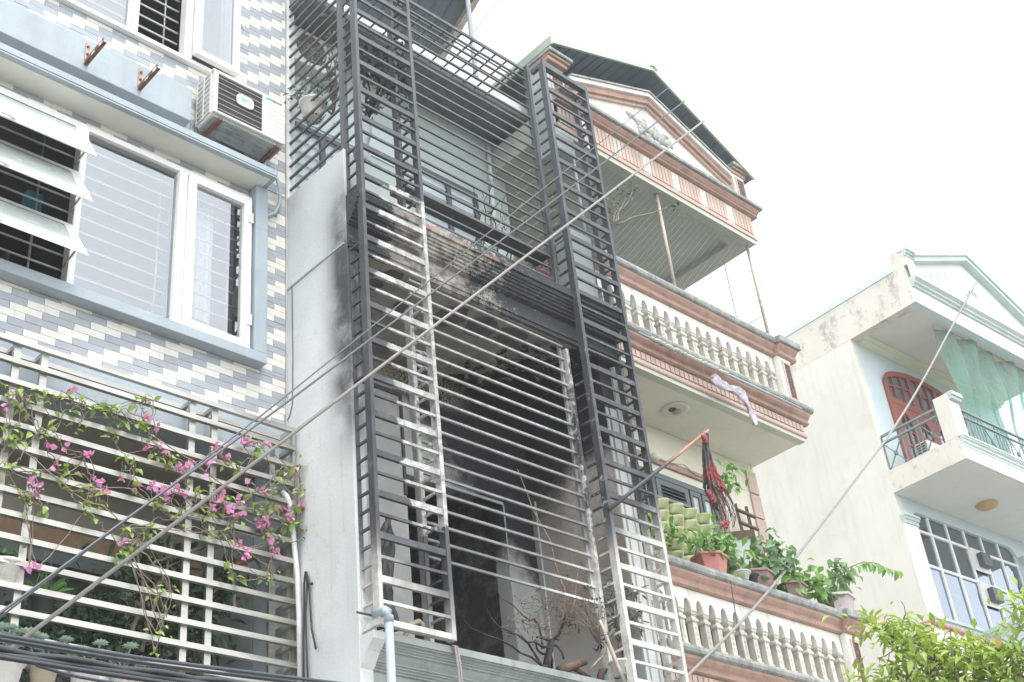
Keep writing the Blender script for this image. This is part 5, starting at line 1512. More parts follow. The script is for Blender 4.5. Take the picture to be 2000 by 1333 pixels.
# entablature and pediment
put('beam_face', MB().box(9.0, 12.80, 7.497, 7.509, 12.03, 12.10), 'green_cream', CH)
put('frieze_fillet', MB().box(9.0, 12.83, 7.478, 7.509, 12.101, 12.158), 'peach_light', CH)
put('frieze_band', MB().box(9.0, 12.80, 7.500, 7.60, 12.159, 12.50), 'white_plaster', CH)
x = 9.05; g = 0
while x < 12.74:
    for k in range(6):
        if x < 12.74:
            piece('frieze_strip', 'peach_light', CH, x, x+0.056, 7.482, 7.4995, 12.19, 12.47)
        x += 0.068
    for k in range(2):
        if x < 12.74:
            piece('frieze_strip', 'white_plaster', CH, x+0.006, x+0.060, 7.486, 7.4995, 12.20, 12.46)
        x += 0.074
put('pediment_cyma', MB().ext_x([(7.6, 12.605), (7.395, 12.605), (7.40, 12.58), (7.425, 12.555), (7.445, 12.54), (7.448, 12.525), (7.435, 12.515), (7.44, 12.505), (7.47, 12.501), (7.6, 12.501)], 9.0, 12.90), 'peach', CH)
put('pediment_cap', MB().box(9.0, 12.95, 7.355, 7.60, 12.606, 12.665), 'weathered_cap', CH, bevel=0.01)
put('tympanum', MB().ext_y([(9.28, 12.666), (12.53, 12.666), (12.42, 12.95), (10.86, 13.52), (9.30, 12.88)], 7.515, 7.60), 'white_plaster', CH)
def rake(name, m, o0, o1, y0, y1):
    put(name, MB().ext_y([(9.28, 12.845+o0), (10.86, 13.475+o0), (12.45, 12.885+o0), (12.45, 12.885+o1), (10.86, 13.475+o1), (9.28, 12.845+o1)], y0, y1), m, CH)
rake('rake_fillet', 'peach_light', -0.045, 0.0, 7.475, 7.60)
rake('rake_cyma', 'peach', 0.001, 0.095, 7.435, 7.60)
rake('rake_cap', 'white_plaster', 0.096, 0.16, 7.395, 7.60)
rake('rake_top', 'weathered_cap', 0.161, 0.19, 7.375, 7.60)
for (xa, xb, nm) in ((8.965, 9.265, 'left'), (12.54, 12.80, 'right')):
    za = 11.75 if nm == 'left' else 12.666
    put('roof_pedestal', MB().box(xa, xb, 7.50 if nm == 'left' else 7.46, 7.87, za, 13.15), 'white_plaster' if nm == 'right' else 'sooted_grey', CH)
    put('roof_pedestal_cyma', MB().box(xa+0.002, xb+0.04, 7.44, 7.56, 13.151, 13.215).box(xa+0.001, xb+0.07, 7.41, 7.57, 13.216, 13.255), 'peach', CH, bevel=0.012)
    put('roof_pedestal_cap', MB().box(xa-0.01, xb+0.10, 7.38, 7.90, 13.256, 13.315).box(xa, xb, 7.575, 7.87, 13.1505, 13.2555), 'weathered_cap', CH, bevel=0.012)
    fx0, fx1 = xa+0.05, xb-0.02
    y0 = 7.488 if nm == 'left' else 7.448
    put('panel_frame', MB().box(fx0, fx1, y0, y0+0.0115, 12.72, 13.10), 'peach_light', CH)
    put('panel', MB().box(fx0+0.03, fx1-0.03, y0-0.004, y0-0.0005, 12.75, 13.07), 'pebble_dash', CH)
# stucco relief in the tympanum
rl = MB()
line = [(10.476,7.500,13.130),(10.588,7.500,13.103),(10.701,7.500,13.076),(10.801,7.500,13.078),(10.869,7.500,13.025),(10.967,7.500,13.016),(11.066,7.500,13.007),(11.169,7.500,13.008),(10.705,7.500,12.963),(10.818,7.500,12.891),(10.962,7.500,12.862),(10.819,7.500,13.160),(11.194,7.500,13.112),(11.258,7.500,13.038),(10.975,7.500,13.138)]
for q, rr in zip(line, (0.05, 0.055, 0.075, 0.09, 0.10, 0.11, 0.10, 0.085, 0.07, 0.08, 0.08, 0.06, 0.06, 0.055, 0.07)):
    for _ in range(5):
        cx, cz = q[0]+R.uniform(-.04, .04), q[2]+R.uniform(-.035, .035)
        s = rr*R.uniform(0.5, 0.85)
        prof = [(s*math.cos(a*math.pi/10), s*math.sin(a*math.pi/10)*0.55) for a in range(0, 6)]
        b0 = len(rl.v); n = 9
        for (r_, h_) in prof:
            for k in range(n):
                a = 2*math.pi*k/n
                j_ = R.uniform(0.85, 1.15)
                rl.v.append((cx+r_*j_*math.cos(a), 7.516-h_, cz+r_*j_*math.sin(a)))
        for i in range(len(prof)-1):
            for k in range(n):
                k2 = (k+1) % n
                rl.f.append((b0+i*n+k, b0+i*n+k2, b0+(i+1)*n+k2, b0+(i+1)*n+k))
put('stucco_relief', rl, 'relief', CH, smooth=True)
# green metal gable roof
EL, RD, ER = (9.01, 13.40), (11.04, 14.15), (12.95, 13.19)
RF = put('roof', MB().ext_y([EL, RD, ER, (ER[0], ER[1]+0.02), (RD[0], RD[1]+0.025), (EL[0], EL[1]+0.02)], 7.395, 11.5), 'roof_under', CH)
put('roof_fascia', MB().ext_y([(EL[0]-0.01, EL[1]-0.02), (RD[0], RD[1]-0.02), (RD[0], RD[1]+0.085), (EL[0]-0.01, EL[1]+0.085)], 7.365, 7.394).ext_y([(RD[0]+0.001, RD[1]-0.02), (ER[0]+0.01, ER[1]-0.02), (ER[0]+0.01, ER[1]+0.085), (RD[0]+0.001, RD[1]+0.085)], 7.365, 7.394), 'roof_green', RF)
put('roof_fascia', MB().box(EL[0]-0.035, EL[0]-0.011, 7.365, 11.5, EL[1]-0.05, EL[1]+0.085), 'roof_green', RF)
put('ridge_cap', MB().ext_y([(RD[0]-0.07, RD[1]+0.02), (RD[0], RD[1]+0.06), (RD[0]+0.07, RD[1]+0.01), (RD[0]+0.05, RD[1]+0.10), (RD[0], RD[1]+0.12), (RD[0]-0.05, RD[1]+0.10)], 7.345, 11.5), 'roof_green', RF)
rr = MB()
for i in range(1, 11):
    for (P, Q) in ((EL, RD), (RD, ER)):
        f = i/11
        xx = P[0]+(Q[0]-P[0])*f; zz = P[1]+(Q[1]-P[1])*f
        rr.box(xx-0.009, xx+0.009, 7.40, 11.4, zz-0.010, zz+0.002)
put('roof_rib', rr, 'roof_under', RF)
for y in (8.0, 9.2):
    put('purlin', MB().ext_y([(EL[0]+0.1, EL[1]-0.03), (RD[0], RD[1]-0.10), (RD[0], RD[1]-0.02), (EL[0]+0.1, EL[1]+0.02)], y, y+0.06).ext_y([(RD[0]+0.001, RD[1]-0.10), (ER[0]-0.1, ER[1]-0.05), (ER[0]-0.1, ER[1]+0.02), (RD[0]+0.001, RD[1]-0.02)], y, y+0.06), 'roof_under', RF)
# posts and chain-link of the top balcony
for (x, y, m) in ((10.87, 7.60, 'pipe_rust'), (12.72, 7.60, 'pipe_rust'), (9.33, 7.60, 'sooted_grey')):
    put('mesh_post', MB().tube([(x, y, 10.375), (x, y, 12.034)], 0.022, 8), m, CH, smooth=True)
wm = MB()
cell = 0.062
cw, cv = 0.042, 0.048
for i in range(int((12.70-9.02)/cw)):
    x = 9.02 + i*cw
    pts = []
    for k in range(int((12.03-10.38)/cv)+1):
        pts.append((x + (cw if (k+i) % 2 else 0), 7.60, 10.38+k*cv))
    wm.tube(pts, 0.0023, 3, cap=False)
o = put('chain_link', wm, 'wire', CH); o['kind'] = 'stuff'
wm = MB()
for i in range(int((8.30-7.62)/cell)):
    y = 7.62 + i*cell
    for side in (0, 1):
        wm.tube([(9.02, y + (cell/2 if (k+side) % 2 else 0), 10.0+k*cell) for k in range(int(2.0/cell))], 0.0021, 3, cap=False)
o = put('side_chain_link', wm, 'wire', CH); o['kind'] = 'stuff'
# side fence rods between the two upper balconies
for i in range(9):
    piece('side_rod', 'pipe_rust', CH, 9.03, 9.05, 7.75, 8.31, 10.2+0.2*i, 10.218+0.2*i)
put('mesh_wire', MB().tube([(12.72, 7.62, 10.9), (12.72, 8.25, 10.9)], 0.004, 4).tube([(12.70, 8.0, 10.4), (12.70, 8.0, 12.04)], 0.005, 4), 'wire', CH)
# wall of the lower balcony: band, quoins, shutters, window, trellis
put('band_moulding', MB().box(9.75, 11.95, 8.285, 8.3195, 8.47, 8.56).box(11.90, 12.0, 8.29, 8.3195, 6.9, 8.468), 'peach', CH, bevel=0.006)
for k in range(10):
    z = 8.90 - k*0.335
    piece('quoin', 'peach_light', CH, 12.60, 12.785, 8.295, 8.3195, z-0.31, z)
put('door_frame', MB().box(9.75, 11.86, 8.30, 8.40, 8.29, 8.359).box(10.66, 10.74, 8.30, 8.40, 5.75, 8.289).box(11.78, 11.859, 8.30, 8.40, 5.75, 8.289).box(10.741, 11.779, 8.30, 8.40, 7.74, 7.80), 'shutter_grey', CH)
def shutter(x0, x1, z0, z1):
    t = 0.07
    f = MB().box(x0, x1, 8.30, 8.35, z1-t, z1).box(x0, x1, 8.30, 8.35, z0, z0+t).box(x0, x0+t, 8.30, 8.35, z0+t, z1-t).box(x1-t, x1, 8.30, 8.35, z0+t, z1-t)
    o = put('shutter', f, 'shutter_grey', CH)
    n = int((z1-z0-2*t)/0.045)
    for i in range(n):
        zz = z0+t+0.012+i*0.045
        off = BASE[CH.name]
        b = MB().ext_x([(8.305, zz), (8.345, zz+0.028), (8.345, zz+0.036), (8.305, zz+0.008)], x0+t, x1-t)
        put('louvre', b, 'shutter_grey', o)
    put('backing', MB().box(x0+t, x1-t, 8.352, 8.358, z0+t, z1-t), 'gasket', o)
shutter(10.76, 11.33, 7.82, 8.28)
shutter(10.02, 10.62, 7.60, 8.28)
for (x0, x1) in ((11.36, 11.55), (11.58, 11.77)):
    o = put('transom', MB().box(x0, x1, 8.30, 8.35, 8.22, 8.28).box(x0, x1, 8.30, 8.35, 7.82, 7.87).box(x0, x0+0.04, 8.30, 8.35, 7.87, 8.22).box(x1-0.04, x1, 8.30, 8.35, 7.87, 8.22), 'shutter_grey', CH)
    put('pane', MB().box(x0+0.04, x1-0.04, 8.32, 8.33, 7.87, 8.22), 'glass_frosted', o)
# opened glazed door leaf, brown frame
lf = MB()
P0, P1 = Vector((11.72, 8.28, 0)), Vector((12.02, 7.98, 0))
def leafbox(mb, a, b_, z0, z1, th=0.02):
    p = P0.lerp(P1, a); q = P0.lerp(P1, b_)
    nrm = Vector((q.y-p.y, p.x-q.x, 0)).normalized()*th
    k = len(mb.v)
    for zz in (z0, z1):
        mb.v += [(p.x-nrm.x, p.y-nrm.y, zz), (q.x-nrm.x, q.y-nrm.y, zz), (q.x+nrm.x, q.y+nrm.y, zz), (p.x+nrm.x, p.y+nrm.y, zz)]
    mb.f += [(k, k+3, k+2, k+1), (k+4, k+5, k+6, k+7), (k, k+1, k+5, k+4), (k+1, k+2, k+6, k+5), (k+2, k+3, k+7, k+6), (k+3, k, k+4, k+7)]
for (a, b_, z0, z1) in ((0, 0.14, 5.9, 7.8), (0.86, 1, 5.9, 7.8), (0.14, 0.86, 7.70, 7.8), (0.14, 0.86, 7.2, 7.26), (0.14, 0.86, 6.6, 6.68), (0.45, 0.55, 6.68, 7.2)):
    leafbox(lf, a, b_, z0, z1)
o = put('door_leaf', lf, 'dark_wood', CH)
gl = MB(); leafbox(gl, 0.14, 0.86, 6.0, 7.7, 0.004)
put('pane', gl, 'glass_frosted', o)
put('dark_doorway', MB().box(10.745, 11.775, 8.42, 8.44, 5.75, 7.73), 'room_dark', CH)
put('door_curtain', MB().box(11.45, 11.60, 8.36, 8.38, 6.4, 7.6), 'turquoise', CH)

TR = thing('wooden_trellis', 'small brown wooden trellis on the wall behind the potted plants', 'trellis', (12.075,8.220,7.554))
for (a, b_) in (((12.104,8.220,8.258), (12.158,8.220,7.605)), ((12.317,8.220,8.279), (12.348,8.220,7.715))):
    put('upright', MB().tube([a, b_], 0.022, 4), 'dark_wood', TR)
for (a, b_) in (((12.073,8.200,8.174), (12.433,8.200,8.157)), ((12.082,8.200,8.008), (12.442,8.200,7.997)), ((12.055,8.200,7.822), (12.446,8.200,7.823)), ((12.053,8.200,7.658), (12.442,8.200,7.656))):
    put('slat', MB().tube([a, b_], 0.022, 4), 'dark_wood', TR)
# ceiling lamp
t = thing('ceiling_lamp', 'round broken ceiling lamp under the balcony of the peach-trimmed house', 'lamp', (10.770,7.865,8.960))
c = (10.792,7.881,8.975)
put('lamp_base', MB().lathe((c[0], c[1], 8.962), [(0.0, 0.024), (0.17, 0.024), (0.165, 0.008), (0.13, 0.0), (0.115, 0.004), (0.0, 0.006)], 28), 'white_plastic', t, smooth=True)
put('lamp_socket', MB().lathe((c[0]+0.03, c[1], 8.945), [(0, 0), (0.05, 0.004), (0.055, 0.02)], 16), 'pot_tan', t, smooth=True)
put('lamp_hole', MB().lathe((c[0]-0.045, c[1], 8.958), [(0, 0), (0.045, 0.0), (0.045, 0.008)], 14), 'gasket', t)
one('wall_lamp', MB().lathe((10.736,8.240,8.507), [(0, -0.05), (0.05, -0.035), (0.06, 0), (0.05, 0.035), (0, 0.05)], 14), 'white_plastic', 'small white wall lamp on the peach band beside the shutters', 'lamp', smooth=True)
one('band_cable', MB().tube([(10.825,8.270,8.520), (11.052,8.270,8.532), (11.293,8.270,8.581), (11.506,8.270,8.506), (11.742,8.270,8.503), (12.095,8.270,8.552), (12.444,8.270,8.557)], 0.006, 5), 'pot_tan', 'thin brown cable drooping along the peach band over the shutters', 'cable')
# silver-wrapped rod along the slab with a burnt rag
t = thing('clothes_rod', 'silver-wrapped rod fixed along the upper balcony edge of the peach-trimmed house', 'rod', (11.3, 7.33, 9.2))
a, b_ = (9.66, 7.335, 9.315), (12.62, 7.335, 9.315)
put('rod', MB().tube([a, b_], 0.015, 8), 'sooted_grey', t, smooth=True)
wr = MB()
pts = [Vector((9.85+0.03*i, 7.335+R.uniform(-.006, .006), 9.312+R.uniform(-.006, .006))) for i in range(46)]
wr.tube(pts, [R.uniform(0.022, 0.030) for _ in pts], 8)
put('foil_wrap', wr, 'stainless', t)
RG = thing('burnt_rag', 'half-burnt pale lilac rag dangling from the silver-wrapped rod', 'rag', (11.460,7.300,8.709))
rows = []
cl = [(10.822,7.300,9.123),(10.974,7.300,9.080),(11.162,7.300,9.089),(11.321,7.300,9.087),(11.377,7.300,8.989),(11.426,7.300,8.902),(11.461,7.300,8.831),(11.466,7.300,8.697)]
wd = [0.10, 0.13, 0.12, 0.13, 0.10, 0.05, 0.06, 0.10]
for i in range(29):
    f = i/28*7; k = min(int(f), 6)
    e = Vector(cl[k]).lerp(Vector(cl[k+1]), f-k); ww = wd[k]+(wd[k+1]-wd[k])*(f-k)
    d = (Vector(cl[k+1])-Vector(cl[k])).normalized(); s_ = d.cross(Vector((0, 1, 0)))
    rows.append([e + s_*ww*(j/6-0.5)*R.uniform(0.85, 1.1) + Vector((0, 0.03*math.sin(j*1.7+i*0.6), 0)) for j in range(7)])
o = put('cloth', sheet(MB(), rows), 'rag_cloth', RG, smooth=True)
o.modifiers.new('thickness', 'SOLIDIFY').thickness = 0.005

# flag pole with burnt flag
FP = thing('flag_pole', 'bamboo flagpole, charred at its lower end, slanting out from the cage tower', 'flagpole', (8.586,7.180,6.869))
put('pole', MB().tube([(8.547,7.190,6.831), (8.972,7.120,7.178), (9.429,7.050,7.541), (10.051,6.970,8.040)], [0.019, 0.019, 0.019, 0.017], 8), 'flag_pole', FP, smooth=True)
nb = MB()
for f in (0.25, 0.45, 0.62, 0.80, 0.95):
    p = Vector((8.547,7.190,6.831)).lerp(Vector((10.051,6.970,8.040)), f); q = Vector((8.547,7.190,6.831)).lerp(Vector((10.051,6.970,8.040)), f+0.008)
    nb.tube([p, q], 0.0215, 8)
put('pole_node', nb, 'flag_pole', FP)
FL = thing('burnt_flag', 'shredded burnt red flag hanging limp from the bamboo pole', 'flag', (10.012,6.980,6.847))
fb = MB()
top = Vector((9.971,6.970,7.961)); 
mid = [(9.927,6.970,7.767),(9.892,6.970,7.521),(9.893,6.970,7.319),(9.963,6.970,7.167),(10.006,6.970,7.037),(10.015,6.970,6.927)]
for s_ in range(44):
    cl = [top + Vector((R.uniform(-.02, .03), R.uniform(-.03, .03), R.uniform(-.01, .02)))]
    ofs = Vector((R.uniform(-.06, .16), R.uniform(-.10, .10), 0))
    for i, mpt in enumerate(mid):
        sp_ = (0.25, 0.55, 0.9, 1.0, 0.85, 0.6)[i]
        cl.append(Vector(mpt) + ofs*sp_ + rv(0.014))
    cut = R.choice((4, 5, 5, 6, 7, 7))
    cl = cl[:cut]
    fine = []
    for i in range(len(cl)-1):
        for q in range(5):
            fine.append(cl[i].lerp(cl[i+1], q/5) + rv(0.006))
    fine.append(cl[-1])
    w0 = R.uniform(0.006, 0.024)
    sd = Vector((1, R.uniform(-1, 1), 0.2)).normalized()*R.choice((0.4, 0.6, 1.0))
    rows = [[e - sd*w0*R.uniform(.4, 1), e + sd*w0*R.uniform(.4, 1)] for e in fine]
    sheet(fb, rows)
o = put('shreds', fb, 'flag_cloth', FL)
o.modifiers.new('thickness', 'SOLIDIFY').thickness = 0.003
pt = MB()
for (c, w_, h_) in (((9.842,6.950,7.223), 0.055, 0.13), ((9.868,6.950,7.173), 0.05, 0.08), ((10.052,6.950,7.365), 0.045, 0.08), ((9.958,6.950,6.927), 0.09, 0.07), ((10.008,6.950,6.962), 0.08, 0.04), ((9.928,6.950,7.890), 0.04, 0.10)):
    rows = []
    for i in range(7):
        rows.append([(c[0]+w_*(j/6-0.5)*R.uniform(.7, 1.1), c[1]+0.03*math.sin(j*1.5+i), c[2]+h_*(0.5-i/6)+R.uniform(-.01, .01)) for j in range(7)])
    sheet(pt, rows)
plain('flag_red', (0.30, 0.055, 0.055), var=0.25, scale=14, r=0.7, dirt=(0.10, 0.03, 0.03), damt=0.6)
o = put('red_patch', pt, 'flag_red', FL, smooth=True)
o.modifiers.new('thickness', 'SOLIDIFY').thickness = 0.003

# green felt pocket planter
FT = thing('felt_planter', 'light green felt pocket planter hanging behind the lower balustrade', 'planter', (10.472,7.950,6.965))
A_, B_, C_, D_ = [Vector(p) for p in [(10.209,7.950,7.727),(11.149,7.950,7.734),(11.006,7.950,6.994),(9.970,7.950,6.968)]]
def fpt(u, v, o_=0.0):
    e = A_.lerp(B_, u).lerp(D_.lerp(C_, u), v)
    e.y -= o_
    return e
put('felt_sheet', sheet(MB(), [[fpt(i/12, j/10, 0.01*math.sin(i*1.3+j)) for i in range(13)] for j in range(11)]), 'felt_green', FT, smooth=True).modifiers.new('thickness', 'SOLIDIFY').thickness = 0.006
for cc in range(4):
    for rr_ in range(5):
        u0, u1, v0, v1 = cc/4+0.02, (cc+1)/4-0.02, rr_/5+0.03, (rr_+1)/5-0.01
        rows = []
        for j in range(6):
            v = v0+(v1-v0)*j/5
            row = []
            for i in range(7):
                u = u0+(u1-u0)*i/6
                bul = math.sin(math.pi*i/6)*(0.075*(1-j/5)**0.7+0.02)
                row.append(fpt(u, v, 0.012+bul))
            rows.append(row)
        o = put('pocket', sheet(MB(), rows), 'felt_green', FT, smooth=True)
        o.modifiers.new('thickness', 'SOLIDIFY').thickness = 0.004
put('frame_strip', MB().tube([fpt(0.5, 0, 0.02), fpt(0.5, 1, 0.02)], 0.012, 4), 'felt_green', FT)
put('frame_board', MB().tube([fpt(-0.02, -0.02, 0.0), fpt(0.62, -0.04, 0.0)], 0.03, 4), 'shutter_grey', FT)

# ------------------------------------------------------------------ pots on the lower rail
def hexpot(t, c, r, h, m, rim):
    def ring(rr, z):
        return [(c[0]+rr*math.cos(math.pi/3*k+0.3), c[1]+rr*0.8*math.sin(math.pi/3*k+0.3), z) for k in range(6)]
    b = MB()
    zz = [(r*0.72, c[2]), (r*0.93, c[2]+h*0.86), (r*1.06, c[2]+h*0.86), (r*1.06, c[2]+h), (r*0.94, c[2]+h), (r*0.90, c[2]+h*0.88), (0.001, c[2]+h*0.88)]
    for rr, z in zz:
        b.v += ring(rr, z)
    for i in range(len(zz)-1):
        for k in range(6):
            k2 = (k+1) % 6
            b.f.append((i*6+k, i*6+k2, i*6+6+k2, i*6+6+k))
    b.f.append((5, 4, 3, 2, 1, 0))
    put('pot', b, m, t, bevel=0.006)
    if rim:
        g = MB()
        for j in range(8):
            z = c[2]+h*0.1+j*h*0.095
            rr = r*(0.72+0.21*(0.1+j*0.095)/0.86)+0.002
            k0 = len(g.v)
            g.v += ring(rr, z) + ring(rr, z+h*0.03)
            for k in range(6):
                k2 = (k+1) % 6
                g.f.append((k0+k, k0+k2, k0+6+k2, k0+6+k))
        put('pot_ridge', g, m, t)
    put('soil', MB().lathe((c[0], c[1], c[2]+h*0.89), [(0, 0.01), (r*0.75, 0.0)], 12), 'soil', t)
def plant(name, label, c, r, h, pm, rim, clumps, lm_, L, W, per, spread, down):
    t = thing(name, label, 'potted plant', c, 'potted plants along the lower balcony rail')
    hexpot(t, c, r, h, pm, rim)
    ms = [leafmesh('leaf', lm_, L*s, W*s) for s in (0.8, 1.0, 1.2)]
    st = MB()
    for cl in clumps:
        pth = wob((c[0]+R.uniform(-.03, .03), c[1], c[2]+h*0.9), cl, 6, 0.025)
        st.tube(pth, [0.009-0.001*i for i in range(7)], 5)
        for i in range(per):
            p = (cl[0]+R.gauss(0, spread), cl[1]+R.gauss(0, spread), cl[2]+R.gauss(0, spread*0.9))
            d = rv(); d.z -= down
            leafobj('leaf', R.choice(ms), t, p, d, (R.uniform(-.7, .2), -0.7, R.uniform(.1, 1)))
    put('stem', st, 'twig', t)
    return t
RZ = 6.713
plant('rail_plant', 'leafy light green plant in a terracotta hexagonal pot on the balcony rail', (10.43, 7.53, RZ), 0.22, 0.20, 'terracotta', False,
      [(10.432,7.500,6.985),(10.299,7.500,7.040),(10.602,7.500,7.083),(10.715,7.500,7.033),(10.547,7.500,7.187),(10.421,7.500,7.185),(10.693,7.500,7.193),(10.849,7.500,7.053),(10.098,7.500,7.049),(10.703,7.500,6.845)] + [(11.175,7.620,8.176),(11.326,7.620,8.251),(11.066,7.620,7.984),(11.183,7.620,7.985)], 'leaf_fresh', 0.13, 0.055, 13, 0.075, 0.4)
plant('rail_plant', 'round-leaved darker green plant in a brown pot, second along the balcony rail', (11.24, 7.53, RZ), 0.20, 0.20, 'pot_brown', True,
      [(11.235,7.500,7.022),(11.450,7.500,7.131),(11.638,7.500,7.144),(11.456,7.500,7.012),(11.761,7.500,7.233),(11.394,7.500,7.240),(11.654,7.500,7.332),(11.217,7.500,7.108),(11.526,7.500,7.363),(11.828,7.500,7.156),(10.868,7.500,6.969),(11.400,7.500,6.705)], 'leaf_mid', 0.11, 0.085, 14, 0.065, 0.6)
plant('rail_plant', 'broad-leaved green plant in a red-brown pot between two others on the rail', (11.83, 7.53, RZ), 0.20, 0.18, 'pot_brown', False,
      [(11.810,7.500,6.970),(11.940,7.500,6.937),(12.175,7.500,7.061),(12.300,7.500,6.953),(12.102,7.500,7.125),(12.382,7.500,7.094),(11.715,7.500,6.830),(12.251,7.500,7.004),(11.935,7.500,7.058)], 'leaf_fresh', 0.12, 0.085, 12, 0.06, 0.6)
t4 = plant('rail_plant', 'trailing plant with one long branch in a mauve ribbed pot on the corner pedestal', (12.70, 7.52, RZ), 0.23, 0.22, 'pot_mauve', True,
      [(12.825,7.500,7.253),(12.655,7.500,7.027),(12.848,7.500,7.131),(12.507,7.500,6.904),(12.889,7.500,7.364),(12.946,7.500,7.248),(12.673,7.500,7.125),(12.413,7.500,6.915)], 'leaf_mid', 0.11, 0.07, 12, 0.055, 0.5)
br = [(12.799,7.480,7.208),(13.074,7.480,7.378),(13.396,7.480,7.516),(13.690,7.480,7.569),(13.959,7.480,7.548),(14.279,7.480,7.579)]
put('branch', MB().tube(br, [0.008, 0.007, 0.006, 0.005, 0.004, 0.003], 5), 'twig', t4)
ms = [leafmesh('leaf', 'leaf_fresh', 0.12*s, 0.085*s) for s in (0.8, 1.0, 1.2)]
for i in range(5):
    for q in range(6):
        e = Vector(br[i]).lerp(Vector(br[i+1]), q/6)
        leafobj('leaf', R.choice(ms), t4, e, (R.uniform(-.5, .8), R.uniform(-.6, .3), -1.0), (0, -1, R.uniform(0, .5)))
t = thing('small_pot', 'small white bowl pot with a stubby stem between the terracotta and brown pots', 'potted plant', (10.82, 7.46, RZ), 'potted plants along the lower balcony rail')
put('pot', pot(MB(), (10.82, 7.46, RZ), 0.07, 0.10, 0.085), 'pot_white', t, smooth=True)
put('stem', MB().tube([(10.82, 7.46, RZ+0.08), (10.80, 7.46, RZ+0.16), (10.74, 7.47, RZ+0.2), (10.73, 7.47, RZ+0.27)], [0.03, 0.025, 0.022, 0.018], 7), 'pipe_rust', t, smooth=True)
t = thing('small_pot', 'tiny black pot beside the brown pot on the balcony rail', 'pot', (10.98, 7.44, RZ), 'potted plants along the lower balcony rail')
put('pot', pot(MB(), (10.98, 7.44, RZ), 0.05, 0.07, 0.09), 'pot_black', t, smooth=True)
one('hanging_wire', MB().tube([(10.505,7.380,6.614), (10.474,7.370,6.410), (10.457,7.370,6.135), (10.466,7.370,6.030)], 0.005, 4), 'cable_black', 'thin dark wire dangling over the lower peach rail', 'wire')
shrub('vine', 'bright green vine seen through the right cage tower beside the felt planter', 'plant', (9.920,7.950,6.956),
      [((10.031,7.950,7.450), (0.06, 0.05, 0.06)), ((10.033,7.950,7.244), (0.07, 0.05, 0.07)), ((9.957,7.950,7.051), (0.06, 0.05, 0.06)), ((10.274,7.850,7.291), (0.05, 0.04, 0.05))], 'leaf_fresh', 0.10, 0.05, 26)
shrub('mesh_vine', 'dry creeper twined in the chain-link under the top soffit', 'plant', (9.827,7.580,11.044),
      [((9.986,7.580,11.391), (0.10, 0.02, 0.04)), ((10.225,7.580,11.667), (0.08, 0.02, 0.04)), ((9.812,7.580,11.191), (0.08, 0.02, 0.05)), ((10.368,7.580,11.901), (0.06, 0.02, 0.04)), ((11.109,7.580,11.972), (0.16, 0.02, 0.03))], 'leaf_ashen', 0.06, 0.03, 16)
# washing and barrels behind the lower balusters
one('storage_tub', MB().box(10.2, 10.9, 7.78, 8.1, 5.76, 6.45), 'room_dark', 'dark storage tub standing behind the lower balustrade', 'tub', bevel=0.03)
one('blue_bucket', pot(MB(), (11.05, 7.85, 5.76), 0.13, 0.17, 0.62), 'turquoise', 'blue bucket standing behind the lower balustrade', 'bucket', smooth=True)

# =================================================================== the far right house
DO = Vector((18.5, 9.457, 0.0)); DR = math.radians(-2.3)
DH = thing('white_gable_house', 'tall cream-sided house with pale blue balcony recess and white stippled gable', 'house', tuple(DO), rz=DR)
def toD(p):
    d = Vector(p)-DO
    return (d.x*math.cos(DR)+d.y*math.sin(DR), -d.x*math.sin(DR)+d.y*math.cos(DR), d.z)
def fromD(p):
    return (DO.x+p[0]*math.cos(DR)-p[1]*math.sin(DR), DO.y+p[0]*math.sin(DR)+p[1]*math.cos(DR), p[2])
def dput(nm, mb, m, par=None, **k):
    return put(nm, mb, m, par or DH, local=True, **k)
FV = -1.38
dput('side_wall', MB().box(0, 0.16, 0.0, 14, 0, 13.70), 'd_side')
dput('side_parapet', MB().box(-0.002, 0.20, FV, 14, 13.7005, 14.46), 'd_mouldy')
dput('parapet_trim', MB().box(-0.02, 0.22, -1.16, 14, 14.461, 14.515), 'd_blue')
dput('facade', MB().box(0.16, 0.36, 0, 0.2, 0, 13.70).box(0.36, 3.60, 0, 0.2, 10.44, 13.70).box(0.36, 3.60, 0, 0.2, 0, 8.48).box(3.60, 4.7, 0, 0.2, 0, 13.70), 'd_blue')
dput('balcony_slab', MB().box(-0.003, 4.7, FV, -0.001, 10.66, 11.06), 'd_mouldy')
dput('balcony_soffit', MB().box(0.02, 4.7, FV+0.02, -0.002, 10.645, 10.659), 'd_ceiling')
dput('balcony_fascia', MB().box(0.0, 4.7, FV-0.03, FV-0.001, 10.66, 10.90), 'd_white')
dput('balcony_moulding', MB().ext_x([(FV-0.001, 11.08), (FV-0.10, 11.08), (FV-0.10, 11.05), (FV-0.085, 11.045), (FV-0.085, 11.02), (FV-0.06, 11.0), (FV-0.06, 10.96), (FV-0.04, 10.94), (FV-0.04, 10.901), (FV-0.001, 10.901)], 0.02, 4.7), 'd_green_trim')
dput('ceiling', MB().box(0.20, 4.7, FV+0.14, -0.001, 13.74, 13.9), 'd_ceiling')
dput('cove', MB().box(0.201, 4.7, -0.16, -0.0015, 13.66, 13.739).box(0.201, 4.7, -0.24, -0.161, 13.70, 13.739), 'd_cove')
dput('recess_side', MB().box(0.1605, 0.20, FV+0.02, -0.0005, 13.702, 13.75), 'd_blue')
dput('roof_beam', MB().box(0.02, 4.7, FV, FV+0.139, 13.695, 14.1).box(0.0, 0.02, FV+0.001, FV+0.139, 13.699, 13.7), 'd_blue')
dput('roof_fascia', MB().box(0.0, 4.7, FV-0.02, FV-0.0005, 13.70, 14.02), 'd_white')
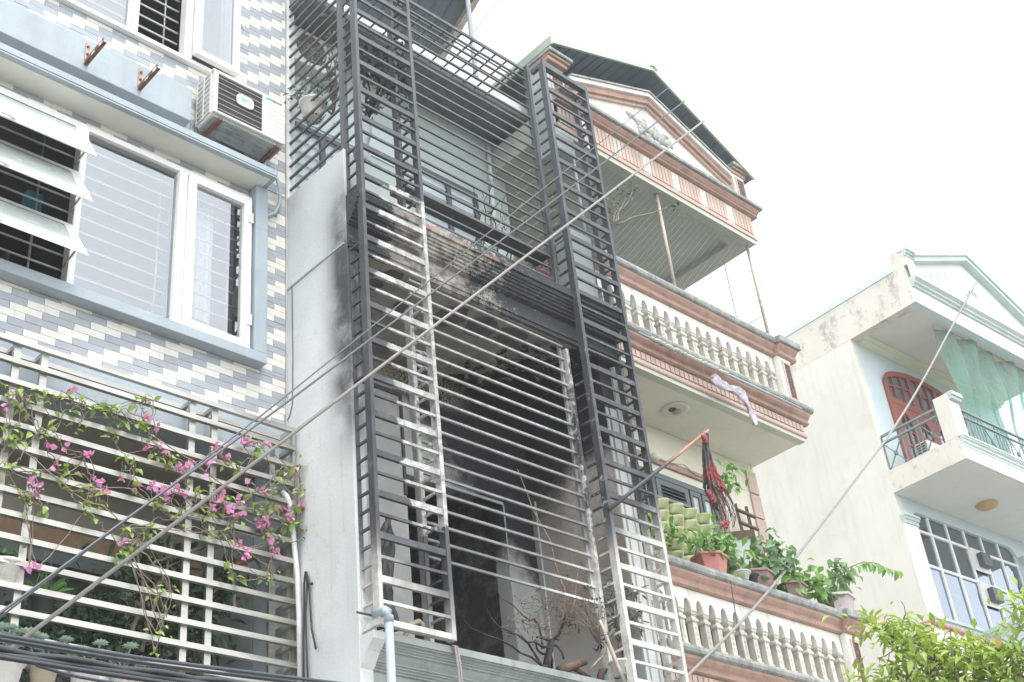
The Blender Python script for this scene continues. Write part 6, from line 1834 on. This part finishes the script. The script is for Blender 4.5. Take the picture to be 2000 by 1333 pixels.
dput('roof_moulding', MB().ext_x([(FV, 14.22), (FV-0.16, 14.22), (FV-0.16, 14.16), (FV-0.10, 14.12), (FV-0.10, 14.08), (FV-0.06, 14.06), (FV-0.06, 14.021), (FV, 14.021)], 0.03, 4.9), 'd_green_trim')
# gable
g0, gp, g1 = (0.30, 14.62), (2.30, 15.45), (4.45, 14.55)
dput('gable', MB().ext_y([(0.30, 14.221), (4.6, 14.221), g1, gp, g0], FV+0.02, FV+0.2), 'd_white')
dput('gable_rake', MB().ext_y([(g0[0]-0.05, g0[1]-0.02), (gp[0], gp[1]), (gp[0], gp[1]+0.10), (g0[0]-0.05, g0[1]+0.08)], FV-0.12, FV+0.25).ext_y([(gp[0]+0.001, gp[1]), (g1[0]+0.1, g1[1]-0.04), (g1[0]+0.1, g1[1]+0.06), (gp[0]+0.001, gp[1]+0.10)], FV-0.12, FV+0.25), 'd_green_trim')
dput('gable_roof_edge', MB().ext_y([(g0[0]-0.05, g0[1]+0.081), (gp[0], gp[1]+0.101), (gp[0], gp[1]+0.15), (g0[0]-0.05, g0[1]+0.13)], FV-0.15, 3.0).ext_y([(gp[0]+0.001, gp[1]+0.101), (g1[0]+0.12, g1[1]+0.056), (g1[0]+0.12, g1[1]+0.105), (gp[0]+0.001, gp[1]+0.15)], FV-0.15, 3.0), 'd_green_trim')
st = [(0.45, 14.28)]
zz = [(0.45, 14.42), (0.62, 14.36), (0.66, 14.52), (0.86, 14.48), (0.92, 14.64), (1.12, 14.58), (1.18, 14.76), (1.40, 14.70), (1.48, 14.92), (1.72, 14.84), (2.1, 14.9), (2.45, 14.95), (2.7, 14.86), (2.75, 14.70), (3.1, 14.62), (3.2, 14.52), (3.55, 14.50), (3.65, 14.42), (4.0, 14.38), (4.1, 14.30)]
dput('stippled_panel', MB().ext_y([(0.45, 14.26)] + zz + [(4.1, 14.26)], FV+0.005, FV+0.0195), 'd_stipple')
ring = MB()
ring.tube([(2.28+0.22*math.cos(a), FV-0.005, 14.62+0.20*math.sin(a)) for a in [0.7+i*0.36 for i in range(8)]], 0.035, 8)
ring.tube([(2.28+0.22*math.cos(a), FV-0.005, 14.62+0.20*math.sin(a)) for a in [3.9+i*0.36 for i in range(8)]], 0.035, 8)
dput('gable_ring', ring, 'd_white', smooth=True)
for (u0, z1) in ((0.0, 14.80), (4.55, 14.80)):
    dput('roof_pedestal', MB().box(u0, u0+0.26, FV-0.06, FV+0.22, 14.462, z1-0.001), 'd_mouldy' if u0 < 1 else 'd_white')
    dput('roof_pedestal_face', MB().box(u0+0.02, u0+0.26, FV-0.075, FV-0.061, 14.225, z1-0.16), 'd_white')
    dput('roof_pedestal_cap', MB().box(u0+0.004, u0+0.30, FV-0.15, FV+0.0, z1-0.05, z1).box(u0+0.006, u0+0.28, FV-0.12, FV-0.001, z1-0.10, z1-0.051).box(u0+0.008, u0+0.265, FV-0.09, FV-0.002, z1-0.15, z1-0.101), 'd_green_trim')
# balcony corner post and railing
dput('corner_post', MB().box(-0.004, 0.27, FV-0.04, FV+0.24, 11.061, 11.86), 'd_side', bevel=0.008)
dput('corner_post_face', MB().box(0.012, 0.262, FV-0.052, FV-0.041, 11.09, 11.70), 'd_white')
dput('corner_post_cap', MB().box(0.0, 0.32, FV-0.13, FV-0.041, 11.80, 11.87).box(0.004, 0.30, FV-0.10, FV-0.0415, 11.74, 11.799), 'd_green_trim')
RL = thing('balcony_railing', 'dark green metal railing with crossed bars around the far right upper balcony', 'railing', fromD((2.0, -1.2, 11.06)), rz=DR)
ro = (2.0, -1.2, 11.06)
def rl(nm, pts, r, n=4):
    b = MB().tube([(p[0]-ro[0], p[1]-ro[1], p[2]-ro[2]) for p in pts], r, n)
    put(nm, b, 'rail_green', RL, local=True)
def rpanel(P, Q, nseg):
    P = Vector(P); Q = Vector(Q)
    for z, r in ((11.73, 0.026), (11.60, 0.024)):
        rl('rail', [P+Vector((0, 0, z)), Q+Vector((0, 0, z))], r)
    for i in range(nseg+1):
        e = P.lerp(Q, i/nseg)
        rl('baluster', [e+Vector((0, 0, 11.07)), e+Vector((0, 0, 11.73))], 0.014)
    for i in range(nseg):
        a = P.lerp(Q, i/nseg); b_ = P.lerp(Q, (i+1)/nseg)
        if i % 2 == 0:
            rl('cross_bar', [a+Vector((0, 0, 11.08)), b_+Vector((0, 0, 11.59))], 0.012)
            rl('cross_bar', [a+Vector((0, 0, 11.59)), b_+Vector((0, 0, 11.08))], 0.012)
            m_ = a.lerp(b_, 0.5)
            rl('cross_boss', [m_+Vector((0, -0.02, 11.335)), m_+Vector((0, 0.02, 11.335))], 0.045, 8)
        else:
            for k in (0.25, 0.5, 0.75):
                e = a.lerp(b_, k)
                rl('baluster', [e+Vector((0, 0, 11.07)), e+Vector((0, 0, 11.73))], 0.011)
rpanel((0.07, -0.02, 0), (0.07, FV+0.25, 0), 3)
rpanel((0.28, FV+0.06, 0), (4.7, FV+0.06, 0), 11)
# red arched door
dd = MB()
arch = lambda u: 13.05 + 0.42*math.sqrt(max(0.0, 1-((u-1.95)/1.30)**2))
DD = dput('door_frame', MB().box(0.66, 0.76, -0.05, -0.001, 11.06, 13.05).box(3.14, 3.24, -0.05, -0.001, 11.06, 13.05).box(0.76, 3.14, -0.045, -0.001, 12.62, 12.74), 'door_red')
ar = MB()
N = 20
for i in range(N):
    u0 = 0.66+2.58*i/N; u1 = 0.66+2.58*(i+1)/N
    ar.v += [(u0, -0.05, arch(u0)-0.10), (u1, -0.05, arch(u1)-0.10), (u1, -0.05, arch(u1)), (u0, -0.05, arch(u0)), (u0, -0.001, arch(u0)-0.10), (u1, -0.001, arch(u1)-0.10)]
    k = i*6
    ar.f += [(k, k+1, k+2, k+3), (k+1, k, k+4, k+5)]
dput('door_arch', ar, 'door_red')
fan = MB()
for i in range(N):
    u0 = 0.70+2.5*i/N; u1 = 0.70+2.5*(i+1)/N
    fan.quad((u0, -0.012, 12.74), (u1, -0.012, 12.74), (u1, -0.012, arch(u1)-0.06), (u0, -0.012, arch(u0)-0.06))
dput('fanlight', fan, 'glass_tint')
for i in range(1, 9):
    u = 0.70+2.5*i/9
    b = MB().box(u-0.02 if i % 3 else u-0.05, u+0.02 if i % 3 else u+0.05, -0.04, -0.013, 12.741, arch(u)-0.08)
    dput('fanlight_bar', b, 'door_red')
fb_ = MB()
for i in range(N):
    u0 = 0.76+2.38*i/N; u1 = 0.76+2.38*(i+1)/N
    fb_.v += [(u0, -0.038, (12.74+arch(u0))/2-0.02), (u1, -0.038, (12.74+arch(u1))/2-0.02), (u1, -0.038, (12.74+arch(u1))/2+0.01), (u0, -0.038, (12.74+arch(u0))/2+0.01)]
    fb_.f.append((i*4, i*4+1, i*4+2, i*4+3))
dput('fanlight_bar', fb_, 'door_red')
for k in range(4):
    u0 = 0.765+0.594*k; u1 = u0+0.588
    b = MB()
    b.box(u0, u0+0.11, -0.04, -0.002, 11.07, 12.615).box(u1-0.11, u1, -0.04, -0.002, 11.07, 12.615).box(u0+0.11, u1-0.11, -0.04, -0.002, 11.07, 11.22)
    for i in range(10):
        ua = u0+0.11+(u1-u0-0.22)*i/10; ub = u0+0.11+(u1-u0-0.22)*(i+1)/10
        za = 12.30+0.2*math.sin(math.pi*i/10); zb = 12.30+0.2*math.sin(math.pi*(i+1)/10)
        j = len(b.v)
        b.v += [(ua, -0.04, za), (ub, -0.04, zb), (ub, -0.04, 12.615), (ua, -0.04, 12.615), (ua, -0.002, za), (ub, -0.002, zb)]
        b.f += [(j, j+1, j+2, j+3), (j+1, j, j+4, j+5)]
    leafd = dput('door_leaf', b, 'door_red')
    dput('pane', MB().box(u0+0.10, u1-0.10, -0.012, -0.008, 11.2, 12.5), 'glass_tint', leafd)
    gb = MB().box((u0+u1)/2-0.012, (u0+u1)/2+0.012, -0.03, -0.013, 11.22, 12.48)
    for z in (11.52, 11.82, 12.12):
        gb.box(u0+0.11, u1-0.11, -0.03, -0.013, z-0.012, z+0.012)
    dput('glazing_bar', gb, 'door_red', leafd)
# lower window wall
us = [0.36, 0.90, 1.44, 1.98, 2.52, 3.06, 3.60]
zs = [8.48, 9.50, 10.12, 10.44]
WN = dput('window_frame', MB().box(0.36, 3.60, 0.03, 0.10, 8.481, 8.52), 'd_white')
for u in us:
    dput('mullion', MB().box(u-0.022, u+0.022, 0.03, 0.10, 8.521, 10.439), 'd_white', WN)
for z in zs[1:3]:
    for i in range(6):
        dput('transom', MB().box(us[i]+0.0225, us[i+1]-0.0225, 0.032, 0.098, z-0.022, z+0.022), 'd_white', WN)
for i in range(6):
    for j in range(3):
        dput('pane', MB().box(us[i]+0.022, us[i+1]-0.022, 0.06, 0.066, zs[j]+(0.04 if j == 0 else 0.022), zs[j+1]-(0.022 if j < 2 else 0.0)), 'glass_tint', WN)
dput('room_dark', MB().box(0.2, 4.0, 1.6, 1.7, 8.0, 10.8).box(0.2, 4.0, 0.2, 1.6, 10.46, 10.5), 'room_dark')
for (cu_, s_) in ((0.36, 1), (3.60, -1)):
    pts = [(cu_, 10.44)]
    for i in range(7):
        a = math.pi/2*i/6
        pts.append((cu_+s_*0.22*(1-math.sin(a)), 10.44-0.22*(1-math.cos(a))))
    dput('window_corner', MB().ext_y(pts if s_ < 0 else pts[::-1], 0.0, 0.12), 'd_blue')
for k, (uu, z0) in enumerate(((2.02, 9.78), (2.02, 9.14))):
    t = dput('wall_fan', MB().box(uu+0.14, uu+0.42, -0.09, 0.055, z0+0.03, z0+0.27), 'alu_dark', bevel=0.01)
    dput('fan_plate', MB().box(uu-0.04, uu+0.47, 0.018, 0.0295, z0-0.06, z0+0.36), 'white_plastic', t)
dput('pilaster', MB().box(0.0, 0.36, -0.06, -0.001, 8.48, 10.10), 'd_white')
dput('pilaster_capital', MB().box(-0.02, 0.40, -0.12, -0.001, 10.22, 10.27).box(-0.012, 0.39, -0.10, -0.001, 10.17, 10.219).box(-0.006, 0.375, -0.08, -0.001, 10.101, 10.169), 'd_green_trim')
dput('pilaster', MB().box(3.62, 3.95, -0.06, -0.001, 8.48, 10.10), 'd_blue')
dput('pilaster_capital', MB().box(3.60, 3.98, -0.12, -0.001, 10.22, 10.27).box(3.61, 3.97, -0.10, -0.001, 10.17, 10.219).box(3.615, 3.96, -0.08, -0.001, 10.101, 10.169), 'd_green_trim')
dput('window_ledge', MB().box(-0.02, 1.3, -0.16, -0.0015, 8.43, 8.479).box(-0.01, 1.3, -0.12, -0.0015, 8.38, 8.429), 'd_green_trim')
dput('bay', MB().box(1.45, 4.6, -0.78, -0.001, 7.4, 8.36), 'd_blue')
dput('bay_cap', MB().box(1.40, 4.6, -0.84, -0.0012, 8.42, 8.478).box(1.42, 4.6, -0.81, -0.0012, 8.361, 8.419), 'd_green_trim')
c = toD((20.320,8.783,10.620))
L_ = thing('ceiling_lamp', 'round amber ceiling lamp under the far right balcony', 'lamp', fromD((c[0], c[1], 10.56)), rz=DR)
put('lamp_shade', MB().lathe((0, 0, 0), [(0, 0), (0.10, 0.005), (0.17, 0.03), (0.19, 0.06), (0.19, 0.083)], 24), 'lamp_amber', L_, smooth=True, local=True)
t = thing('outdoor_unit', 'white outdoor unit standing on the far right balcony behind the green railing', 'air conditioner', fromD((0.75, -0.5, 11.07)), rz=DR)
put('casing', MB().box(-0.34, 0.34, -0.13, 0.13, 0, 0.42), 'white_plastic', t, bevel=0.015, local=True)
gb = MB()
for i in range(8):
    gb.box(-0.348, -0.341, -0.10, 0.10, 0.03+i*0.047, 0.06+i*0.047)
put('side_louvre', gb, 'grey_dark', t, local=True)
# shade net
NTt = thing('shade_net', 'torn translucent green shade net hanging in the far right balcony', 'net', fromD((2.5, -1.2, 11.2)), rz=DR)
no = (2.5, -1.2, 11.2)
rows = []
NU = 46
low = []
for j in range(NU+1):
    f = j/NU
    u = 0.95+3.15*f
    if f < 0.30:
        zl = 11.15+0.12*math.sin(f*40)
    elif f < 0.40:
        zl = 11.15+(f-0.30)*14
    elif f < 0.52:
        zl = 12.2-(0.5-abs(f-0.46)*8)*1.1
    else:
        zl = 12.25-0.5*abs(math.sin((f-0.5)*17))-0.3*R.random()
    low.append(zl)
for i in range(25):
    v = i/24
    row = []
    for j in range(NU+1):
        f = j/NU
        zt = 13.74
        z = zt+(low[j]-zt)*v
        u = 0.95+3.15*f + (0.35*(1-f) - 0.12*f)*v*0.8
        row.append((u-no[0], -1.12+0.07*math.sin(f*30+v*2)+0.04*math.sin(v*9+f*12)-no[1], z-no[2]))
    rows.append(row)
put('net', sheet(MB(), rows), 'net_green', NTt, smooth=True, local=True)
put('net_cord', MB().tube([(0.5-no[0], -1.13-no[1], 13.76-no[2]), (4.4-no[0], -1.13-no[1], 13.74-no[2])], 0.02, 6), 'pipe_rust', NTt, local=True)
# boundary wall with pink coping
bwp = [(-1.963,-1.100,7.710),(0.330,-1.100,7.637)]
t = thing('boundary_wall', 'grey wall with a row of pink coping tiles below the far right window', 'wall', fromD((1.0, -1.1, 0.0)), rz=DR)
a, b_ = Vector(bwp[0]), Vector(bwp[1])
w = MB()
w.v += [(a.x-1.0, 0.0, 0.0), (b_.x-1.0, 0.0, 0.0), (b_.x-1.0, 0.0, b_.z-0.06), (a.x-1.0, 0.0, a.z-0.06), (a.x-1.0, 0.12, 0.0), (b_.x-1.0, 0.12, 0.0), (b_.x-1.0, 0.12, b_.z-0.06), (a.x-1.0, 0.12, a.z-0.06)]
w.f += [(0, 1, 2, 3), (5, 4, 7, 6), (3, 2, 6, 7), (1, 5, 6, 2), (4, 0, 3, 7)]
put('wall', w, 'd_mouldy', t, local=True)
for i in range(16):
    e = a.lerp(b_, i/15)
    put('coping_tile', MB().tube([(e.x-1.0, -0.05, e.z-0.03), (e.x-1.0, 0.17, e.z-0.03)], 0.045, 8), 'tile_pink', t, local=True, smooth=True)

# =================================================================== street tree at the right
TT = thing('street_tree', 'street tree with yellow-green leaves and a few rusty ones at lower right', 'tree', (10.75, 5.0, 0.13))
put('trunk', MB().tube([(10.75, 5.0, 0.1), (10.72, 5.02, 1.5), (10.62, 5.05, 2.8), (10.5, 5.05, 3.7)], [0.11, 0.09, 0.075, 0.06], 10), 'twig', TT, smooth=True)
lim = MB()
ends = [(10.300,5.936,5.226),(10.300,5.662,5.419),(10.300,5.482,5.311),(10.300,5.346,5.082),(10.300,5.137,5.105),(10.300,4.952,5.066),(10.300,4.742,4.974),(10.300,4.560,4.957),(10.300,5.234,4.956),(10.300,4.880,4.844),(10.300,4.638,4.724),(10.300,5.709,5.084)]
for e in ends:
    e2 = (e[0]+R.uniform(-.2, .2), e[1]+R.uniform(-.25, .25), e[2])
    lim.tube(wob((10.5, 5.05, 3.7), e2, 7, 0.06), [0.035-0.004*i for i in range(8)], 6)
lim.tube([(10.250,5.671,4.928),(10.250,5.504,4.966),(10.250,5.343,4.992),(10.250,5.247,4.979),(10.250,5.167,4.918),(10.250,5.056,4.804),(10.250,5.010,4.724)], 0.016, 6)
put('limb', lim, 'twig', TT, smooth=True)
cl = [(10.300,5.816,5.675),(10.300,5.759,5.606),(10.300,5.691,5.596),(10.300,5.643,5.484),(10.300,5.544,5.545),(10.300,5.546,5.450),(10.300,5.487,5.383),(10.300,5.389,5.444),(10.300,5.375,5.322),(10.300,5.285,5.361),(10.300,5.248,5.233),(10.300,5.173,5.230),(10.300,5.124,5.145),(10.300,5.669,5.398),(10.300,5.584,5.322),(10.300,5.472,5.261),(10.300,5.390,5.188),(10.300,5.304,5.137),(10.300,5.196,5.079),(10.300,5.112,5.029),(10.300,5.015,5.100),(10.300,4.948,5.154),(10.300,4.895,5.091),(10.300,4.810,5.130),(10.300,4.769,5.036),(10.300,4.694,5.046),(10.300,4.646,4.977),(10.300,4.567,5.003),(10.300,4.515,4.951),(10.300,4.972,5.005),(10.300,4.891,4.957),(10.300,4.776,4.941),(10.300,4.704,4.874),(10.300,4.593,4.859),(10.300,4.516,4.813),(10.300,5.726,5.206),(10.300,5.642,5.132),(10.300,5.510,5.136),(10.300,5.405,5.056),(10.300,5.274,4.991),(10.300,5.093,4.934),(10.300,4.967,4.871),(10.300,4.837,4.830),(10.300,4.716,4.770),(10.300,4.584,4.749),(10.300,5.961,5.141),(10.300,5.899,5.075),(10.300,5.788,5.086),(10.300,5.650,5.020),(10.300,5.490,4.947),(10.300,5.351,4.904),(10.300,5.170,4.847),(10.300,4.913,4.745),(10.300,4.679,4.673),(10.300,4.486,5.174),(10.300,4.397,5.298),(10.300,4.432,5.222),(10.300,4.391,5.386)]
ms = [leafmesh('leaf', 'leaf_tree', 0.12*s, 0.048*s) for s in (0.8, 1.0, 1.2)]
mr = [leafmesh('leaf', 'leaf_rust', 0.12*s, 0.055*s) for s in (0.9, 1.1)]
cl = [(c[0], c[1], c[2]-0.10) for c in cl]
rest = MB(); cnt = 0
for c in cl:
    for i in range(26):
        p = (c[0]+R.gauss(0, .20), c[1]+R.gauss(0, .075), c[2]+R.gauss(0, .065))
        d = Vector((R.uniform(-1, 1), R.uniform(-1, 1), R.uniform(-0.9, 0.9)))
        nn = (R.uniform(-.8, .2), R.uniform(-.6, .2), 1.0)
        if i < 6 and cnt < 300:
            leafobj('leaf', R.choice(mr) if R.random() < 0.045 else R.choice(ms), TT, p, d, nn)
            cnt += 1
        else:
            s = R.uniform(0.75, 1.2)
            rest.leaf(p, d, nn, 0.12*s, 0.046*s)
o = put('crown', rest, 'leaf_tree', TT, smooth=True); o['kind'] = 'stuff'
tw = MB()
for c in cl:
    for _ in range(3):
        q = Vector(c)+rv(0.16)
        tw.tube(wob(c, q, 4, 0.02), 0.004, 4, cap=False)
for c in cl[:45]:
    n_ = min(ends, key=lambda e: (Vector(e)-Vector(c)).length)
    tw.tube(wob(n_, c, 5, 0.02), 0.008, 4, cap=False)
o = put('twigs', tw, 'twig', TT); o['kind'] = 'stuff'

# =================================================================== overhead cables
def cable(label, pts, r, m, n=8, group=None, name='overhead_cable'):
    return one(name, MB().tube(pts, r, n), m, label, 'cable', group, smooth=True)
def curve(P, n=40):
    P = [Vector(p) for p in P]
    out = []
    for i in range(len(P)-1):
        p0 = P[max(i-1, 0)]; p1 = P[i]; p2 = P[i+1]; p3 = P[min(i+2, len(P)-1)]
        k = max(2, n//(len(P)-1))
        for j in range(k):
            t_ = j/k
            out.append(0.5*((2*p1)+(p2-p0)*t_+(2*p0-5*p1+4*p2-p3)*t_*t_+(3*p1-p0-3*p2+p3)*t_**3))
    out.append(P[-1])
    return out
cable('thick pale grey cable crossing diagonally from lower left to the green roof edge', [(2.758,7.020,4.235), (11.682,7.170,13.430)], 0.0135, 'cable_white')
cable('glare-thinned stretch of the pale grey cable continuing from the roof edge into the sky', [(11.666,7.170,13.413), (14.250,7.170,16.176), (18.657,7.170,20.868)], 0.0022, 'd_white', 4)  # same cable washed out by sky glare, imitated by a thin pale tube
cable('dark cable running diagonally up to the green roof edge, lower of the dark pair', curve([(2.678,6.900,4.437), (2.972,6.900,4.737), (3.746,6.920,5.554), (5.287,6.970,7.160), (11.317,7.170,13.578)]), 0.0088, 'cable_slate')
cable('thinner dark cable running diagonally up to the green roof edge, upper of the dark pair', curve([(2.690,6.920,4.411), (2.983,6.920,4.728), (3.756,6.940,5.565), (4.428,6.950,6.299), (5.297,6.980,7.260), (10.999,7.170,13.634)]), 0.0058, 'cable_slate')
dend = fromD((2.279,-1.540,14.907))
cable('thick grey cable sagging from lower centre up to the far white gable', curve([(8.600,7.310,4.842), (9.500,7.339,5.456), (10.550,7.364,6.194), (11.400,7.398,6.831), (12.600,7.473,7.772), (14.000,7.534,8.901), (15.300,7.614,9.942), (17.000,7.742,11.402), (18.800,7.873,13.032), dend], 60), 0.016, 'cable_white')
cable('black cable at the lower left, upper of the straight pair', curve([(1.240,3.200,2.928), (1.321,3.200,2.929), (1.789,3.250,2.959), (2.390,3.300,3.009), (2.693,3.320,3.034)]), 0.0062, 'cable_slate')
cable('black cable at the lower left, lower of the straight pair', curve([(1.250,3.220,2.924), (1.330,3.220,2.925), (1.801,3.270,2.953), (2.404,3.320,3.003), (2.708,3.340,3.027)]), 0.0056, 'cable_slate')
TB = thing('twisted_cable', 'thick twisted bundle of black cables across the lower left corner', 'cable', (1.560,3.100,2.856))
ax_ = curve([(1.182,3.100,2.845), (1.284,3.100,2.846), (1.720,3.120,2.865), (2.093,3.140,2.888), (2.441,3.160,2.909)], 80)
for s_ in range(3):
    pts = []
    for i, p in enumerate(ax_):
        a = i*0.19+s_*2.094
        pts.append(p + Vector((0.1*math.cos(a), math.cos(a), 0)).normalized()*abs(math.cos(a))*0.0085*(1 if math.cos(a) > 0 else -1) + Vector((0, 0, math.sin(a)*0.0085)))
    put('strand', MB().tube(pts, 0.009, 8), 'cable_black', TB, smooth=True)
cable('black cable below the twisted bundle at the lower left corner', curve([(1.170,3.000,2.790), (1.245,3.000,2.792), (1.511,3.000,2.795), (1.838,3.000,2.803)]), 0.0066, 'cable_black')
cable('thin grey wire under the twisted bundle at the lower left corner', curve([(1.469,3.300,2.906), (1.588,3.300,2.894), (1.757,3.300,2.894)]), 0.005, 'cable_slate', 6)

# =================================================================== thin haze volume added to lift the blacks as lens flare does
hz = MB().box(-12, 34, -10, 30, -1.2, 17.5)
hm = bpy.data.materials.new('flare_haze')
hm.use_nodes = True
hm.node_tree.nodes.clear()
ho = hm.node_tree.nodes.new('ShaderNodeOutputMaterial')
hv = hm.node_tree.nodes.new('ShaderNodeVolumePrincipled')
hv.inputs['Color'].default_value = (0.93, 0.97, 1.0, 1)
hv.inputs['Density'].default_value = 0.0020
hv.inputs['Anisotropy'].default_value = 0.2
hm.node_tree.links.new(hv.outputs[0], ho.inputs['Volume'])
MATS['flare_haze'] = hm
HZ = put('haze', hz, 'flare_haze')
HZ['kind'] = 'stuff'
